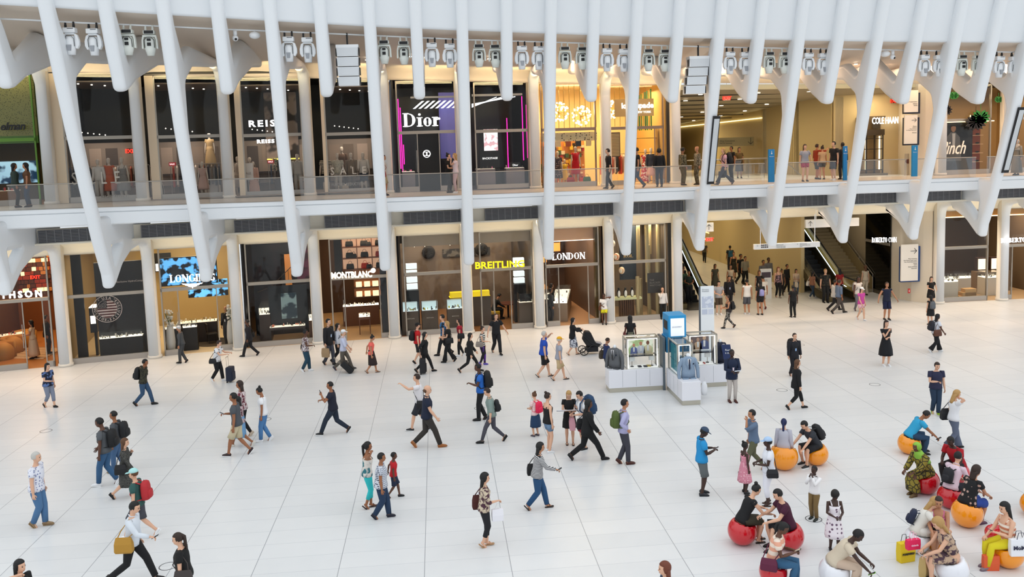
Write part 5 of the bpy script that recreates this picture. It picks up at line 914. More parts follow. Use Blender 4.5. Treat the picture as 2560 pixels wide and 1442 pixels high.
hsign('white hanging sign with an up arrow over the left escalator', 1725, 556, 1784, 581, 39.5, [(.8, 'up', '', 0, 0)], (.7,))
hsign('white hanging sign behind a rib foot over the stairs', 2015, 544, 2148, 570, 39.8, [(.08, 'up', '', 0, 0), (None, '', 'World Trade Center\nPATH', .45, 2)], (.2, .8))
hsign('small white sign end beside the last column left of the escalator', 1686, 572, 1702, 583, 40.6, [(None, '', 'PATH', .2, 1)])
# totem, info sign, blue posts
t = thing('map_totem', 'tall white map totem standing behind the kiosk', 'sign', (9.98, 31.6, 0)); MB().box(0, 0, 0, .53, .06, 3.0).build('panel', mat('#eef1f3', .4), t); MB().box(-.05, .02, 0, 0, .1, 3.0).build('edge', mat('#5a6068', .5), t); MB().box(.05, -.01, 2.15, .49, 0, 2.6).build('map_upper', mat('#c4cbdc', .5, pat='blotch', c2='#dfe4ee', sc=6), t); MB().box(.05, -.01, 1.9, .26, 0, 2.1).build('map_lower', mat('#c4cbdc', .5), t); MB().box(.3, -.01, 1.9, .49, 0, 2.1).build('map_lower', mat('#d3d8e6', .5), t); text('Directory\nWestfield', .07, grey, (.05, -.01, 2.85), t, 'lettering', ext=.002)
p = at_z(1915, 746); t = thing('info_sign', 'white standing notice board in front of the right escalator', 'sign', (p.x - .3, p.y, 0)); MB().box(0, 0, 0, .62, .12, 1.62).build('panel', mat('#ece9e4', .5), t); MB().box(.05, -.01, 1.15, .57, 0, 1.45).build('picture', mat('#4a3a44', .5), t); text('Shop and\ndine today', .07, ink, (.1, -.01, 1.0), t, 'lettering', ext=.002)
for x, yt, yb, Y, lab in [(1929, 373, 458, 38.7, 'bright blue accessibility post beside the yellow corridor wall'), (2114, 365, 452, 38.2, 'bright blue accessibility post right of the man in the black tee'), (2288, 363, 448, 40.3, 'bright blue accessibility post under the beige wall signs')]:
    p = at_y(x, yt, Y); z0 = zS(p.x); t = thing('info_post', lab, 'sign post', (p.x, Y, z0)); w = .14 if x != 2114 else .09; h = p.z - z0; MB().box(-w, 0, 0, w, .1, h).build('post', mat('#0f7fc4', .45), t); b = MB(); b.cyl((0, -.01, h - .2), (0, -.015, h - .2), .035, 10); b.box(-.01, -.015, h - .18, .01, -.008, h - .08); b.build('wheelchair_symbol', WHITE, t); text('Elevator', .06, WHITE, (-.1, -.012, h - .36), t, 'lettering', ext=.002)
MB_ = thing('wall_poster', 'pale framed poster beside the rightmost blue post', 'poster', at_y(2261, 440, 41.9)); MB().box(0, 0, 0, .42, .03, 1.15).build('sheet', mat('#c9bda8', .5), MB_); MB().ball((.2, -.01, .75), (.16, .01, .12), 10, 6).build('printed_shape', mat('#6a3a30', .5), MB_)
# ------------------------------------------------------------------ upper corridor
cu = [(20.3, 88), (20.3, 51), (20.7, 47.5), (21.6, 44.6), (22.6, 43.9), (24.9, 43.9)]
for (x0, y0), (x1, y1) in list(zip(cu, cu[1:]))[:1]: wallq(x0, y0, x1, y1, 6.4, 10.6, yel, th=-.2)
for k, ((x0, y0), (x1, y1)) in enumerate(list(zip(cu, cu[1:]))[1:]):
    wallq(x0, y0, x1, y1, 6.4, 11.2, mat('#cbb88e', .5) if k > 2 else yel, th=-.2)
    if k < 3: d = Vector((x1 - x0, y1 - y0)); L_ = d.length; t = thing('shop_window', 'dark glass shop window in the upper corridor, ' + ['left of the two beige piers', 'between the two beige piers', 'behind the man in the black tee'][k], 'window', (x0, y0, 6.55), math.atan2(d.y, d.x)); MB().box(.5, -.08, .1, L_ - .15, -.02, 3.6).build('pane', mat('#14120f', .12), t); MB().box(.4, -.14, 2.55, L_ - .1, -.06, 2.7).build('transom', FR, t); MB().box(.1, -.2, 0, .5, 0, 4.2).build('pier', yel2, t)
wallq(11.75, 41, 11.75, 88, 6.4, 11.3, mat('#8d8066', .5), th=.2)
b = MB(); b.rings([[(11.7, 41.2, 11.15), (24.2, 41.2, 10.95), (24.2, 41.2, 11.2), (11.7, 41.2, 11.4)], [(11.7, 52, 10.5), (24.2, 52, 10.4), (24.2, 52, 10.6), (11.7, 52, 10.7)], [(11.7, 88, 9.9), (24.2, 88, 9.9), (24.2, 88, 10.1), (11.7, 88, 10.1)]]); b.build('ceiling', mat('#a39a82', .6), kind='structure')
MB().box(11.7, 50, 6.3, 24.2, 88, 6.6).build('floor', mat('#c9b99c', .35), kind='structure')
b = MB(); 
for k in range(7): b.box(11.8, 43.2 + k * 2.2, 10.93 - k * .125, 20.5, 43.23 + k * 2.2, 10.99 - k * .125)
b.build('trim_1', mat('#4a4436', .6), kind='structure')
k = 0
for Y in (42.4, 45, 48, 51.5, 56, 62):
    for X in (13.5, 16.5, 19.2):
        z = interp(Y, [41.2, 52, 88], [11.08, 10.45, 9.9]) - .02; b = MB(); b.cyl((X, Y, z), (X, Y, z - .03), .12, 10); k += 1
        tag(b.build('downlight', LITW), 'oval downlight of the upper corridor, %s row from the front, %s one' % (['first', 'second', 'third', 'fourth', 'fifth', 'sixth'][(k - 1) // 3], ['left', 'middle', 'right'][(k - 1) % 3]), 'ceiling light', 'downlights of the upper corridor')
alight('corridor_cove', (19.6, 60, 10.0), 26, 210, (1, .78, .36), (1, 0, -.35), .2); bpy.data.objects['corridor_cove'].rotation_euler = Vector((.9, 0, -.5)).to_track_quat('-Z', 'X').to_euler()
alight('corridor_light', (16, 46, 10.4), 5, 150, (1, .82, .52), (0, 0, -1), 2.5); alight('corridor_light', (16, 58, 9.9), 5, 170, (1, .82, .52), (0, 0, -1), 5); alight('corridor_light', (22.6, 42.6, 10.6), 2.0, 60, (1, .8, .52), (0, .2, -1), 1.0)
b = MB(); b.box(20.0, 51, 9.95, 20.3, 86, 10.0); b.build('cove_light_strip', mat('#ffe9a8', .5, em=2.5)); bpy.data.objects['cove_light_strip']['kind'] = 'structure'
p = at_y(1787, 343, 52); t = thing('hanging_sign', 'grey hanging sign with a down arrow in the upper corridor', 'sign', (p.x, 52, p.z - .6)); MB().box(0, 0, 0, 2.5, .12, .55).build('sign_board', mat('#9a9070', .5), t); b = MB(); arrow(b, 2.3, .3, .4, -PI / 2); b.build('arrow', ink, t); text('West Concourse\nPATH Subway', .14, ink, (.3, -.01, .3), t, 'lettering', ext=.002)
for x, y, d, lab in [(1812, 357, PI, 'left arrow sign printed on the yellow corridor wall'), (1888, 352, -PI / 2, 'small arrow sign printed on the yellow corridor wall')]:
    p = at_y(x, y, 60); t = thing('wall_sign', lab, 'sign', (20.2, 56 if d > 0 else 53, p.z), -PI / 2); MB().box(-.6, -.02, 0, .6, 0, .1).build('red_bar', mat('#5a2a1c', .5), t); b = MB(); arrow(b, 0, -.5, .7, d); b.build('arrow', ink, t); text('Fulton\nSubway', .2, ink, (-.5, -.02, -1.1), t, 'lettering', ext=.002)
t = thing('escalator_railing', 'steel and glass railing around the stair opening in the upper corridor', 'railing', (15.0, 44.5, 6.6)); b = MB(); b.tube([(0, 0, 1.0), (3.6, .2, 1.0), (4.4, .6, .5), (5.2, 1.2, -.0)], .03, 8); b.tube([(-1, 2, 1.0), (4, 2.2, 1.0)], .03, 8); [b.cyl((k * .9, .05 * k, 0), (k * .9, .05 * k, 1.0), .015, 5) for k in range(5)]; b.build('rails', STEEL, t, smooth=True); b = MB(); b.prism([(0, .05), (3.6, .05), (3.6, .95), (0, .95)], 0, .012); b.build('glass_panel', RAILG, t)
# block-letter shop at the upper right
p = at_y(2170, 442, 43.2); t = thing('shop_doorway', 'shop doorway with dark frames and lit shelves under the upper white block lettering', 'doorway', (22.35, 43.3, 6.5)); w = 1.35; MB().box(0, .3, .1, w, .4, 3.1).build('interior_back', mat('#6a5432', .5, em=.15), t); MB().box(-.1, 0, 3.05, w + .1, .12, 3.15).build('lintel', mat('#5a4a34', .5), t)
for k in range(4): MB().box(k * w / 3 - .03, .05, 0, k * w / 3 + .03, .12, 2.15).build('frame_post', mat('#2a1f14', .4), t)
for k in range(4): MB().box(0, .06, .3 + k * .55, w, .14, .34 + k * .55).build('frame_bar', mat('#2a1f14', .4), t)
MB().box(-.15, -.02, 2.15, w + .05, .14, 2.45).build('awning', mat('#3a3024', .5), t)
for x in (.5, 1.25): MB().box(x - .03, .2, .3, x + .03, .25, 2.1).build('light_tube', mat('#fff0c8', .5, em=3), t)
MB().box(-.3, -.3, 0, w + .1, .1, .14).build('door_step', mat('#6d685e', .5), t)
for x in (.1, .95): MB().box(x - .2, .0, 2.5, x + .2, .04, 3.0).build('dark_panel', mat('#3a342a', .5), t)
# ------------------------------------------------------------------ kiosk
kw = mat('#e4e4ea', .35); kick = mat('#b9b4a6', .3, .5)
t = thing('kiosk', 'white T-shaped sales kiosk with glass cases and a bright blue box on top', 'kiosk', (7.75, 28.3, 0)); CTR = .78
def counter(x0, y0, x1, y1, doors, face='y'):
    b = MB(); b.box(x0, y0, .15, x1, y1, CTR); c = b.build('counter', kw, t, bevel=.015); MB().box(x0 + .02, y0 + .02, 0, x1 - .02, y1 - .02, .15).build('kick_plate', kick, c)
    n = doors
    for k in range(1, n):
        if face == 'y': MB().box(x0 + (x1 - x0) * k / n - .004, y0 - .003, .18, x0 + (x1 - x0) * k / n + .004, y0, CTR - .03).build('door_gap', grey, c)
        else: MB().box(x0 - .003, y0 + (y1 - y0) * k / n - .004, .18, x0, y0 + (y1 - y0) * k / n + .004, CTR - .03).build('door_gap', grey, c)
    return c
counter(-2.1, -.05, -.18, .6, 4); counter(-.08, -1.95, .55, -.05, 4, 'x'); counter(.6, -.05, 2.1, .6, 3)
def gcase(x0, y0, x1, y1, z1=1.85, pic=None, side='y'):
    g = MB().box(x0, y0, CTR, x1, y1, z1).build('glass_case', CASEG, t); al = mat('#b5b0a6', .35, .5)
    b = MB()
    for x in (x0, x1):
        for y in (y0, y1): b.box(x - .02, y - .02, CTR, x + .02, y + .02, z1)
    for z in (z1,):
        b.box(x0, y0 - .02, z - .02, x1, y0 + .02, z + .02); b.box(x0, y1 - .02, z - .02, x1, y1 + .02, z + .02); b.box(x0 - .02, y0, z - .02, x0 + .02, y1, z + .02); b.box(x1 - .02, y0, z - .02, x1 + .02, y1, z + .02)
    b.build('case_frame', al, g); MB().box(x0 + .03, y0 + .03, CTR + .002, x1 - .03, y1 - .03, CTR + .012).build('case_floor', mat('#f4f6f6', .5, em=.5), g)
    MB().box(x0 + .03, y0 + .05, 1.2, x1 - .03, y1 - .05, 1.215).build('glass_shelf', CASEG, g)
    b = MB(); b.box(x0 + .05, y0 + .02, CTR + .05, x0 + .07, y0 + .05, z1 - .05); b.box(x1 - .07, y0 + .02, CTR + .05, x1 - .05, y0 + .05, z1 - .05); b.box(x0 + .05, y0 + .03, z1 - .05, x1 - .05, y0 + .06, z1 - .03); b.build('light_strips', mat('#fffdf0', .5, em=5), g)
    return g
g1 = gcase(-1.45, .02, -.3, .55); MB().box(-1.3, .42, 1.22, -.42, .44, 1.72).build('picture', mat('#dfe4d2', .5, em=.35, pat='blotch', c2='#9ab07a', sc=2.5), g1)
g2 = gcase(0, -1.2, .5, -.1, 1.85); MB().box(.05, -.9, .85, .08, -.2, 1.7).build('teal_panel', mat('#2f97a8', .5, em=.2), g2)
g3 = gcase(.75, .02, 1.75, .55, 1.85); MB().box(.85, .42, 1.25, 1.6, .44, 1.75).build('picture', mat('#6a5a5a', .5, em=.2), g3)
def bust(p_, x, s, j, face, sh='#e8e8ea'):
    b = MB(); b.ball((x, -.01, s * .85), (s * .13, .008, s * .17), 10, 8); b.build('portrait_head', mat(face, .6), p_); MB().prism([(x - s * .36, 0), (x + s * .36, 0), (x + s * .3, s * .55), (x + s * .1, s * .68), (x - s * .1, s * .68), (x - s * .3, s * .55)], -.012, -.002).build('portrait_jacket', mat(j, .7), p_); MB().prism([(x - s * .07, s * .2), (x + s * .07, s * .2), (x + s * .08, s * .66), (x - s * .08, s * .66)], -.018, -.01).build('portrait_shirt', mat(sh, .7), p_)
for g, x0, z0, L_ in [(g1, -1.3, 1.22, [(.2, .36, '#5a6aa8', '#c98a6a'), (.45, .42, '#c9d0e0', '#c98a6a'), (.7, .44, '#e0d4ae', '#7a4a34')]), (g3, .85, 1.25, [(.12, .36, '#8a7a72', '#c9a08a'), (.35, .42, '#c9a68a', '#c9a08a'), (.58, .48, '#4a5a8c', '#d8b49a')])]:
    q = bpy.data.objects.new('photo_print', None); COL.objects.link(q); q.parent = g; q.location = (x0, .415, z0)
    for x, s, j, f_ in L_: bust(q, x, s, j, f_)
MB().box(-.2, -.1, 0, -.12, .6, 1.85).build('corner_post', mat('#5a646c', .4), t)
MB().box(-.05, 0, 1.3, .6, .6, 1.85).build('box_base', mat('#2b8fc8', .5), t)
p_ = MB(); p_.prism([(0, 1.85), (.62, 1.85), (.62, 2.62), (0, 2.62)], -.15, .62); bx = p_.build('blue_box', mat('#2394cf', .45), t, bevel=.01)
bb = MB(); bb.box(.07, -.165, 1.9, .55, -.15, 2.52); bb.build('light_panel', mat('#eef2f6', .5, em=.35), bx); text('ECHOMIST', .07, mat('#8a90a4', .5), (.12, -.18, 2.2), bx, 'lettering', ext=.002); q = MB().box(-.015, 0, 2.1, 0, .45, 2.4).build('side_panel', DARK, bx)
for k, (x, y, m_, w_) in enumerate([(-.95, .22, navy, .12), (-.75, .2, navy, .12), (-.62, .25, mat('#c9b04a', .5), .14), (1.1, .25, mat('#2a4a3a', .5), .12), (1.35, .2, mat('#c0302a', .5), .05)]): tag(MB().box(7.75 + x - w_ / 2, 28.3 + y - .08, CTR + .013, 7.75 + x + w_ / 2, 28.3 + y + .08, CTR + .05).build('folded_tie', m_), ['navy folded accessory in the left kiosk case, left one', 'navy folded accessory in the left kiosk case, right one', 'yellow and blue folded accessory in the left kiosk case', 'green folded accessory in the right kiosk case', 'small red box in the right kiosk case'][k], 'accessory')
for k, x in enumerate((-1.2, -.5, .95, 1.5)): tt = thing('display_stand', 'small white display stand in the %s kiosk case, %s one' % ('left' if x < 0 else 'right', 'left' if k in (0, 2) else 'right'), 'display stand', (7.75 + x, 28.6, CTR + .013)); MB().cyl((0, 0, 0), (0, 0, .02), .06, 12).build('foot', BLACK, tt); MB().cyl((0, 0, .02), (0, 0, .26), .012, 6).build('rod', STEEL, tt); MB().box(-.09, -.03, .2, .09, .03, .34).build('cuff_block', WHITE, tt)
def jacket(lab, loc, rz, m, tie=None, shirt='#e6e4e8', legs=True):
    t = thing('jacket_display', lab, 'jacket display', loc, rz); b = MB(); b.rings([[(rx * math.cos(a_) + 0, ry * math.sin(a_), z) for a_ in [2 * PI * k / 18 for k in range(18)]] for rx, ry, z in ((.24, .14, .02), (.235, .14, .2), (.215, .13, .35), (.235, .145, .5), (.245, .14, .6), (.17, .1, .68), (.08, .07, .72))]); 
    for s in (-1, 1): b.tube([(s * .2, 0, .62), (s * .29, .0, .42), (s * .32, -.02, .22), (s * .32, -.06, .02)], [.075, .068, .06, .055], 10)
    b.build('jacket', m, t, smooth=True); MB().ball((0, 0, .76), (.06, .06, .07), 12, 8).build('mannequin_neck', WHITE, t, smooth=True)
    MB().prism([(0, .3), (.065, .66), (-.065, .66)], -.165, -.125).build('shirt_front', mat(shirt, .6), t)
    MB().prism([(-.018, .66), (.018, .66), (.028, .36), (0, .3), (-.028, .36)], -.178, -.16).build('tie', mat(tie or '#16203c', .6), t)
    for s in (-1, 1): MB().prism([(s * .065, .68), (s * .12, .62), (s * .1, .48), (0, .3)], -.172, -.13).build('lapel', m, t); MB().box(s * .13 - .09, -.2, 0, s * .13 + .09, .06, .025).build('folded_hem', m, t)
    MB().box(.1, -.16, .48, .16, -.14, .52).build('pocket_square', navy, t); return t
jacket('light blue-grey suit jacket on a stand at the front end of the kiosk', (8.03, 26.85, CTR), 0, mat('#7b8fa6', .8, pat='grain', c2='#8ea2b8', sc=60))
jacket('dark grey suit jacket turned sideways on the left end of the kiosk', (5.95, 28.6, CTR), -.75, mat('#57595c', .8, pat='grain', c2='#626468', sc=60), '#2a2a2c')
jacket('navy jacket on a stand at the right end of the kiosk', (9.72, 28.62, CTR), .5, mat('#141c33', .8), '#141c33')
t = thing('standing_placard', 'tilted navy placard with white print at the right end of the kiosk', 'sign', (9.75, 28.2, CTR + .0), -.1); q = MB(); q.prism([(-.05, .2), (.26, .2), (.18, .72), (-.13, .72)], -.02, 0); q.build('placard', mat('#1d2f5c', .5), t); text('Rent\na suit', .1, WHITE, (0, -.03, .5), t, 'lettering', ext=.002); MB().box(0, 0, 0, .03, .03, .3).build('stand', STEEL, t)
t = thing('plastic_bag', 'thin white plastic bag hanging off the right side of the kiosk', 'bag', (8.62, 27.0, .3)); b = MB(); b.rings([[((.11 + .015 * math.sin(5 * a_)) * k_ * math.cos(a_), .06 * k_ * math.sin(a_), z) for a_ in [2 * PI * j / 14 for j in range(14)]] for z, k_ in ((-.18, .8), (-.05, 1.05), (.15, .9), (.28, .35))]); b.build('bag_body', mat('#eceef2', .5), t, smooth=True); MB().tube([(-.03, 0, .26), (0, 0, .42), (.03, 0, .26)], .006, 5).build('handle', WHITE, t)
# round floor covers
for x, y, lab in [(115, 1077, 'round ringed floor cover at the far left of the floor'), (664, 1048, 'round ringed floor cover behind the girl in the white tee'), (1199, 1020, 'round ringed floor cover behind the man in the sage shirt'), (1955, 975, 'round ringed floor cover behind the woman in black'), (2187, 961, 'round ringed floor cover on the empty floor at the right'), (2034, 1297, 'round ringed floor cover under the boy in the white shirt'), (420, 1415, 'round ringed floor cover by the woman in the black tee'), (2000, 862, 'round ringed floor cover behind the man with the blue shirt and blazer')]:
    p = at_z(x, y); b = MB(); n = 36
    b.rings([[(r * math.cos(2 * PI * k / n), r * math.sin(2 * PI * k / n), z) for k in range(n)] for r, z in ((.165, .003), (.183, .003), (.183, .0), (.165, .0))], closed=True); tag(b.build('floor_cover', mat('#4a4c52', .4), loc=p), lab, 'floor cover', 'round floor covers')
# ------------------------------------------------------------------ people
SK = {'l': '#d9a98c', 'm': '#b57f5e', 't': '#96603f', 'd': '#5c3826', 'x': '#3c241a', 'w': '#cfc2b2', 'p': '#e6ddd0'}
HC = {'k': '#0d0a0a', 'b': '#2b1a12', 'n': '#5a3a22', 'y': '#b08a54', 'g': '#b9b6b0', 'r': '#6a3420', 'u': '#0f1c4a'}
def ik(a, b, l1, l2, hint):
    d = b - a; L = min(d.length, (l1 + l2) * .998); L = max(L, abs(l1 - l2) * 1.02 + 1e-4); u = d.normalized(); h = Vector(hint); h = (h - u * h.dot(u))
    if h.length < 1e-4: h = u.orthogonal()
    h.normalize(); c = (l1 * l1 + L * L - l2 * l2) / (2 * L); s = math.sqrt(max(l1 * l1 - c * c, 0)); return a + u * c + h * s, a + u * L
ARM = {'down': (.02, .07, -.53), 'fwd': (.24, .03, -.47), 'back': (-.24, .09, -.44), 'phone': (.29, -.10, -.22), 'ear': (.10, -.02, .15), 'mouth': (.20, -.13, .08), 'point': (.46, .05, .12), 'low': (.40, .0, -.30), 'hold': (.28, -.08, -.30), 'cross': (.20, -.22, -.27), 'chin': (.2, -.14, -.02), 'hip': (.02, .13, -.37), 'push': (.42, 0, -.2), 'lap': (.36, -.06, -.36), 'knee': (.42, .02, -.44), 'strap': (.14, -.03, -.08), 'head': (.06, .08, .26), 'wide': (.1, .25, -.45), 'behind': (-.3, .0, -.42)}
def hand(b, w, d, u, out, s, curl=.5):
    """w wrist, d hand direction, u back-of-hand normal, out = towards the thumb"""
    d = d.normalized(); u = (u - d * u.dot(d)).normalized(); o = d.cross(u).normalized()
    if o.dot(out) < 0: o = -o
    b.tube([w - d * .02 * s, w + d * .02 * s, w + d * .055 * s, w + d * .085 * s], [(.017 * s, .024 * s), (.014 * s, .032 * s), (.014 * s, .038 * s), (.012 * s, .036 * s)], 8, ref=u)
    for k, (q, L) in enumerate(((.028, .068), (.0095, .077), (-.0095, .072), (-.028, .058))):
        p0 = w + d * .085 * s + o * q * s; t1 = (d * math.cos(curl) - u * math.sin(curl) + o * q * 1.2).normalized(); t2 = (d * math.cos(curl * 2.2) - u * math.sin(curl * 2.2)).normalized()
        b.tube([p0, p0 + t1 * L * .5 * s, p0 + t1 * L * .5 * s + t2 * L * .5 * s], [.0092 * s, .0086 * s, .0074 * s], 6, ref=u)
    p0 = w + d * .03 * s + o * .03 * s; t1 = (d * .7 + o * .7 - u * .25).normalized(); t2 = (d * .95 + o * .15 - u * .35).normalized()
    b.tube([p0, p0 + t1 * .036 * s, p0 + t1 * .036 * s + t2 * .032 * s], [.0125 * s, .0105 * s, .0085 * s], 6, ref=u)
NP = [0]
def person(label, sn, loc, h, hd, sex='m', skin='m', hair=('short', 'k'), top=('tee', '#444444'), bot=('pants', '#222222'), shoes='#15151a', pose='stand', st=.5, lead=1, arms=('down', 'down'), lean=0.0, tilt=0.0, turn=0.0, hat=None, build=1.0, seat=.48, items=(), kind='person', group=None, feet=.42, name=None, detail=True):
    NP[0] += 1; s = h / 1.75; fem = sex == 'f'; W_ = (.90 if fem else 1.0) * build
    t = thing(name or kind, label, kind, loc, math.radians(hd), group); V = Vector; R = {}
    sm = mat(SK.get(skin, skin), .55) if kind == 'person' else mat(SK.get(skin, skin), .45)
    hw = .085 * s; lu, ll = .43 * s, .42 * s
    # ankles and hips; +x forward, +y left
    if pose == 'walk':
        f, k = .33 * s * st / .5, .36 * s * st / .5; fa, ra = V((f, 0, .085 * s)), V((-k, 0, (.10 + .10 * st) * s)); fp, rp = .12, -.75 - .3 * st
        hz = min(math.sqrt(max((.845 * s) ** 2 - f * f, .01)) + .085 * s, math.sqrt(max((.845 * s) ** 2 - (k - .02) ** 2, .01)) + ra.z); LA, RA = (fa, ra) if lead > 0 else (ra, fa); LP, RP = (fp, rp) if lead > 0 else (rp, fp)
        hips = V((0, 0, hz))
    elif pose == 'sit': LA = V((feet * s, 0, .08 * s)); RA = V(((feet - .12 * (lead > 0) + .04) * s, 0, .08 * s)); LP = RP = 0.0; hips = V((0, 0, seat + .07 * s))
    elif pose == 'squat': LA = V((.15 * s, 0, .08 * s)); RA = V((-.12 * s, 0, .13 * s)); LP, RP = 0, -.6; hips = V((-.1, 0, .38 * s))
    else: LA = V((.03 * s, 0, .08 * s)); RA = V((-.02 * s, 0, .08 * s)); LP = RP = 0; hips = V((0, 0, .918 * s))
    sp = .05 if pose == 'walk' else .095 if pose != 'sit' else (.13 if not fem else .08)
    LA.y, RA.y = sp * s, -sp * s; lean_ = lean + (.05 if pose == 'walk' else 0)
    ax = V((math.sin(lean_), 0, math.cos(lean_))); fx = V((math.cos(lean_), 0, -math.sin(lean_)))
    curve = .0 if pose != 'sit' else .05
    def tor(z, off=0): return hips + ax * z * s + fx * (off + curve * (z / .5) ** 2) * s
    neck = tor(.53); sh_h = .475; shw = (.185 if not fem else .165) * s * build ** .5
    legs = []
    for sg, A, P_ in ((1, LA, LP), (-1, RA, RP)):
        hp = hips + V((0, sg * hw, 0)); kn, an = ik(hp, A, lu, ll, (1, sg * (.25 if pose == 'sit' and not fem else .04), .1 if pose != 'sit' else .6)); legs.append((sg, hp, kn, an, P_))
    arm = []
    for sg, nm in ((1, arms[0]), (-1, arms[1])):
        S_ = tor(sh_h) + V((0, sg * shw, 0)); T_ = nm if isinstance(nm, tuple) else ARM[nm]; tgt = S_ + V((T_[0], sg * T_[1], T_[2])) * s
        hint = (-.6, sg * .6, -.7) if T_[2] > -.42 else (-1, sg * .3, 0)
        el, wr = ik(S_, tgt, .285 * s, .25 * s, hint); arm.append((sg, S_, el, wr))
    # head frame
    hdir = V((math.sin(lean_ * .6 + tilt), 0, math.cos(lean_ * .6 + tilt))); hf = V((math.cos(lean_ * .6 + tilt), 0, -math.sin(lean_ * .6 + tilt)))
    if turn: q = Quaternion(hdir, math.radians(turn)); hf = q @ hf
    hl = hf.cross(hdir) * -1; hb = neck + ax * .07 * s + hf * .02 * s * (1 if turn == 0 else .5); HS = .94 * (s if s > .8 else s * .5 + .42)
    def H(f, l, z): return hb + (hf * f + hl * l + hdir * z) * HS
    def hring(fc, rf, rs, z, n=14): return [H(fc + rf * math.cos(2 * PI * k / n), rs * math.sin(2 * PI * k / n), z) for k in range(n)]
    # ---- body: torso, neck and head in one loft, limbs grown from it
    b = MB(); n = 14
    def tring(z, rx, ry, off=0): c = tor(z, off); return [c + fx * (rx * s * math.cos(2 * PI * k / n)) + V((0, ry * s * math.sin(2 * PI * k / n), 0)) for k in range(n)]
    hipw = (.165 if not fem else .172) * build; wst = (.145 if not fem else .125) * build ** 1.3; dp = build ** 1.2
    TR = [(-.10, .06, .10, 0), (-.06, .10, hipw * .85, 0), (.02, .115 * dp, hipw, -.005), (.12, .105 * dp, (hipw + wst) / 2, 0), (.2, .10 * dp, wst, .005), (.3, .112 * dp, .155 * W_, .012), (.4, .118 * (1.05 if fem else 1), .172 * W_, .012), (.47, .095, .165 * W_, 0), (.51, .07, .11, 0)]
    rg = [tring(*q) for q in TR] + [[neck + (ax * .02 * s) + fx * (.05 * s * math.cos(2 * PI * k / n)) + V((0, .052 * s * math.sin(2 * PI * k / n), 0)) for k in range(n)]]
    rg += [hring(-.012, .052, .05, .0), hring(.008, .066, .052, .025), hring(.018, .083, .062, .05), hring(.012, .094, .071, .09), hring(.006, .100, .076, .14), hring(.0, .101, .077, .18), hring(-.004, .09, .070, .215), hring(-.006, .06, .05, .243), hring(-.006, .02, .018, .254)]
    b.rings(rg)
    if detail:
        b.tube([H(.098, 0, .128), H(.112, 0, .098), H(.098, 0, .088)], [.007 * HS, .013 * HS, .009 * HS], 6)
        for sg in (-1, 1): b.ball(H(-.005, sg * .079, .115), (.02 * HS, .009 * HS, .03 * HS), 8, 5)
    for sg, S_, el, wr in arm:
        k = build ** .5 * (.92 if fem else 1); ins = S_ - V((0, sg * .05 * s, .01 * s))
        b.tube([ins, S_, S_.lerp(el, .4), el, el.lerp(wr, .35), wr], [q * s * k for q in (.05, .053, .045, .037, .037, .025)], 10, ref=(1, 0, .1))
        d = (wr - el).normalized(); up = V((0, sg, 0)) if abs(d.z) > .7 else V((0, 0, 1)); th = V((1, 0, 0)) if abs(d.z) > .7 else V((0, -sg, .4)); hand(b, wr, d, up, th, s * .95, .45 if abs(d.z) > .7 else .7)
    for sg, hp, kn, an, P_ in legs:
        k = build ** .7 * (1.02 if fem else 1); b.tube([hp + (hips - hp) * .2 + V((0, 0, .02)), hp.lerp(kn, .2), hp.lerp(kn, .6), kn, kn.lerp(an, .3), kn.lerp(an, .7), an], [q * s * k for q in (.085, .088, .068, .052, .054, .038, .034)], 10, ref=(1, 0, .3))
        fd = V((math.cos(P_), 0, math.sin(P_))); b.tube([an - fd * .03 * s, an + fd * .09 * s - V((0, 0, .05 * s))], [.032 * s, .026 * s], 8)
    b.build('body', sm, t, smooth=True)
    if detail and kind == 'person' and loc[1] < 41:
        e = MB()
        for sg in (-1, 1): e.ball(H(.093, sg * .031, .132), (.010 * HS, .014 * HS, .010 * HS), 8, 5)
        e.build('eyes', mat('#1a1210', .3), t, smooth=True); e = MB(); e.ball(H(.094, 0, .058), (.010 * HS, .024 * HS, .008 * HS), 8, 5); e.build('lips', mat('#8a4a42', .5), t, smooth=True)
        e = MB()
        for sg in (-1, 1): e.tube([H(.098, sg * .018, .152), H(.093, sg * .045, .155)], .004 * HS, 5)
        e.build('eyebrows', mat(HC.get(hair[1], hair[1]) if hair else '#2b1a12', .7), t)
    # ---- shoes
    low = min((an.z for _, _, _, an, _ in legs))
    for sg, hp, kn, an, P_ in legs:
        fd = V((math.cos(P_), 0, math.sin(P_))); dn = V((math.sin(P_), 0, -math.cos(P_))); he = an + dn * .05 * s - fd * .05 * s; sc_ = s * (.92 if fem else 1.0); c = MB(); bare = isinstance(shoes, tuple) and shoes[0] == 'sandal'; sc = shoes[1] if isinstance(shoes, tuple) else shoes
        def sole(z0, z1): 
            rr = []
            for z in (z0, z1): rr.append([he + fd * x * sc_ + dn * (.032 * s - z) + V((0, y * sc_, 0)) for x, y in ((-.02, .0), (-.01, .026), (.05, .032), (.12, .034), (.18, .044), (.22, .034), (.238, .0), (.22, -.034), (.18, -.04), (.12, -.032), (.05, -.03), (-.01, -.026))])
            c.rings(rr)
        c.mi = 1; sole(0, .02 * s); c.mi = 0
        if bare: c.tube([he + fd * .13 * sc_ + V((0, .035 * s, .0)) - dn * .0, he + fd * .12 * sc_ - dn * .05 * s, he + fd * .13 * sc_ + V((0, -.035 * s, 0))], .012 * s, 6)
        else: c.tube([he - dn * .02 * s, he + fd * .05 * sc_ - dn * .03 * s, he + fd * .12 * sc_ - dn * .012 * s, he + fd * .2 * sc_ + dn * .004 * s], [(.038 * s, .035 * s), (.048 * s, .038 * s), (.034 * s, .040 * s), (.02 * s, .036 * s)], 10, ref=-dn)
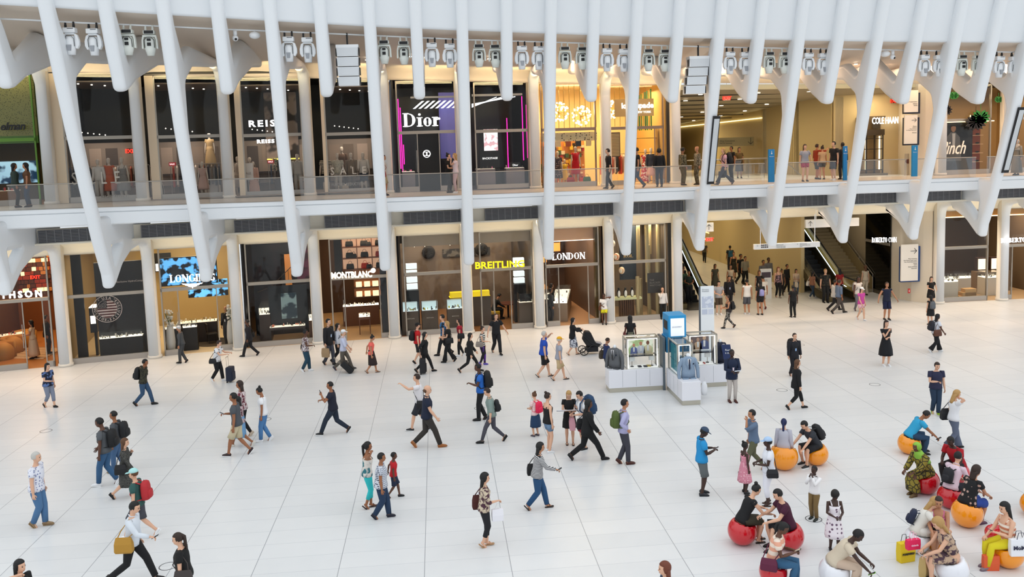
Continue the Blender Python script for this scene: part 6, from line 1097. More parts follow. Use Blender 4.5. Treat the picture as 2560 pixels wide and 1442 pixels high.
        wsole = isinstance(shoes, tuple) and shoes[0] == 'white'; c.build('sandal' if bare else 'shoe', [mat(sc, .5), mat('#e8e8e8' if wsole else sc, .6)], t, smooth=False)
    def M_(q): return mat(q[1], .85) if len(q) < 3 else mat(q[1], .85, pat=q[2], c2=q[3], sc=q[4] if len(q) > 4 else {'hstripe': 220, 'vstripe': 160, 'check': 150, 'dots': 14, 'blotch': 12, 'grain': 20, 'cells': 9}[q[2]])
    # ---- bottoms
    bt, g = bot[0], .014 * s
    def legtube(c, upto, fl=1.0, ex=1.0):
        for sg, hp, kn, an, P_ in legs:
            k = build ** .7; pts = [hp + (hips - hp) * .3 + V((0, 0, .06 * s)), hp.lerp(kn, .25), hp.lerp(kn, .6)]; rr = [.094, .1, .08 * ex]
            if upto <= 1: pts.append(hp.lerp(kn, upto)); rr.append(.078 * fl * ex)
            else: pts += [kn, kn.lerp(an, .35 * min(upto - 1, 1) / 1.0), kn.lerp(an, min(upto - 1, .97))]; rr += [.066 * ex, .062 * ex, .052 * fl * ex]
            c.tube(pts, [q * s * k + .004 for q in rr], 12, ref=(1, 0, .3), round_=False)
        c.rings([tring(-.09, .10, hipw * .7, 0), tring(-.05, .116 * dp, hipw * .98, 0), tring(.03, .122 * dp, hipw + .008, -.005), tring(.13, .108 * dp, (hipw + wst) / 2 + .004, 0)])
    if bt in ('pants', 'slim', 'wide', 'jeans'): c = MB(); legtube(c, 1.97, {'pants': 1.05, 'slim': .85, 'wide': 1.9, 'jeans': 1.0}[bt], .95 if bt == 'slim' else 1.05); c.build('trousers', M_(bot), t, smooth=True)
    elif bt == 'capri': c = MB(); legtube(c, 1.6, 1.0); c.build('trousers', M_(bot), t, smooth=True)
    elif bt == 'shorts': c = MB(); legtube(c, .95, 1.12, 1.1); c.build('shorts', M_(bot), t, smooth=True)
    elif bt == 'hot': c = MB(); legtube(c, .42, 1.25, 1.0); c.build('shorts', M_(bot), t, smooth=True)
    elif bt in ('skirt', 'mini', 'dress', 'long'):
        L = {'skirt': .52, 'mini': .36, 'dress': .5, 'long': .8}[bt] * s; c = MB(); fl = {'skirt': .2, 'mini': .19, 'dress': .23, 'long': .24}[bt] * s; N = 24; rr = []
        if pose == 'sit':
            k0 = (legs[0][2] + legs[1][2]) / 2; h0 = hips
            for q in range(6):
                u = q / 5; cc = h0.lerp(k0, u) + V((0, 0, .0)); rr.append([cc + V((0, (.2 - .02 * u) * s * math.cos(2 * PI * k / N), 0)) + V((-.2, 0, .95)).normalized() * ((.13 - .03 * u) * s * math.sin(2 * PI * k / N)) for k in range(N)])
            if bt == 'long':
                for u in (.3, .9): cc = k0.lerp((legs[0][3] + legs[1][3]) / 2, u); rr.append([cc + V((.12 * s * math.sin(2 * PI * k / N), (.2 + .02 * math.sin(7 * k)) * s * math.cos(2 * PI * k / N), 0)) for k in range(N)])
        else:
            for q in range(7):
                u = q / 6; z = .17 * s - (L + .17 * s) * u; rx = (.12 + (fl / s - .12) * u ** .8 * (1 if u > .2 else .9)) * s; ry = (wst + .02 + (fl / s - wst) * min(u * 1.6, 1) * .75 + .03 * u) * s
                rr.append([hips + V((rx * (1 + .06 * u * math.sin(k * 2.1)) * math.cos(2 * PI * k / N) + (.06 * s * u if pose == 'walk' else 0), ry * (1 + .06 * u * math.sin(k * 2.1)) * math.sin(2 * PI * k / N), z)) for k in range(N)])
        c.rings(rr); c.build('skirt' if bt != 'dress' else 'dress_skirt', M_(bot), t, smooth=True)
    # ---- tops
    tt = top[0]; slv = {'tank': 0, 'tee': .52, 'polo': .55, 'long': 1.92, 'jacket': 1.93, 'short': .4, 'roll': 1.25, 'blazer': 1.93, 'robe': 1.8, 'sleeveless': .12}[tt]; ov = .016 + (.012 if tt in ('jacket', 'blazer', 'robe') else 0) + (.004 if tt == 'tee' else 0)
    c = MB(); lo = {'jacket': -.12, 'blazer': -.14, 'robe': -.12}.get(tt, -.04) if bt not in ('dress',) else .1
    up_ = [q for q in TR if q[0] >= 0.1] if tt != 'tank' else [q for q in TR if .1 <= q[0] <= .45]
    rr = [tring(lo, (.12 * dp + ov + .008), hipw + ov + .008, 0)] if lo < .1 else []
    if lo < 0: rr.append(tring(.03, .125 * dp + ov, hipw + ov, 0))
    for q in up_: rr.append(tring(q[0], q[1] + ov, q[2] + ov * (1 if q[0] < .45 else .8), q[3]))
    if tt not in ('tank',): rr.append([neck + ax * (-.005) * s + fx * (.062 * s * math.cos(2 * PI * k / n)) + V((0, .068 * s * math.sin(2 * PI * k / n), 0)) for k in range(n)])
    c.rings(rr)
    if tt == 'tank':
        for sg in (-1, 1): c.tube([tor(.42, .10) + V((0, sg * .09 * s, 0)), tor(.515, .02) + V((0, sg * .1 * s, 0)), tor(.42, -.09) + V((0, sg * .09 * s, 0))], .018 * s, 6)
    for sg, S_, el, wr in arm:
        if slv <= 0: continue
        k = build ** .5; g2 = (.016 if tt in ('tee', 'polo', 'roll') else .01) + (.012 if tt in ('jacket', 'blazer', 'robe') else 0); pts = [S_ - V((0, sg * .06 * s, .01 * s)), S_ + V((0, 0, .004))]; rd = [.056, .058]
        if slv <= 1: pts += [S_.lerp(el, slv * .6), S_.lerp(el, slv)]; rd += [.053, .053]
        else: pts += [S_.lerp(el, .5), el, el.lerp(wr, (slv - 1) * .5), el.lerp(wr, slv - 1)]; rd += [.048, .042, .04, .031]
        c.tube(pts, [(q + g2) * s * k for q in rd], 12, ref=(1, 0, .1), round_=False)
    nm = {'tank': 'tank_top', 'tee': 'tee_shirt', 'polo': 'polo_shirt', 'long': 'shirt', 'jacket': 'jacket', 'blazer': 'blazer', 'short': 'blouse', 'roll': 'shirt', 'robe': 'robe', 'sleeveless': 'sleeveless_top'}[tt]
    tb = c.build(nm, M_(top), t, smooth=True)
    if tt in ('polo', 'long', 'roll', 'blazer'):
        c = MB(); 
        for sg in (-1, 1): c.prism([(0, 0), (.05 * s, .0), (.012 * s, -.05 * s)], -.004, .004, 'x')
        cc = MB(); cc.tube([neck + fx * .066 * s + ax * .0, neck + fx * .0 + V((0, .072 * s, .02 * s)), neck - fx * .07 * s + ax * .03 * s, neck + V((0, -.072 * s, .02 * s)), neck + fx * .066 * s], .014 * s, 6); c.bm.free(); cc.build('collar', M_(top), t, smooth=True)
    if tt == 'blazer': c = MB(); o_ = tor(.36, .137 + ov); c.rings([[tor(.5, .075) + V((0, y * s, 0)) for y in (-.05, .05)] + [tor(.5, .065) + V((0, y * s, 0)) for y in (.05, -.05)], [tor(.4, .14) + V((0, y * s, 0)) for y in (-.04, .04)] + [tor(.4, .10) + V((0, y * s, 0)) for y in (.04, -.04)], [tor(.16, .125 * dp + .02) + V((0, y * s, 0)) for y in (-.02, .02)] + [tor(.16, .1) + V((0, y * s, 0)) for y in (.02, -.02)]]); c.build('shirt_front', mat(top[5] if len(top) > 5 else '#b9cfe8', .7), t)
    # ---- hair and hats
    if hair:
        ht, hc = hair[0], mat(HC.get(hair[1], hair[1]), .6, pat='grain', c2=HC.get(hair[1], hair[1]), sc=30) if False else mat(HC.get(hair[1], hair[1]), .65); c = MB()
        Rm = Matrix((hf, hl, hdir)).transposed()
        def capf(lo_, k_=1.0):
            def f(d):
                face = d.x > .25 and d.z < .42; low_ = d.z < lo_
                return .80 if face or low_ else k_
            return f
        vol = {'afro': 1.25, 'bun': 1.0, 'short': 1.0, 'fade': .985, 'long': 1.06, 'curly': 1.16, 'pony': 1.01, 'braid': 1.03, 'bob': 1.1, 'fringe': .97}.get(ht, 1.0)
        if ht == 'fringe': c.ball(H(-.03, 0, .115), (.095 * HS, .088 * HS, .085 * HS), 16, 10, f=lambda d: 1.0 if d.x < -.1 and d.z < .45 else .75, R=Rm)
        elif ht not in ('none', 'hijab'): c.ball(H(-.008, 0, .15), (.113 * HS * vol, .092 * HS * vol, .118 * HS * vol), 18, 12, f=capf(-.55 if ht in ('short', 'afro', 'pony', 'bun') else -.35 if ht == 'fade' else -.9), R=Rm)
        if ht in ('long', 'curly', 'bob'):
            L = {'long': .30, 'curly': .26, 'bob': .10}[ht] * (hair[2] if len(hair) > 2 else 1.0); rr = []
            for q in range(5):
                u = q / 4; cz = .13 - (.13 + L) * u; rr.append([H(-.055 - .03 * u + .055 * (1 - .3 * u) * math.cos(2 * PI * k / 12), (.088 - .02 * u) * vol * math.sin(2 * PI * k / 12), cz) for k in range(12)])
            c.rings(rr)
        if ht == 'bun': c.ball(H(-.07, 0, .27), .045 * HS, 10, 7)
        if ht in ('pony', 'braid'):
            L = (.26 if ht == 'pony' else .36) * (hair[2] if len(hair) > 2 else 1); c.tube([H(-.09, 0, .2), H(-.135, 0, .15), H(-.125, 0, .15 - L * .5), H(-.11, 0, .15 - L)], [.03 * HS, .038 * HS, .034 * HS, .018 * HS], 8)
        if ht not in ('none', 'hijab'): c.build('hair', hc, t, smooth=True)
        else: c.bm.free()
        if ht == 'hijab': c = MB(); c.ball(H(-.01, 0, .14), (.125 * HS, .105 * HS, .13 * HS), 16, 10, f=lambda d: .8 if d.x > .45 and abs(d.z) < .6 else 1, R=Rm); c.rings([[tor(z) + V((rx * s * math.cos(2 * PI * k / 14), ry * s * math.sin(2 * PI * k / 14), 0)) for k in range(14)] for z, rx, ry in ((.62, .1, .09), (.5, .12, .14), (.38, .16, .21), (.3, .165, .215))]); c.build('headscarf', hc, t, smooth=True)
    if hat:
        c = MB(); hm = mat(hat[1], .8); Rm = Matrix((hf, hl, hdir)).transposed(); bk = -1 if hat[0] == 'back' else 1
        c.ball(H(-.004, 0, .18), (.118 * HS, .1 * HS, .1 * HS), 16, 10, f=lambda d: 1 if d.z > -.15 else .7, R=Rm)
        c.tube([H(bk * .09, 0, .17), H(bk * .19, 0, .155)], [(.008, .075 * HS), (.006, .055 * HS)], 8, ref=hdir); c.build('cap', hm, t, smooth=True)
    A = {'sn': sn, 'M': Matrix.Translation(Vector(loc)) @ Matrix.Rotation(math.radians(hd), 4, 'Z'), 'tor': tor, 'arm': arm, 's': s, 'ax': ax, 'fx': fx, 'lean': lean_, 'hips': hips, 'H': H, 'hd': hd, 'dp': dp}
    for it in items: carry(A, *it)
    return t
def bagmesh(w, d, h, n=16, pw=.65):
    b = MB(); rr = []
    for z, k in ((0, .7), (.03, .92), (.3, 1.0), (.7, .98), (.92, .8), (1.0, .45)):
        rr.append([(d / 2 * k * math.copysign(abs(math.cos(2 * PI * j / n)) ** pw, math.cos(2 * PI * j / n)), w / 2 * k * math.copysign(abs(math.sin(2 * PI * j / n)) ** pw, math.sin(2 * PI * j / n)), z * h) for j in range(n)])
    return b.rings(rr)
def carry(A, what, col, cn, side=1, ex=None):
    M, s, tor, sn = A['M'], A['s'], A['tor'], A['sn']; m = mat(col, .7); hdg = math.radians(A['hd'])
    if what == 'backpack':
        t = thing('backpack', '%s backpack on the back of the %s' % (cn, sn), 'backpack', M @ tor(.08, -(.115 * A['dp'] + .1 * (ex or 1))), hdg); t.rotation_euler = (0, A['lean'], hdg); k = s * (ex or 1)
        bagmesh(.31 * k, .2 * k, .44 * k).build('bag_body', m, t, smooth=True); b = bagmesh(.24 * k, .1 * k, .2 * k); q = b.build('front_pocket', m, t, smooth=True); q.location = (-.09 * k, 0, .04 * k)
        b = MB()
        for sg in (-1, 1): b.tube([(.08 * k, sg * .09 * k, .40 * k), (.17 * k, sg * .1 * k, .45 * k), (.30 * k, sg * .1 * k, .33 * k), (.335 * k, sg * .11 * k, .18 * k), (.2 * k, sg * .16 * k, .02 * k), (.08 * k, sg * .12 * k, .03 * k)], [(.008, .02 * k)] * 6, 6, ref=(1, 0, 0))
        b.build('straps', m, t, smooth=True); MB().tube([(.02, -.02, .43 * k), (.02, 0, .47 * k), (.02, .02, .43 * k)], .006, 5).build('top_loop', m, t)
    elif what in ('shoulder', 'cross', 'tote'):
        sg = side; z0 = {'shoulder': -.10, 'cross': -.16, 'tote': -.16}[what]; w, h = {'shoulder': (.3, .22), 'cross': (.26, .2), 'tote': (.36, .32)}[what]; w *= ex or 1; h *= ex or 1
        p = tor(z0 + .05, -.04) + Vector((0, sg * (.235 * max(A['dp'], 1) ** .5) * s, 0)); t = thing('shoulder_bag', '%s bag slung from the shoulder of the %s' % (cn, sn), 'bag', M @ p, hdg)
        b = MB(); b.rings([[(x * w / 2 * k, y * .06 * k2, z * h) for x, y in ((-1, -1), (1, -1), (1, 1), (-1, 1))] for z, k, k2 in ((0, .9, .8), (.15, 1, 1.1), (.6, .98, 1), (1, .85, .25))]); b.build('bag_body', m, t, bevel=.015)
        top = tor(.5, 0) + Vector((0, (sg if what != 'cross' else -sg) * .12 * s, .035 * s)) - p; b = MB()
        if what == 'cross': b.tube([(w * .35, 0, h), tor(.3, .15) + Vector((0, 0, 0)) - p, top, tor(.3, -.14) - p, (-w * .35, 0, h)], .01, 6)
        else: b.tube([(w * .3, 0, h), tor(.3, .13) + Vector((0, sg * .2 * s, 0)) - p, top + Vector((0, sg * .03, 0)), tor(.3, -.14) + Vector((0, sg * .2 * s, 0)) - p, (-w * .3, 0, h)], .01, 6)
        b.build('strap', m, t, smooth=True)
    elif what == 'bag':      # held in the hand
        wr = A['arm'][0 if side > 0 else 1][3]; w, h, d = ex or (.28, .3, .1); t = thing('carrier_bag', '%s bag held by the %s' % (cn, sn), 'bag', M @ (wr + Vector((.0, 0, -.08 * s - h - .1))), hdg)
        b = MB(); b.rings([[(x * w / 2, y * d / 2, 0) for x, y in ((-1, -1), (1, -1), (1, 1), (-1, 1))], [(x * w * .52, y * d * .55, h * .5) for x, y in ((-1, -1), (1, -1), (1, 1), (-1, 1))], [(x * w * .5, y * d * .35, h) for x, y in ((-1, -1), (1, -1), (1, 1), (-1, 1))]]); b.build('bag_body', m, t, bevel=.01)
        b = MB(); [b.tube([(-w * .22, y, h - .01), (0, y * .3, h + .12), (w * .22, y, h - .01)], .005, 5) for y in (-.02, .02)]; b.build('handles', m, t)
    elif what == 'phone':
        sg, S_, el, wr = A['arm'][0 if side > 0 else 1]; d = (wr - el).normalized(); p = wr + d * .09 * s + Vector((0, -sg * .005, .018)); t = thing('phone', '%s phone in the hand of the %s' % (cn, sn), 'phone', M @ p, hdg); MB().box(-.07, -.035, -.004, .07, .035, .004).build('phone_body', m, t, bevel=.002); MB().box(-.062, -.03, .0041, .062, .03, .005).build('screen', mat('#20242c', .1), t); t.rotation_euler = (0, -.5 if d.z < .3 else -1.2, hdg)
    elif what == 'papers':
        wr = A['arm'][0 if side > 0 else 1][3]; w, h = ex or (.25, .18); t = thing('paper', '%s held by the %s' % (cn, sn), 'paper', M @ (wr + Vector((.10 * s, -.05 * side, .02))), hdg); b = MB(); b.prism([(-h / 2, 0), (0, .02), (h / 2, 0), (h / 2, .008), (0, .028), (-h / 2, .008)], -w / 2, w / 2); t.rotation_euler = (0, -.35, hdg); b.build('sheet', mat(col, .7), t)
    elif what == 'suitcase':
        ti = ex or 0; wr = A['arm'][0 if side > 0 else 1][3]; g = M @ wr
        if ti == 0: p = M @ Vector((wr.x + .12, wr.y, 0))
        else: p = M @ Vector((wr.x - .55, wr.y, 0))
        t = thing('suitcase', '%s wheeled suitcase beside the %s' % (cn, sn), 'suitcase', (p.x, p.y, loc_z(M)), hdg); t.rotation_euler = (0, ti, hdg); b = MB(); b.box(-.12, -.18, .05, .12, .18, .60); b.build('case_body', m, t, bevel=.04); b = MB(); b.box(.115, -.14, .1, .15, .14, .4); b.build('front_pocket', m, t, bevel=.02)
        for y in (-.14, .14): MB().cyl((-.08, y - .015, .03), (-.08, y + .015, .03), .03, 10).build('wheel', BLACK, t)
        H_ = .98 if ti == 0 else .95; b = MB(); [b.cyl((-.09, y, .58), (-.09, y, H_), .007, 5) for y in (-.09, .09)]; b.tube([(-.09, -.1, H_), (-.09, .1, H_)], .012, 6); b.build('pull_handle', STEEL, t)
def loc_z(M): return M.translation.z
def P(fx, fy, hy, hd, label, sn, sex, skin, hair, top, bot, shoes='#15151a', z0=0.0, h=None, dx=0, **k):
    """stand a person on the spot seen at (fx, fy); hy is the top of the head; fy None: use the head"""
    if fy is None: g = at_z(fx, hy, z0 + h); g.z = z0
    else:
        g = at_z(fx, fy, z0) if k.get('Y') is None else None
    Y = k.pop('Y', None)
    if g is None: g = at_y(fx, fy, Y); g.z = z0
    if h is None:
        q = at_y(fx, hy, g.y); h = min(max(q.z - z0, .95), 1.93) * 1.0
        if k.get('pose') == 'walk': h = min(h * 1.02, 1.95)
        h /= 1.012
    return person(label, sn, (g.x, g.y, z0), h, hd, sex, skin, hair, top, bot, shoes, **k)
# ------------------------------------------------------------------ the crowd on the open floor (foot pixel, head pixel, heading)
K, Bk, Wh = '#101013', '#0c0c0e', '#e8e8ea'
jean, djean, navy_, gry = '#3f6288', '#22344c', '#141c34', '#4a4e55'
sne = ('white', '#e6e6e8')
W = 'walk'
P(125, 1018, 908, -25, 'woman in a navy printed tee and cropped grey trousers, far left', 'woman in the navy tee', 'f', 'l', ('bob', 'k'), ('tee', navy_, 'blotch', '#5a74a8', 9), ('capri', '#7d8496'), Bk, pose=W, st=.28, build=1.12, arms=('down', 'hold'))
P(362, 1013, 896, 0, 'man in a camouflage shirt and jeans phoning, black backpack', 'phoning man in the camouflage shirt', 'm', 't', ('short', 'k'), ('roll', '#3c3a2a', 'blotch', '#1e1f18', 18), ('jeans', '#2e4a68'), Bk, pose=W, st=.42, lead=1, arms=('back', 'ear'), lean=.08, tilt=.15, items=(('backpack', K, 'black'),))
P(100, 1316, 1132, 0, 'white-haired man in a pale floral short-sleeved shirt and blue jeans', 'white-haired man', 'm', 'l', ('short', 'g'), ('tee', '#dfe0ea', 'dots', '#7a82a8', 16), ('jeans', '#4a7098'), '#8a7050', pose=W, st=.16, build=1.14, arms=('down', 'down'))
P(270, 1213, 1043, 178, 'man in a grey tee, jeans and white trainers walking left', 'man in grey tee and white trainers', 'm', 'd', ('short', 'k'), ('tee', '#55585c'), ('jeans', '#335a80'), sne, pose=W, st=.3, lead=1, tilt=.25, arms=('down', 'fwd'), items=(('backpack', K, 'bulky black'),))
P(300, 1180, 1028, 178, 'man with short hair just behind the man in white trainers', 'man behind the white-trainered man', 'm', 't', ('fade', 'k'), ('tee', '#4c4f54'), ('jeans', '#46658a'), '#8a7a5c', pose=W, st=.22, arms=('down', 'down'), items=(('backpack', '#17181c', 'black'),))
P(318, 1243, 1092, 5, 'long-haired woman in a grey patterned dress walking right', 'woman in the grey patterned dress', 'f', 'l', ('long', 'n', 1.2), ('long', '#55544f', 'grain', '#1c1c1c', 40), ('dress', '#55544f', 'grain', '#1c1c1c', 40), K, pose=W, st=.5, arms=('strap', 'fwd'), items=(('tote', K, 'black', -1, .8),))
P(352, 1344, 1167, 180, 'person in a teal cap, green tee and grey shorts', 'person in the teal cap', 'm', 'l', ('short', 'n'), ('tee', '#2c5450'), ('shorts', '#44464f'), sne, pose=W, st=.5, lead=1, hat=('cap', '#a8d8d6'), arms=('down', 'down'), items=(('backpack', '#b3242c', 'red'),))
P(320, None, 1243, -3, 'man in a white shirt and black trousers holding a phone', 'man in white shirt, black trousers', 'm', 'l', ('short', 'k'), ('long', '#d4dae2'), ('pants', '#0e0e12'), K, h=1.78, pose=W, st=.6, tilt=.2, lean=.05, arms=('down', 'low'), items=(('phone', K, 'black', -1), ('tote', '#b0822c', 'mustard leather', -1)))
P(453, None, 1330, 182, 'woman in a black tee with a dark ponytail, bottom left', 'woman with the dark ponytail', 'f', 'l', ('pony', 'b'), ('tee', Bk), ('pants', '#c8bfae'), K, h=1.66, pose=W, st=.3, tilt=.15, arms=('down', 'down'), build=1.15, items=(('tote', '#3a3230', 'dark checked', 1, .9),))
P(46, None, 1400, -20, 'dark-haired woman phoning, only her head in the bottom left corner', 'woman in the bottom left corner', 'f', 'l', ('long', 'k'), ('tee', K), ('pants', djean), K, h=1.66, arms=('down', 'ear'))
P(598, 1138, 980, 180, 'boy in a dark grey tee and beige shorts holding a phone', 'boy in beige shorts', 'm', 't', ('short', 'k'), ('tee', '#4a4e54'), ('shorts', '#c4b798'), ('white', '#2a1418'), pose=W, st=.4, lead=1, arms=('down', 'phone'), items=(('phone', '#c8c8cc', 'white', -1),))
P(606, 1116, 988, 182, 'girl in a blue denim skirt hidden behind the boy in beige shorts', 'girl in the denim skirt', 'f', 't', ('long', 'k', .6), ('long', '#c9b2b4', 'blotch', '#5a2c38', 16), ('skirt', '#6f9cc4'), '#d8d4cc', pose=W, st=.48, lead=-1)
P(612, 1092, 952, 180, 'tall woman with long dark hair in a red floral jacket', 'woman in the red floral jacket', 'f', 't', ('long', 'b', 1.3), ('long', '#d6c8c8', 'blotch', '#6a2030', 14), ('slim', K), '#c9b8a2', pose=W, st=.25)
P(664, 1103, 968, 182, 'girl in a white tee and jeans with her hair in a bun', 'girl with the bun', 'f', 't', ('bun', 'k'), ('tee', Wh), ('jeans', '#4a7aac'), sne, pose=W, st=.2, tilt=.35, arms=('down', 'down'))
P(836, 1085, 948, 180, 'man in a navy tee and dark jeans holding up a phone', 'man in navy tee holding up a phone', 'm', 't', ('fade', 'k'), ('tee', '#15182a'), ('jeans', '#1b2636'), sne[:1] + ('#101014',), pose=W, st=.6, lead=1, arms=((.28, -.02, .0), (.34, .0, -.25)), build=1.08, items=(('phone', K, 'black', 1),))
P(458, 907, 815, 180, 'elderly man in dark grey clothes and a white cap', 'elderly man in grey', 'm', 'm', ('short', 'g'), ('long', '#44484c'), ('pants', '#3c4044'), K, pose=W, st=.18, hat=('cap', '#c9ccd0'), lean=.06, build=1.05)
P(545, 952, 850, -10, 'woman in a white patterned vest pushing a suitcase', 'woman in the white patterned vest', 'f', 'l', ('short', 'b'), ('tee', '#e4e4e6', 'dots', '#3a3a44', 9), ('pants', K), sne, pose=W, st=.3, lean=.12, tilt=.2, arms=('push', 'push'), build=1.15, items=(('suitcase', '#161c30', 'navy', -1), ('cross', K, 'small black', -1)))
P(626, 890, 797, 182, 'bald man in a black suit walking left past the dark window', 'man in the black suit', 'm', 'd', ('fade', 'k'), ('blazer', '#12131c'), ('pants', '#12131a'), K, pose=W, st=.45, lead=1, items=(('shoulder', K, 'black', -1),))
P(766, 928, 825, 5, 'woman in a brown and white floral blouse and teal jeans', 'woman in teal jeans', 'f', 'd', ('bun', 'k'), ('short', '#cfc9cc', 'blotch', '#5a3c3c', 20), ('jeans', '#1c3f52'), sne, pose=W, st=.2, arms=('down', 'hold'), build=1.12, items=(('shoulder', K, 'small black', 1),))
P(824, 912, 797, -30, 'dark-haired man in a black jacket carrying a brown paper bag', 'man with the brown paper bag', 'm', 'l', ('short', 'k'), ('blazer', '#15151a'), ('pants', '#3c3f4a'), K, pose=W, st=.25, items=(('bag', '#a58a68', 'brown paper', -1, (.3, .36, .14)),))
P(846, 906, 808, 0, 'woman with long black hair beside the man with a paper bag', 'long-haired woman by the handbag shop', 'f', 'l', ('long', 'k', 1.2), ('long', '#c4c8d2'), ('pants', K), K, pose=W, st=.35, items=(('backpack', '#3a4456', 'blue-grey'),))
P(860, 924, 822, 0, 'man in a white cap, pale blue shirt and brown trousers', 'man in the white cap', 'm', 'l', ('short', 'g'), ('roll', '#c3c8de'), ('pants', '#5a544c'), '#3a3a44', pose=W, st=.5, hat=('cap', '#eceef0'), arms=('fwd', 'fwd'))
P(930, 932, 838, 0, 'woman in a coral top and dark skirt pulling a suitcase', 'woman in the coral top', 'f', 'm', ('bun', 'k'), ('short', '#e8685c'), ('skirt', '#2a1e1c'), ('sandal', '#6a5040'), pose=W, st=.3, tilt=.35, arms=('back', 'down'), items=(('suitcase', '#121216', 'black', 1, -.75),))
P(1045, 908, 808, 5, 'man in a red tee, black cap and black shorts', 'man in the red tee', 'm', 'l', ('short', 'b'), ('tee', '#c0161c'), ('shorts', '#141418'), K, pose=W, st=.2, hat=('cap', K), arms=('down', 'down'), items=(('backpack', K, 'black'),))
P(1063, 930, 828, 0, 'woman with long black hair in black robes pulling a suitcase', 'woman in black robes', 'f', 'l', ('long', 'k', 1.3), ('jacket', '#0d0d10'), ('slim', Bk), K, pose=W, st=.5, arms=('down', 'back'), items=(('suitcase', '#15151a', 'tall black', -1, .0),))
P(1112, 888, 785, 178, 'tall person in a blue checked shirt turned left', 'tall person in the blue check', 'm', 'l', ('short', 'k'), ('tee', '#2f7ab8', 'blotch', '#16222e', 14), ('pants', '#15181e'), K, pose=W, st=.4, tilt=-.05)
P(1124, 905, 803, 180, 'fair-haired woman in a black tee and flared black trousers', 'fair-haired woman in flared trousers', 'f', 'l', ('long', 'y', .9), ('tee', Bk), ('wide', '#0e0e12'), K, pose=W, st=.3, arms=('hold', 'hold'), items=(('shoulder', K, 'black', 1),))
P(1153, 890, 797, 175, 'woman in a crimson top with a long dark ponytail', 'woman in the crimson top', 'f', 'l', ('long', 'b'), ('short', '#a8162c'), ('slim', K), sne, pose=W, st=.15, items=(('shoulder', K, 'small black', 1),))
P(1176, 930, 828, 0, 'woman with very long black hair in a black coat', 'woman in the black coat', 'f', 'l', ('long', 'k', 1.5), ('jacket', '#101012'), ('slim', Bk), K, pose=W, st=.62, arms=('fwd', 'down'), items=(('shoulder', K, 'black', 1),))
P(1207, 912, 817, -20, 'woman in a black and white striped top and purple leggings', 'woman in purple leggings', 'f', 'l', ('bun', 'b'), ('sleeveless', '#e2e0da', 'hstripe', '#141416', 90), ('slim', '#15131c', 'blotch', '#5a2c90', 3), '#5a4ab0', pose=W, st=.12, arms=('down', 'hold'), items=(('shoulder', '#8a8078', 'grey leather', -1),))
P(1242, 884, 782, -70, 'man in a black polo shirt striding towards the camera', 'man in the black polo', 'm', 'l', ('fade', 'b'), ('polo', '#0f1116'), ('pants', '#101116'), K, pose=W, st=.42, arms=('wide', 'wide'), build=1.05)
P(1052, 1075, 933, 178, 'boy with dark hair pointing, behind the man in a navy polo', 'pointing boy', 'm', 'l', ('short', 'b'), ('tee', '#e0dcde'), ('shorts', '#23262e'), sne[:1] + ('#14141a',), pose=W, st=.4, arms=('point', 'down'), items=(('cross', K, 'black', 1),))
P(1070, 1118, 960, 0, 'balding man in a navy polo, brown trousers and tan shoes', 'man in tan shoes', 'm', 'l', ('fringe', 'n'), ('polo', '#141d34'), ('pants', '#2f2a26'), '#9a5c2a', pose=W, st=.5, lead=-1, arms=('down', 'fwd'), build=1.1)
P(1205, 1050, 910, 180, 'man in a bright blue shirt and black trousers', 'man in the bright blue shirt', 'm', 'd', ('fade', 'k'), ('tee', '#1f62b8'), ('pants', '#0f1014'), K, pose=W, st=.15, tilt=.1, arms=('phone', 'down'), items=(('backpack', '#0f1013', 'large black', 1, 1.15),))
P(1232, 1105, 965, 180, 'man in a sage green shirt and grey trousers with one foot kicked back', 'man in the sage shirt', 'm', 'l', ('short', 'b'), ('roll', '#7f908a'), ('slim', '#45454f'), '#0d0d10', pose=W, st=.5, lead=1, tilt=.25, lean=.05, items=(('backpack', '#15171b', 'small black', 1, .8),))
P(1340, 1090, 980, 130, 'girl in a pink striped tee and blue skirt', 'girl in the pink striped tee', 'f', 'l', ('bun', 'n'), ('tee', '#e0a8a8', 'hstripe', '#f0e8e8'), ('skirt', '#1e3a5c'), '#5a5058', tilt=.1, arms=('hold', 'hold'), items=(('backpack', '#e01a4c', 'hot pink'),))
P(1372, 1130, 980, 20, 'girl in a black top and denim shorts with a bun', 'girl in denim shorts', 'f', 'l', ('bun', 'b'), ('tank', K), ('hot', '#6a86a4'), sne, arms=('down', 'down'))
P(1425, 1110, 972, 265, 'fair-haired woman in a black dress reading a large paper map', 'woman reading the map', 'f', 'l', ('long', 'y', .8), ('short', Bk), ('mini', Bk), ('sandal', '#3a2820'), tilt=.45, arms=('phone', 'phone'), items=(('papers', '#d8dce4', 'large paper map', 1, (.75, .45)), ('bag', '#dba0ac', 'pink paper', 1, (.34, .36, .16))))
P(1462, 1122, 972, 200, 'boy in a white tee with a large blue backpack', 'boy in white, map group', 'm', 'l', ('short', 'k'), ('tee', Wh), ('shorts', '#8c2832'), sne[:1] + ('#16161c',), tilt=.4, lean=.1, arms=('hold', 'hold'), items=(('backpack', '#163a5e', 'large blue', 1, 1.25),))
P(1470, 1150, 992, 0, 'long-haired person all in black striding right past the map reader', 'person all in black', 'f', 'd', ('long', 'k', 1.5), ('jacket', '#0a0a0c'), ('pants', '#0a0a0d'), K, pose=W, st=.62, lead=-1, arms=('down', 'fwd'), build=1.1, items=(('shoulder', '#111114', 'large black', 1, 1.4),))
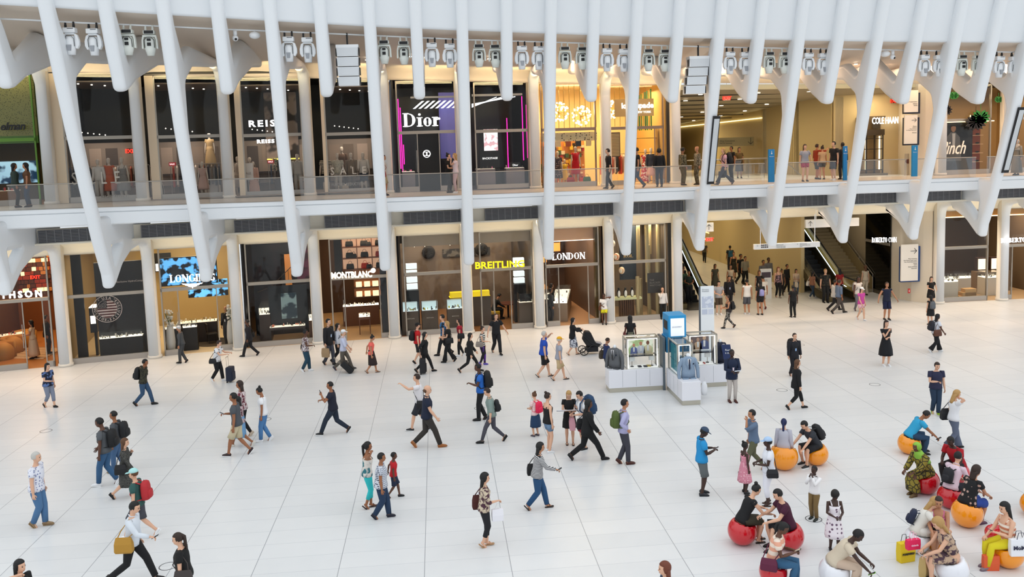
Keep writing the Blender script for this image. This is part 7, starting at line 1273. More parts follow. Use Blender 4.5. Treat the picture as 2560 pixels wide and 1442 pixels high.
P(1560, 1160, 1000, 0, 'man in a lilac shirt and grey trousers, brown shoes', 'man in the lilac shirt', 'm', 'm', ('short', 'k'), ('long', '#aaa8cc'), ('pants', '#3a3a44'), '#4a2218', pose=W, st=.16, lead=-1, arms=('down', 'hip'), items=(('backpack', '#4c5c24', 'olive green'),))
P(1345, 1272, 1105, 0, 'woman in a striped top and jeans reaching out with a phone', 'woman in the striped top', 'f', 'm', ('long', 'k', .7), ('long', '#d4d2d2', 'hstripe', '#26262c'), ('jeans', '#1e4870'), ('sandal', '#2a1c18'), pose=W, st=.36, arms=('down', 'low'), build=1.1, lean=.08, items=(('phone', K, 'black', -1), ('tote', K, 'black leather', 1, .9)))
P(1213, 1366, 1185, 5, 'woman in a cream floral blouse and cropped black trousers', 'woman in the cream floral blouse', 'f', 'l', ('bob', 'k'), ('roll', '#c9b8a0', 'blotch', '#4a2a38', 16), ('capri', '#16171c'), ('sandal', '#b08a64'), pose=W, st=.08, arms=('down', 'hold'), items=(('tote', '#4a1a16', 'maroon', 1), ('bag', '#e6e4ea', 'white plastic', -1, (.24, .26, .1))))
P(922, 1270, 1107, 10, 'woman with braids and teal trousers phoning', 'woman with braids', 'f', 't', ('braid', 'k'), ('tank', '#d8d0c8', 'blotch', '#2a6a74', 7), ('capri', '#2bb8bc'), ('sandal', '#3a2420'), pose=W, st=.1, arms=('down', 'ear'))
P(956, 1295, 1133, 0, 'woman in a checked blouse and dark jeans holding a boy\'s hand', 'woman in the checked blouse', 'f', 't', ('short', 'k'), ('tee', '#c8ccd6', 'check', '#2a3048'), ('jeans', '#1c3350'), '#16182a', pose=W, st=.26, build=1.25, arms=('down', 'down'))
P(986, 1243, 1133, 0, 'small boy in a red tee shirt and navy shorts', 'small boy in red', 'm', 'd', ('fade', 'k'), ('tee', '#b80f1c'), ('shorts', '#1c2740'), '#14141c', pose=W, st=.3, arms=('back', 'down'))
P(1360, 942, 828, 0, 'man in a royal blue tee and black shorts pointing', 'pointing man in blue', 'm', 'l', ('short', 'g'), ('tee', '#1b4ab0'), ('shorts', '#101014'), ('sandal', '#241c18'), pose=W, st=.32, arms=((.3, .0, .2), 'down'), build=1.15)
P(1398, 950, 842, 0, 'man in a yellow cap, grey tee and khaki shorts', 'man in the yellow cap', 'm', 'l', ('short', 'g'), ('tee', '#9fa2ae'), ('shorts', '#c4ac84'), ('sandal', '#2a2420'), pose=W, st=.34, hat=('cap', '#e2a81c'), arms=('down', 'down'), items=(('papers', '#f0f0ee', 'folded white paper', -1, (.12, .22)),))
P(1432, 887, 795, 0, 'woman in a black cardigan and patterned skirt pushing a stroller', 'woman pushing the stroller', 'f', 'l', ('bob', 'k'), ('jacket', '#0f0f12'), ('skirt', '#c4c8d2', 'blotch', '#3c4052', 16), ('sandal', '#5a4438'), pose=W, st=.3, arms=('push', 'push'))
P(1511, 811, 733, 262, 'woman in a white top and yellow shorts leaning on a column', 'woman in yellow shorts', 'f', 'd', ('short', 'k'), ('tee', '#f0eeec'), ('hot', '#e8e02a'), K, arms=('ear', 'hold'), items=(('cross', '#5a3018', 'brown leather', -1),))
P(1577, 893, 788, 80, 'woman with long curly black hair seen from behind', 'woman with curly black hair', 'f', 'd', ('curly', 'k', 1.3), ('short', K), ('skirt', '#5a5a4a'), K, items=(('shoulder', '#5a1c1c', 'small maroon', 1),))
P(1518, 946, 843, 10, 'man in a navy shirt and grey trousers by the kiosk', 'man in navy at the kiosk', 'm', 'm', ('fade', 'b'), ('long', '#1b2c58'), ('pants', '#3a3c40'), K, arms=('phone', 'phone'), tilt=.3, build=1.1, items=(('tote', '#4a4034', 'olive brown', 1), ('phone', K, 'black', -1)))
P(1657, 797, 718, 268, 'man in a white shirt leaning on the last column', 'man leaning on the column', 'm', 'l', ('none', 'g'), ('long', '#e6e2e0'), ('pants', '#0f1014'), K, arms=('down', 'mouth'), build=1.05)
P(1830, 1004, 872, 272, 'man in a navy blazer and pale trousers by the kiosk holding papers', 'man in the navy blazer', 'm', 'x', ('fade', 'k'), ('blazer', '#14213c', 'grain', '#14213c', 9, '#e0cfd8'), ('slim', '#b8b0aa'), '#4a2018', arms=('hold', 'hold'), items=(('papers', '#e6ebf0', 'white leaflets', 1, (.2, .12)),))
P(1822, 820, 737, 178, 'woman in zebra leggings walking left behind the map totem', 'woman in zebra leggings', 'f', 'm', ('short', 'b'), ('tank', '#2a2224'), ('slim', '#8a8680', 'blotch', '#1c1a1a', 14), K, pose=W, st=.4, arms=('hold', 'hold'), items=(('backpack', K, 'black'),))
P(1797, 786, 700, 268, 'person in a grey tee and brown shorts with a backpack', 'person in brown shorts', 'm', 'l', ('short', 'k'), ('tee', '#a0a0a4'), ('shorts', '#4a3c2e'), sne, arms=('hold', 'hold'), tilt=.3)
P(1823, 775, 690, 268, 'man in a black suit and pale shirt behind the zebra leggings', 'man in black suit and pale shirt', 'm', 'm', ('short', 'k'), ('blazer', '#14141a', 'grain', '#14141a', 9, '#a8b4d8'), ('pants', '#14141a'), K, pose=W, st=.12)
P(1868, 785, 697, 88, 'man in a white sleeveless top and grey shorts, from behind', 'man in the white vest', 'm', 'm', ('short', 'k'), ('sleeveless', '#e6e2dc'), ('shorts', '#55565c'), sne)
P(1901, 787, 700, 92, 'woman with long black hair and a lilac backpack, from behind', 'woman with long black hair', 'f', 'm', ('long', 'k', 1.7), ('tee', K), ('hot', '#1c1c20'), K, items=(('backpack', '#8f90c8', 'small lilac', 1, .75),))
P(1908, 772, 690, 95, 'man in a white tee beside the lilac backpack', 'man in white tee, corridor', 'm', 'm', ('short', 'k'), ('tee', '#dcd4c8'), ('shorts', '#c9bfae'), '#6a2020', pose=W, st=.2)
P(1787, None, 660, 275, 'girl in a grey-green dress with long dark hair', 'girl in the grey-green dress', 'f', 'm', ('long', 'b', 1.2), ('short', '#4c4a40'), ('dress', '#4c4a40'), K, h=1.62, pose=W, st=.2)
P(1826, None, 662, 268, 'woman in a white sleeveless blouse in the corridor crowd', 'woman in the white blouse', 'f', 'm', ('bun', 'b'), ('sleeveless', '#c9b9a4'), ('skirt', '#3a3430'), K, h=1.66)
P(1850, None, 634, 300, 'tall man in black shirt and trousers in the corridor', 'tall man in black, corridor', 'm', 't', ('short', 'k'), ('tee', '#121214'), ('pants', '#101012'), K, h=1.85, pose=W, st=.35)
P(1862, None, 640, 280, 'man in a grey shirt beside the tall man in black', 'man in the grey corridor shirt', 'm', 'm', ('short', 'k'), ('roll', '#8f8a7c'), ('pants', '#16161a'), K, h=1.72, pose=W, st=.3)
P(1834, None, 630, 262, 'woman in yellow and black deep in the corridor', 'woman in yellow and black', 'f', 'm', ('bun', 'n'), ('tank', '#1c1a14'), ('skirt', '#26221c'), K, h=1.66)
P(1825, None, 614, 85, 'person with a blue backpack walking away down the corridor', 'person walking away', 'm', 't', ('short', 'k'), ('tee', '#26323c'), ('pants', '#2a2a30'), K, h=1.72, items=(('backpack', '#1c5a7c', 'blue'),))
P(1761, 656, 605, 262, 'man in black trousers near the exit sign deep in the corridor', 'man near the exit sign', 'm', 'm', ('short', 'k'), ('tee', '#4a4438'), ('pants', '#121216'), K, pose=W, st=.2)
P(1898, None, 676, 268, 'woman in a black patterned top with hand on hip', 'woman with hand on hip', 'f', 'm', ('long', 'n'), ('sleeveless', '#26242a'), ('pants', K), K, h=1.66, arms=('hip', 'down'))
P(1908, None, 650, 275, 'man in a grey shirt behind the white notice board, left one', 'left man behind the board', 'm', 't', ('short', 'k'), ('long', '#5c5c62'), ('pants', '#2a2a2e'), K, h=1.78)
P(1921, None, 644, 280, 'man in a grey shirt behind the white notice board, right one', 'right man behind the board', 'm', 'd', ('short', 'k'), ('long', '#6a6a70'), ('pants', '#2a2a2e'), K, h=1.8)
P(1945, 744, 668, 272, 'woman in a floral sleeveless top and black trousers', 'woman in the floral top', 'f', 'l', ('long', 'r'), ('tank', '#4a3a40', 'blotch', '#b08a90', 16), ('slim', K), '#8a8078', pose=W, st=.2)
P(1954, 738, 674, 268, 'woman in brown between two darker walkers', 'woman in brown', 'f', 't', ('bun', 'k'), ('tee', '#3a2c24'), ('slim', '#1c1a1c'), '#6a5a4c', pose=W, st=.1)
P(1966, 730, 661, 300, 'man all in black left of the escalator', 'man all in black', 'm', 't', ('short', 'k'), ('long', '#111114'), ('pants', '#101013'), K, pose=W, st=.2)
P(1990, 735, 672, 268, 'woman in a pale blouse with a white bag beside the escalator', 'woman in the pale blouse', 'f', 'm', ('bob', 'k'), ('roll', '#c0a890'), ('jeans', '#4a5a70'), '#c0b8ac', arms=('down', 'hold'), items=(('bag', '#d8ccbc', 'white paper', -1, (.26, .28, .1)),))
P(1983, 793, 712, 92, 'person all in black with a white back print, from behind', 'person with white back print', 'm', 'd', ('short', 'k'), ('tee', '#0e0e10'), ('pants', '#0e0e10'), K)
P(2030, 746, 678, 20, 'woman in a tan top and jeans with a white bag', 'woman in the tan top', 'f', 'm', ('bob', 'k'), ('tee', '#8a5e48'), ('slim', '#26384c'), '#d8d0c8', pose=W, st=.35, items=(('tote', '#e0d8cc', 'white', 1, .8),))
P(2063, 756, 671, 272, 'heavy man in a black printed tee by the escalator foot', 'man in the black printed tee', 'm', 'l', ('short', 'y'), ('tee', '#121214', 'blotch', '#3a3428', 8), ('pants', '#101013'), K, build=1.15, arms=('down', 'down'))
P(2099, None, 672, 88, 'woman in a red top with long black hair', 'woman in the red top', 'f', 'm', ('long', 'k', 1.3), ('short', '#8c1418'), ('slim', K), K, h=1.66)
P(2096, 783, 697, 5, 'man in a blue-grey shirt and grey trousers stepping right', 'man in the blue-grey shirt', 'm', 't', ('short', 'b'), ('roll', '#5f6f88'), ('pants', '#4a4440'), K, pose=W, st=.5)
P(2085, 776, 697, 0, 'person in a white hooded top behind the blue-grey shirt', 'person in the white hood', 'm', 't', ('short', 'k'), ('jacket', '#c8c4c0'), ('pants', '#16161a'), K, pose=W, st=.5)
P(2152, 800, 718, 285, 'girl in a pink tee, pink shorts and a white cap', 'girl in pink', 'f', 'l', ('long', 'b', .7), ('short', '#c9489c'), ('hot', '#f0c0c8'), sne, pose=W, st=.28, hat=('cap', '#f0eeec'), arms=('down', 'fwd'))
P(2144, 778, 692, 275, 'woman in a white vest behind the girl in pink', 'woman behind the girl in pink', 'f', 'd', ('pony', 'k'), ('sleeveless', '#e0d4c8'), ('slim', '#6a6a72'), '#8a8a90', pose=W, st=.2, items=(('backpack', '#8a8688', 'grey'),))
P(2163, 738, 663, 92, 'fair-haired woman in a cream jumpsuit, from behind', 'woman in the cream jumpsuit', 'f', 'l', ('bob', 'n'), ('sleeveless', '#cdbfa8'), ('wide', '#cdbfa8'), '#4a4038')
P(2216, 799, 735, 268, 'man in a navy sleeveless shirt and navy shorts', 'man in the navy vest', 'm', 'm', ('short', 'b'), ('sleeveless', '#141c34'), ('shorts', '#10183a'), K, arms=('wide', 'wide'), h=1.78)
P(2214, 914, 800, 272, 'woman in a black dress with one hand at her chin', 'woman in the black dress', 'f', 'l', ('long', 'b'), ('short', '#0d0e14'), ('dress', '#0d0e14'), sne, arms=('cross', 'chin'))
P(2327, 768, 691, 262, 'woman in a black dress leaning on the corner column', 'woman leaning on the corner', 'f', 'l', ('long', 'b'), ('short', '#0c0c0e'), ('mini', '#0c0c0e'), K, arms=('hip', 'hold'))
P(2326, 812, 738, 88, 'woman in black with a grey backpack, from behind', 'woman near the corner column', 'f', 'l', ('long', 'k', .6), ('sleeveless', K), ('mini', '#121214'), K, items=(('backpack', '#5c6066', 'grey'),))
P(2338, 880, 785, 0, 'woman in a white tee and wide black trousers walking right', 'woman in wide black trousers', 'f', 'd', ('bob', 'k'), ('tee', '#d4d6de'), ('wide', '#0f0f14'), sne, pose=W, st=.36, lean=.05, arms=('down', 'fwd'), build=1.12, items=(('backpack', '#1a1a26', 'dark navy'), ('tote', '#5a3424', 'brown leather', -1, .8)))
P(1985, 942, 833, 275, 'man in a dark blazer and light blue shirt', 'man in the dark blazer', 'm', 'l', ('fade', 'b'), ('blazer', '#15161e', 'grain', '#15161e', 9, '#93b4e0'), ('pants', '#14151c'), '#3a1c16', pose=W, st=.25, items=(('backpack', '#111114', 'round black', 1, 1.1),))
P(1990, 1022, 898, 0, 'brown-haired woman in a black blazer and trousers, bare ankles', 'woman in the black blazer', 'f', 'l', ('long', 'n'), ('blazer', '#0f0f12', 'grain', '#0f0f12', 9, '#202024'), ('capri', '#0e0e11'), K, pose=W, st=.42)
P(2338, 1036, 905, 262, 'man in a navy tee and glasses looking at his phone', 'man in navy tee with glasses', 'm', 'l', ('short', 'b'), ('tee', '#232642'), ('jeans', '#1b3048'), ('white', '#8aa82c'), pose=W, st=.15, tilt=.25, arms=('down', 'phone'), build=1.1, items=(('phone', K, 'black', -1),))
P(2382, 1122, 975, 0, 'blond woman in a white tee and flared grey jeans', 'blond woman in flared jeans', 'f', 'l', ('long', 'y', .6), ('tee', '#dfdfe2'), ('wide', '#5c6478'), K, pose=W, st=.3, tilt=.3, arms=('down', 'ear'), items=(('tote', '#16171c', 'dark', 1),))
P(1755, 1236, 1065, -5, 'man in a bright blue polo, cap and grey shorts reading a phone', 'man in the bright blue polo', 'm', 'x', ('short', 'k'), ('polo', '#1f8cc8'), ('shorts', '#5c6264'), '#1c2028', tilt=.45, arms=('phone', 'phone'), hat=('cap', '#34465e'), build=1.1, items=(('phone', '#d8d8dc', 'white', -1),))
P(1885, 1178, 1022, 182, 'man in a blue-grey shirt and olive trousers, hand at his mouth', 'man in olive trousers', 'm', 'm', ('short', 'k'), ('roll', '#5c708a'), ('slim', '#5a5c44'), '#2a241c', pose=W, st=.42, arms=('mouth', 'down'))
P(1862, 1232, 1105, 10, 'girl in a pink spotted dress beside the woman in white', 'girl in the pink dress', 'f', 'x', ('bun', 'k'), ('tank', '#d88a9c', 'dots', '#f0c4cc', 22), ('dress', '#d88a9c', 'dots', '#f0c4cc', 22), K, arms=('down', 'down'))
P(1922, 1262, 1092, 170, 'woman in white clothes and a pale blue cap', 'woman in white', 'f', 'x', ('short', 'k'), ('tee', '#e4e6ee'), ('capri', '#e8e8f0'), ('sandal', '#3a2820'), hat=('cap', '#a8c4e4'), arms=('hold', 'hold'), build=1.1, items=(('cross', '#15151a', 'black', 1),))
P(2036, 1297, 1165, 215, 'boy in a white shirt and khaki trousers, hands to his face', 'boy in the white shirt', 'm', 'x', ('fade', 'k'), ('long', '#ebe9ea'), ('pants', '#77603a'), '#1c2420', arms=('mouth', 'mouth'))
P(2085, 1376, 1222, 262, 'girl in a white spotted party dress looking down', 'girl in the spotted dress', 'f', 'x', ('afro', 'k'), ('tank', '#ece4ea', 'dots', '#6a5068', 12), ('dress', '#ece4ea', 'dots', '#6a5068', 12), '#1c1418', tilt=.45, arms=('hold', 'hold'))
P(1664, None, 1405, 175, 'woman with long auburn hair, only her head at the bottom edge', 'auburn-haired woman', 'f', 'l', ('long', 'r', 1.2), ('tee', '#3a4458'), ('pants', djean), K, h=1.66)
# stroller
p = at_z(1482, 884); t = thing('stroller', 'black three-wheeled stroller pushed by the woman in the cardigan', 'stroller', (p.x, p.y, 0)); b = MB(); b.prism([(-.28, .38), (.22, .3), (.34, .42), (.1, .5), (-.1, .95), (-.32, .98), (-.42, .62)], -.2, .2); b.build('seat', mat('#15161a', .8), t, bevel=.04)
b = MB(); [b.tube([(.5, y, .2), (-.1, y, .5), (-.52, y, .98)], .014, 6) for y in (-.22, .22)]; [b.tube([(-.4, y, .16), (.0, y, .45)], .014, 6) for y in (-.22, .22)]; b.tube([(-.52, -.22, .98), (-.6, -.2, 1.02), (-.6, .2, 1.02), (-.52, .22, .98)], .016, 6); b.build('frame', mat('#2a2c30', .4, .4), t, smooth=True)
for x, y, r in ((-.4, -.27, .16), (-.4, .27, .16), (.52, -.2, .11), (.52, .2, .11)): b = MB(); b.rings([[(x + (r + .02 * math.cos(a2)) * math.cos(a1), y + .02 * math.sin(a2), r + (r - .02 + .02 * math.cos(a2)) * math.sin(a1) + .0) for a2 in [q * PI / 3 for q in range(6)]] for a1 in [k * PI / 8 for k in range(16)]], closed=True); [b.cyl((x, y, r), (x + (r - .02) * math.cos(k * 1.26), y, r + (r - .02) * math.sin(k * 1.26)), .008, 4) for k in range(5)]; b.build('wheel', BLACK, t)
MB().box(-.25, -.18, .12, .2, .18, .32).build('basket', mat('#1c1d22', .9), t); MB().prism([(.1, .42), (.36, .40), (.36, .46), (.12, .5)], -.17, .17).build('bumper', mat('#9a9aa0', .6), t)
# ------------------------------------------------------------------ ball seats and the people on them
def ballseat(x, y, r, col, lab, face, group):
    g = at_z(x, y + r * .86, 0); R_ = r * g.y / F_PX * .99; c0 = (g.x, g.y + R_ * .35, 0); t = MB(); d = Vector((math.cos(math.radians(face)), math.sin(math.radians(face)), 0)); sc = Vector((0, 0, R_ * 2.62)) + d * R_ * .45; sr = R_ * 1.35
    cc = Vector((0, 0, R_ * .93)); RR = []; nu, nv = 40, 28
    def f(dd):
        k = 1.0; pnt = cc + dd * R_
        if dd.z < -.93: return .93 / max(-dd.z, .01)
        if (pnt - sc).length < sr:
            lo, hi = 0.0, 1.0
            for _ in range(14):
                m_ = (lo + hi) / 2
                if (cc + dd * R_ * m_ - sc).length < sr: hi = m_
                else: lo = m_
            k = max(lo, .3)
        return k
    t.ball(cc, R_, nu, nv, f=f); o = t.build('ball_seat', mat(col, .14, coat=.6), loc=c0, smooth=True); tag(o, lab, 'seat', group)
    top = (cc + Vector((0, 0, 1)) * R_ * f(Vector((0, 0, 1)))).z
    return Vector(c0), top, R_
OR, RD, WT = '#f0930c', '#c00c1c', '#e6e6ec'
def sitter(bx, by, br, col, blab, hx, hy, hd, label, sn, sex, skin, hair, top, bot, shoes='#15151a', h=1.7, grp=None, nob=False, **k):
    c, top_, R_ = ballseat(bx, by, br, col, blab, hd, grp or 'ball seats')
    return person(label, sn, (c.x, c.y, 0), h, hd, sex, skin, hair, top, bot, shoes, pose='sit', seat=top_ + .04, **k)
ballseat_o, ballseat_r, ballseat_w = 'orange ball seats', 'red ball seats', 'white ball seats'
sitter(1964, 1143, 38, OR, 'orange ball seat under the girl with blue braids', 1965, 1062, 60, 'girl with long blue braids in a grey and white hoodie', 'girl with blue braids', 'f', 'l', ('braid', 'u', 1.2), ('jacket', '#b4b4c0'), ('slim', '#c9b8a8'), K, h=1.5, grp=ballseat_o)
sitter(2045, 1136, 32, OR, 'orange ball seat under the boy with the backpack', 2015, 1048, 195, 'boy in a dark tee and black shorts hunched on a ball seat', 'boy hunched on the ball seat', 'm', 'l', ('short', 'k'), ('tee', '#2c2f36'), ('shorts', '#14141a'), sne[:1] + ('#15151a',), lean=.45, tilt=.3, arms=('knee', 'knee'), h=1.68, grp=ballseat_o, items=(('backpack', '#17181c', 'black'),))
sitter(2278, 1110, 30, OR, 'orange ball seat under the man in the cyan tee', 2318, 1035, -10, 'man in a cyan tee and jeans reading his phone on a ball seat', 'man in the cyan tee', 'm', 't', ('short', 'k'), ('tee', '#2c9cc8'), ('jeans', '#1f3c58'), K, lean=.5, tilt=.5, arms=('knee', 'knee'), grp=ballseat_o, items=(('phone', K, 'black', -1),))
sitter(2320, 1205, 36, RD, 'red ball seat under the woman in the green headscarf', 2330, 1105, 195, 'woman in a brown patterned robe and green headscarf', 'woman in the green headscarf', 'f', 'd', ('hijab', '#86b83c'), ('robe', '#2a2412', 'cells', '#8a7a2c', 9), ('long', '#2a2412', 'cells', '#8a7a2c', 9), '#6a5434', h=1.68, lean=.3, build=1.2, tilt=.2, arms=('lap', 'lap'), grp=ballseat_r)
sitter(2400, 1183, 31, RD, 'red ball seat under the man in the red shirt', 2387, 1103, 205, 'man in a red shirt and dark trousers with a tablet', 'man in the red shirt', 'm', 'x', ('fade', 'k'), ('tee', '#a80c1c'), ('pants', '#1a1618'), K, lean=.35, tilt=.2, arms=('hold', 'hold'), build=1.1, grp=ballseat_r)
sitter(2382, 1243, 34, RD, 'red ball seat under the man in the pink shirt', 2435, 1142, 25, 'man in a pale pink shirt with a dark backpack on a ball seat', 'man in the pale pink shirt', 'm', 'l', ('short', 'k'), ('long', '#dcc4d0'), ('pants', '#1a1a24'), K, lean=.3, arms=('lap', 'lap'), grp=ballseat_r, items=(('backpack', '#15151c', 'black', 1, .8),))
sitter(2425, 1284, 41, OR, 'orange ball seat under the woman in black florals', 2438, 1172, 15, 'woman in a black floral top and blue shorts on a ball seat', 'woman in black florals', 'f', 'm', ('bob', 'b'), ('short', '#101014', 'dots', '#b8988c', 9), ('shorts', '#1c3c8c'), '#5a3a50', lean=.25, tilt=.1, arms=('lap', 'lap'), build=1.15, grp=ballseat_o)
sitter(1860, 1330, 39, RD, 'red ball seat under the woman in the olive skirt', 1870, 1220, 5, 'woman in a black sleeveless top and olive skirt on a ball seat', 'woman in the olive skirt', 'f', 'l', ('bun', 'k'), ('sleeveless', '#101013'), ('skirt', '#332e20'), ('sandal', '#1c1814'), lean=.35, tilt=.25, arms=('low', 'low'), grp=ballseat_r)
sitter(1978, 1342, 40, RD, 'red ball seat under the man in the maroon tee', 1965, 1220, 178, 'man in a maroon tee and black shorts on a ball seat', 'man in the maroon tee', 'm', 'l', ('short', 'k'), ('tee', '#43102c'), ('shorts', '#121216'), K, lean=.2, tilt=.3, arms=('low', 'low'), grp=ballseat_r)
sitter(1938, 1432, 38, RD, 'red ball seat under the woman in the peach tee', 1975, 1327, 330, 'woman in a peach tee and jeans holding a purple bag', 'woman in the peach tee', 'f', 'd', ('pony', 'k', .6), ('tee', '#e0a288', 'hstripe', '#ead8c8', 40), ('jeans', '#2f5a7c'), K, lean=.1, tilt=.4, arms=('phone', 'phone'), grp=ballseat_r, items=(('phone', K, 'black', 1), ('cross', '#5a1234', 'purple', -1, 1.2)))
sitter(2092, 1432, 42, WT, 'white ball seat under the woman in the cream tee', 2130, 1322, 325, 'woman in a cream tee and beige trousers bending forward', 'woman in the cream tee', 'f', 'x', ('short', 'k'), ('tee', '#cfc0aa'), ('capri', '#c4ac98'), K, lean=.5, tilt=.35, arms=('lap', 'knee'), build=1.12, grp=ballseat_w, items=(('phone', '#7ab02c', 'lime green', -1),))
sitter(2350, 1352, 34, OR, 'orange ball seat under the girl in the pink top', 2347, 1235, 240, 'girl in a pink tube top and brown cardigan on a ball seat', 'girl in the pink tube top', 'f', 'm', ('short', 'b'), ('tank', '#c4648c'), ('hot', '#3a3c34'), K, lean=.2, tilt=.1, arms=('lap', 'lap'), grp=ballseat_o)
sitter(2298, 1352, 36, WT, 'white ball seat under the fair-haired girl with shopping bags', 2305, 1265, 330, 'fair-haired girl in a white playsuit with shopping bags', 'fair-haired girl with shopping bags', 'f', 'l', ('long', 'y'), ('short', '#e0dcd4'), ('hot', '#dcd8d2'), ('sandal', '#3a2820'), lean=.35, tilt=.3, arms=('lap', 'lap'), grp=ballseat_w, items=(('backpack', '#1c2440', 'small navy', 1, .7),))
sitter(2388, 1424, 44, WT, 'white ball seat under the curly blonde woman', 2380, 1310, 170, 'curly blonde woman in a beige floral dress', 'curly blonde woman', 'f', 'l', ('curly', 'y', .7), ('sleeveless', '#b89c84', 'blotch', '#4a3440', 14), ('dress', '#b89c84', 'blotch', '#4a3440', 14), K, lean=.25, tilt=.3, arms=('lap', 'lap'), build=1.12, grp=ballseat_w, items=(('phone', '#d0d8e4', 'white', 1), ('cross', K, 'thin black', -1, .5)))
sitter(2528, 1385, 42, OR, 'orange ball seat under the woman in yellow trousers', 2530, 1270, 182, 'woman in yellow trousers and a striped top on a ball seat', 'woman in yellow trousers', 'f', 'l', ('long', 'k', 1.2), ('tank', '#c47a5c', 'hstripe', '#e8d8c8', 60), ('slim', '#d8c81c'), '#7a6a74', lean=.0, tilt=.2, feet=.5, arms=('phone', 'lap'), build=1.1, grp=ballseat_o, items=(('phone', K, 'black', 1),))
ballseat(2492, 1335, 26, RD, 'red ball seat behind the woman in yellow trousers', 200, ballseat_r)
sitter(2590, 1262, 34, OR, 'orange ball seat cut by the right edge', 2556, 1195, 20, 'person in purple cut off by the right edge', 'person in purple', 'm', 'x', ('fade', 'k'), ('jacket', '#2a1834'), ('pants', '#16161c'), K, arms=('lap', 'lap'), lean=.2, grp=ballseat_o)
P(2545, None, 1420, 180, 'fair-skinned person in denim at the bottom right corner', 'person in the bottom right corner', 'm', 'l', ('short', 'n'), ('long', '#4a6a94'), ('pants', djean), K, h=1.15, pose='squat')
def shopbag(x, y, w, h, d, c, lab, rz=0.0, txt=None, tc=None, ts=.1, z=0.0, tilt=0.0, Y=None):
    g = at_z(x, y, z) if Y is None else at_y(x, y, Y); t = thing('shopping_bag', lab, 'bag', g, rz); t.rotation_euler = (0, tilt, rz); b = MB(); b.rings([[(sx * w / 2 * k, sy * d / 2 * q, zz) for sx, sy in ((-1, -1), (1, -1), (1, 1), (-1, 1))] for zz, k, q in ((0, .96, .9), (h * .5, 1, 1), (h, 1, .8))]); b.build('bag_body', mat(c, .6), t, bevel=.008)
    b = MB(); [b.tube([(-w * .2, yy, h), (-w * .12, yy, h + .13), (w * .12, yy, h + .13), (w * .2, yy, h)], .006, 5) for yy in (-d * .35, d * .35)]; b.build('handles', mat(tc or c, .6), t)
    if txt: text(txt, ts, mat(tc, .6), (0, -d / 2 - .012, h * .42), t, 'lettering', ext=.002, align='CENTER', bold=.003)
    return t
shopbag(2264, 1402, .34, .40, .16, '#e0c010', 'big yellow shopping bag with black lettering beside the white ball seat', .15, 'FOREVER21', '#1c1a10', .055)
shopbag(2282, 1372, .28, .2, .1, '#e01c58', 'hot pink shopping bag on the lap of the fair-haired girl', .1, 'victoria', '#f0b0c8', .05, z=.55)
shopbag(2313, 1440, .22, .38, .16, '#c0a468', 'gold paper shopping bag on the floor between two white ball seats', .5)
shopbag(2476, 1424, .3, .3, .12, '#d8582c', 'orange paper shopping bag on the floor by the yellow trousers', -.15)
shopbag(2548, 1388, .38, .34, .12, '#e8e8ec', 'white shopping bag lettered in dark blue at the right edge', -.1, 'MoMA', '#20203c', .11, z=.35)
# ------------------------------------------------------------------ people on the balcony, on the escalator and in the shops
def B(x, hy, Y, hd, label, sn, *a, h=1.72, **k):
    g = at_y(x, hy, Y); return person(label, sn, (g.x, Y, zS(g.x) + .006), h, hd, *a, detail=False, **k)
B(35, 430, 34.8, 30, 'dark-haired woman in green by the green-framed shop', 'woman in green', 'f', 't', ('long', 'k'), ('jacket', '#2c3a34'), ('slim', K), K)
B(66, 428, 34.9, 200, 'woman in brown facing the woman in green on the balcony', 'woman in brown on the balcony', 'f', 'm', ('bob', 'k'), ('tee', '#6a4a34'), ('jeans', djean), K)
B(958, 402, 36.6, 0, 'woman with a red bag half behind a rib on the balcony', 'woman half behind the rib', 'f', 'm', ('short', 'b'), ('tee', '#c8c0b8'), ('shorts', '#b0a080'), '#1c2438', items=(('tote', '#8c1c28', 'red', -1, .8),))
B(1120, 400, 37.6, -20, 'woman in black sitting with a friend outside the Dior window', 'woman in black outside the window', 'f', 'l', ('bun', 'k'), ('tee', Bk), ('slim', K), K, arms=('hold', 'hold'))
B(1138, 400, 37.2, 190, 'fair-haired woman in pale pink outside the Dior window', 'fair-haired woman in pink', 'f', 'l', ('long', 'y'), ('short', '#e0ccd0'), ('slim', '#d0b4b8'), Wh, arms=('mouth', 'down'), items=(('cross', '#8a8078', 'thin grey', -1, .7),))
B(1522, 385, 37.0, 185, 'man in a black shirt in front of the beige sign shop', 'man in the black shirt', 'm', 'l', ('short', 'k'), ('roll', '#121218'), ('pants', '#2a2c34'), K, h=1.76, pose=W, st=.2)
B(1594, 375, 37.2, 178, 'man in a black tee and jeans half hidden by a rib', 'man half hidden by the rib', 'm', 'm', ('short', 'k'), ('tee', '#101014'), ('jeans', '#2c3c54'), K, h=1.8, pose=W, st=.35)
B(1648, 387, 37.4, 88, 'boy in black seen from behind at the golden shop', 'boy in black', 'm', 'm', ('afro', 'k'), ('jacket', '#101116'), ('jeans', '#20283a'), K, h=1.7)
B(1706, 378, 38.2, 20, 'person in camouflage and a cap, left of the pair', 'person in camouflage', 'm', 't', ('short', 'k'), ('long', '#6a6450', 'blotch', '#3a3a2c', 14), ('pants', '#4a4a3c', 'blotch', '#2c2c24', 12), K, hat=('cap', '#22221c'))
B(1743, 376, 38.4, 190, 'person in camouflage, right of the pair by the light strip', 'person in grey camouflage', 'm', 'm', ('none', 'g'), ('long', '#8a8270', 'blotch', '#5a5448', 14), ('pants', '#6a6454', 'blotch', '#45402f', 12), '#3a3428', h=1.76)
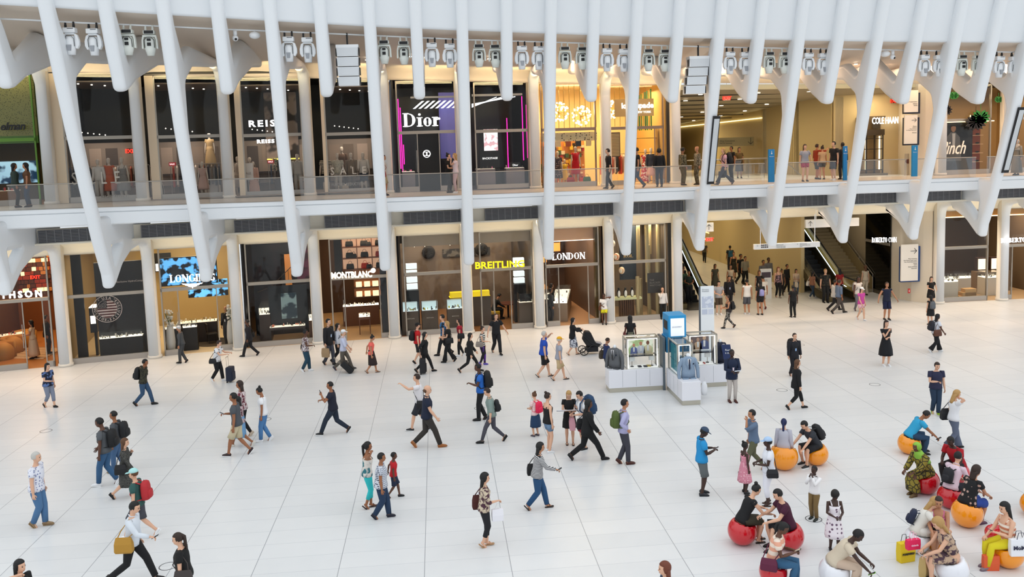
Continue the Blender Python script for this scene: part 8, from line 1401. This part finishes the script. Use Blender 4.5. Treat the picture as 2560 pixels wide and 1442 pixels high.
B(1811, 380, 37.6, 182, 'person in a pink sleeve and dark trousers striding left', 'person striding left', 'f', 'l', ('long', 'y', .6), ('tee', '#d8a8b4'), ('wide', '#2c3242'), '#4a4440', pose=W, st=.55, items=(('backpack', '#101014', 'large black', 1, 1.2), ('bag', K, 'black', -1)))
B(1829, 377, 44.5, 200, 'man in black raising a hand at the upper corridor wall', 'man raising a hand', 'm', 't', ('short', 'k'), ('tee', '#101014'), ('pants', '#15151a'), K, arms=('down', 'chin'))
B(1848, 381, 44.8, 262, 'woman with long hair in yellow by the upper corridor railing', 'woman by the corridor railing', 'f', 'm', ('long', 'b', 1.2), ('tee', '#6a5430'), ('skirt', '#4a3c20'), K, h=1.66)
B(2012, 374, 38.4, 268, 'woman in a striped tee and red shorts, hand on hip', 'woman in red shorts', 'f', 'l', ('long', 'b', .7), ('tee', '#7c8090', 'hstripe', '#a8acb8'), ('hot', '#a8284c'), K, arms=('hip', 'down'), build=1.1)
B(2042, 368, 40.5, 10, 'man in a rust shirt with an outstretched arm', 'man in the rust shirt', 'm', 'm', ('short', 'b'), ('roll', '#8c2c14'), ('shorts', '#26262c'), K, arms=('down', 'point'))
B(2056, 380, 40.0, 90, 'woman in a pale top with a thin strap, from behind', 'woman with the thin strap', 'f', 'm', ('bun', 'b'), ('short', '#b89c7c'), ('hot', '#2c2c34'), K, h=1.62)
B(2085, 362, 38.6, 200, 'man in a black tee and black shorts on the balcony', 'man in black shorts', 'm', 'l', ('short', 'k'), ('tee', '#101116'), ('shorts', '#1c2030'), ('white', '#e8e8e8'), h=1.82)
B(2107, 368, 39.4, 100, 'person in black behind the thin blue post', 'person behind the blue post', 'm', 'd', ('short', 'k'), ('long', '#121216'), ('pants', '#16161c'), K, h=1.76)
B(2543, 360, 37.9, 200, 'woman in a long pale cardigan at the right edge of the balcony', 'woman in the long cardigan', 'f', 'l', ('hijab', '#b4aca0'), ('jacket', '#8c8478'), ('long', '#7c766c'), K, h=1.68)
for x, hy, X, lab, c in [(1706, 632, 13.0, 'person in green riding the left escalator', '#3a5a44'), (1722, 686, 13.2, 'person with papers riding the left escalator', '#26322c'), (1699, 600, 13.1, 'highest dark figure on the left escalator', '#15181c')]:
    g = at_x(x, hy, X); z = max((g.y - 44.1) * .54 + .1, .1); zz = g.z - 1.7 if abs(g.z - 1.7 - z) < .8 else z; person(lab, lab.split(' riding')[0], (X, g.y, max(z, .1)), 1.7, 262, 'm', 't', ('short', 'k'), ('tee', c), ('pants', '#1a1c20'), K, detail=False, arms=('hold', 'hold'))
def Sx(x, hy, Y, hd, label, sn, *a, h=1.7, z0=0.01, **k): g = at_y(x, hy, Y); return person(label, sn, (g.x, Y, z0), h, hd, *a, detail=False, **k)
Sx(75, 772, 38.6, 190, 'woman in a long cream dress inside the orange shop', 'woman in the cream dress', 'f', 'm', ('bob', 'k'), ('short', '#d8c0a0'), ('long', '#d8c0a0'), K, arms=('hold', 'hold'))
Sx(110, 760, 39.4, 20, 'person in black inside the orange shop', 'person in black in the orange shop', 'm', 'm', ('short', 'k'), ('blazer', '#121418'), ('pants', '#14161a'), K, h=1.76)
Sx(563, 748, 39.4, 250, 'bald shop assistant in a dark suit behind the white flowers', 'bald shop assistant', 'm', 'm', ('none', 'k'), ('blazer', '#111116', 'grain', '#111116', 9, '#e8e8e8'), ('pants', '#121216'), K, h=1.78)
Sx(1377, 680, 41.6, 20, 'tall dark-haired woman in black at the jewellery counter', 'woman at the jewellery counter', 'f', 'm', ('long', 'k', .6), ('long', '#0c0c0e'), ('slim', Bk), K, h=1.78)
Sx(1375, 707, 40.6, 15, 'man in a grey suit behind the glass beside the doorway', 'man in the grey suit', 'm', 'm', ('short', 'b'), ('blazer', '#3c4248', 'grain', '#3c4248', 9, '#d8d8d8'), ('pants', '#33383e'), K)
g = at_y(1232, 708, 42.2); person('man in black seated on a yellow bench in the watch shop', 'seated man in the watch shop', (g.x, 42.2, .01), 1.75, 10, 'm', 'm', ('short', 'k'), ('long', '#0d0d0f'), ('pants', '#0f0f12'), K, pose='sit', seat=.46, lean=.3, tilt=.4, detail=False, arms=('lap', 'lap'))
t = thing('bench', 'yellow bench under the seated man in the watch shop', 'bench', (g.x, 42.2, .01)); MB().box(-.6, -.3, .3, .3, .3, .45).build('seat', mat('#c9a01c', .6), t, bevel=.03); MB().box(-.5, -.25, 0, .2, .25, .3).build('base', BLACK, t)
# ------------------------------------------------------------------ mannequins in the balcony windows
def Mq(x, i, v, label, top, bot, h=1.75, hd=None, head=True, arms=('down', 'down'), pl=.0):
    a = fr(i)[1]; g = at_y(x, 450, Yf(CX[i] + 1.7) + v); z = zS(g.x) + .012 + pl
    t = person(label, label, (g.x, g.y, z), h, 270 if hd is None else hd, 'f' if bot[0] in ('skirt', 'dress', 'long') else 'm', 'w', None, top, bot, '#cfc2b2', kind='mannequin', detail=False, arms=arms)
    if pl: p_ = thing('plinth', 'low white plinth under the ' + label, 'plinth', (g.x, g.y, zS(g.x) + .008)); MB().box(-.3, -.25, 0, .3, .25, pl).build('block', mat('#d8d0c4', .6), p_)
Mq(248, 1, .7, 'mannequin in a white printed blouse', ('long', '#d8d2ca'), ('pants', '#c4bcb2'), 1.8)
Mq(275, 1, .8, 'mannequin in an orange dress', ('sleeveless', '#c05a34'), ('dress', '#c05a34'), 1.85)
Mq(308, 1, .7, 'mannequin in a grey lace dress', ('tank', '#8c8680'), ('dress', '#8c8680'), 1.85)
Mq(392, 2, .6, 'mannequin in a black striped gown', ('sleeveless', '#16161a', 'vstripe', '#b8b2a8', 60), ('long', '#16161a', 'vstripe', '#b8b2a8', 60), 1.85)
Mq(508, 2, .7, 'mannequin in a pale pink dress', ('sleeveless', '#c4a498'), ('dress', '#c4a498'), 1.6)
Mq(530, 2, 2.4, 'mannequin in a long golden dress on a high shelf', ('short', '#b09468'), ('long', '#b09468'), 1.6, pl=1.3)
Mq(635, 3, .7, 'mannequin in a long pink coat', ('robe', '#cfa592'), ('long', '#cfa592'), 1.55)
Mq(627, 3, 1.1, 'mannequin in a brown top behind the pink coat', ('long', '#6a5646'), ('pants', '#4a3c34'), 1.75)
Mq(597, 3, .9, 'small pale mannequin at the left of the SALE placard', ('tee', '#b8aca0'), ('skirt', '#a89c92'), 1.8)
Mq(746, 3, .7, 'mannequin in a pale grey trouser suit', ('long', '#b0aaa2'), ('pants', '#a8a29a'), 1.85)
for x, lab, tp, bp in [(816, 'mannequin in a striped tee and black shorts', ('tee', '#d8ccb8', 'hstripe', '#2a2a2c', 90), ('shorts', '#16161a')), (846, 'mannequin in a leopard tee and grey trousers', ('tee', '#c4c0ae', 'dots', '#4a4a44', 30), ('pants', '#b4aa9c')), (880, 'mannequin in a brown suit jacket', ('blazer', '#7a6a58', 'grain', '#7a6a58', 9, '#d8d0c4'), ('pants', '#6a5c4e')), (910, 'mannequin in a white shirt and navy shorts', ('roll', '#d0c8bc'), ('shorts', '#1c2232'))]: Mq(x, 4, .6 + .15 * (x % 3), lab, tp, bp, 1.85)
Mq(858, 4, 2.2, 'taller brown mannequin at the back of the SALE window', ('long', '#5a4434'), ('pants', '#4a382c'), 1.85, pl=.3)
Mq(1440, 7, .6, 'white mannequin in a bright red dress', ('sleeveless', '#c00c20'), ('skirt', '#c00c20'), 1.7, pl=.2)
Mq(1395, 7, .9, 'mannequin in a dark patterned dress behind a rib', ('tee', '#2a1c20', 'dots', '#a89088', 12), ('dress', '#2a1c20', 'dots', '#a89088', 12), 1.7)
Mq(1412, 7, 1.3, 'mannequin in a yellow dress deep in the golden window', ('short', '#e0c020'), ('skirt', '#e0c020'), 1.3)
Mq(1614, 8, .9, 'mannequin in a red and white patterned gown', ('sleeveless', '#b8242c', 'blotch', '#f0e0d8', 12), ('long', '#b8242c', 'blotch', '#f0e0d8', 12), 1.7)
Mq(1628, 8, .7, 'mannequin in a dark blue jacket and pink skirt', ('jacket', '#2c3444'), ('skirt', '#d8a8a0'), 1.75)
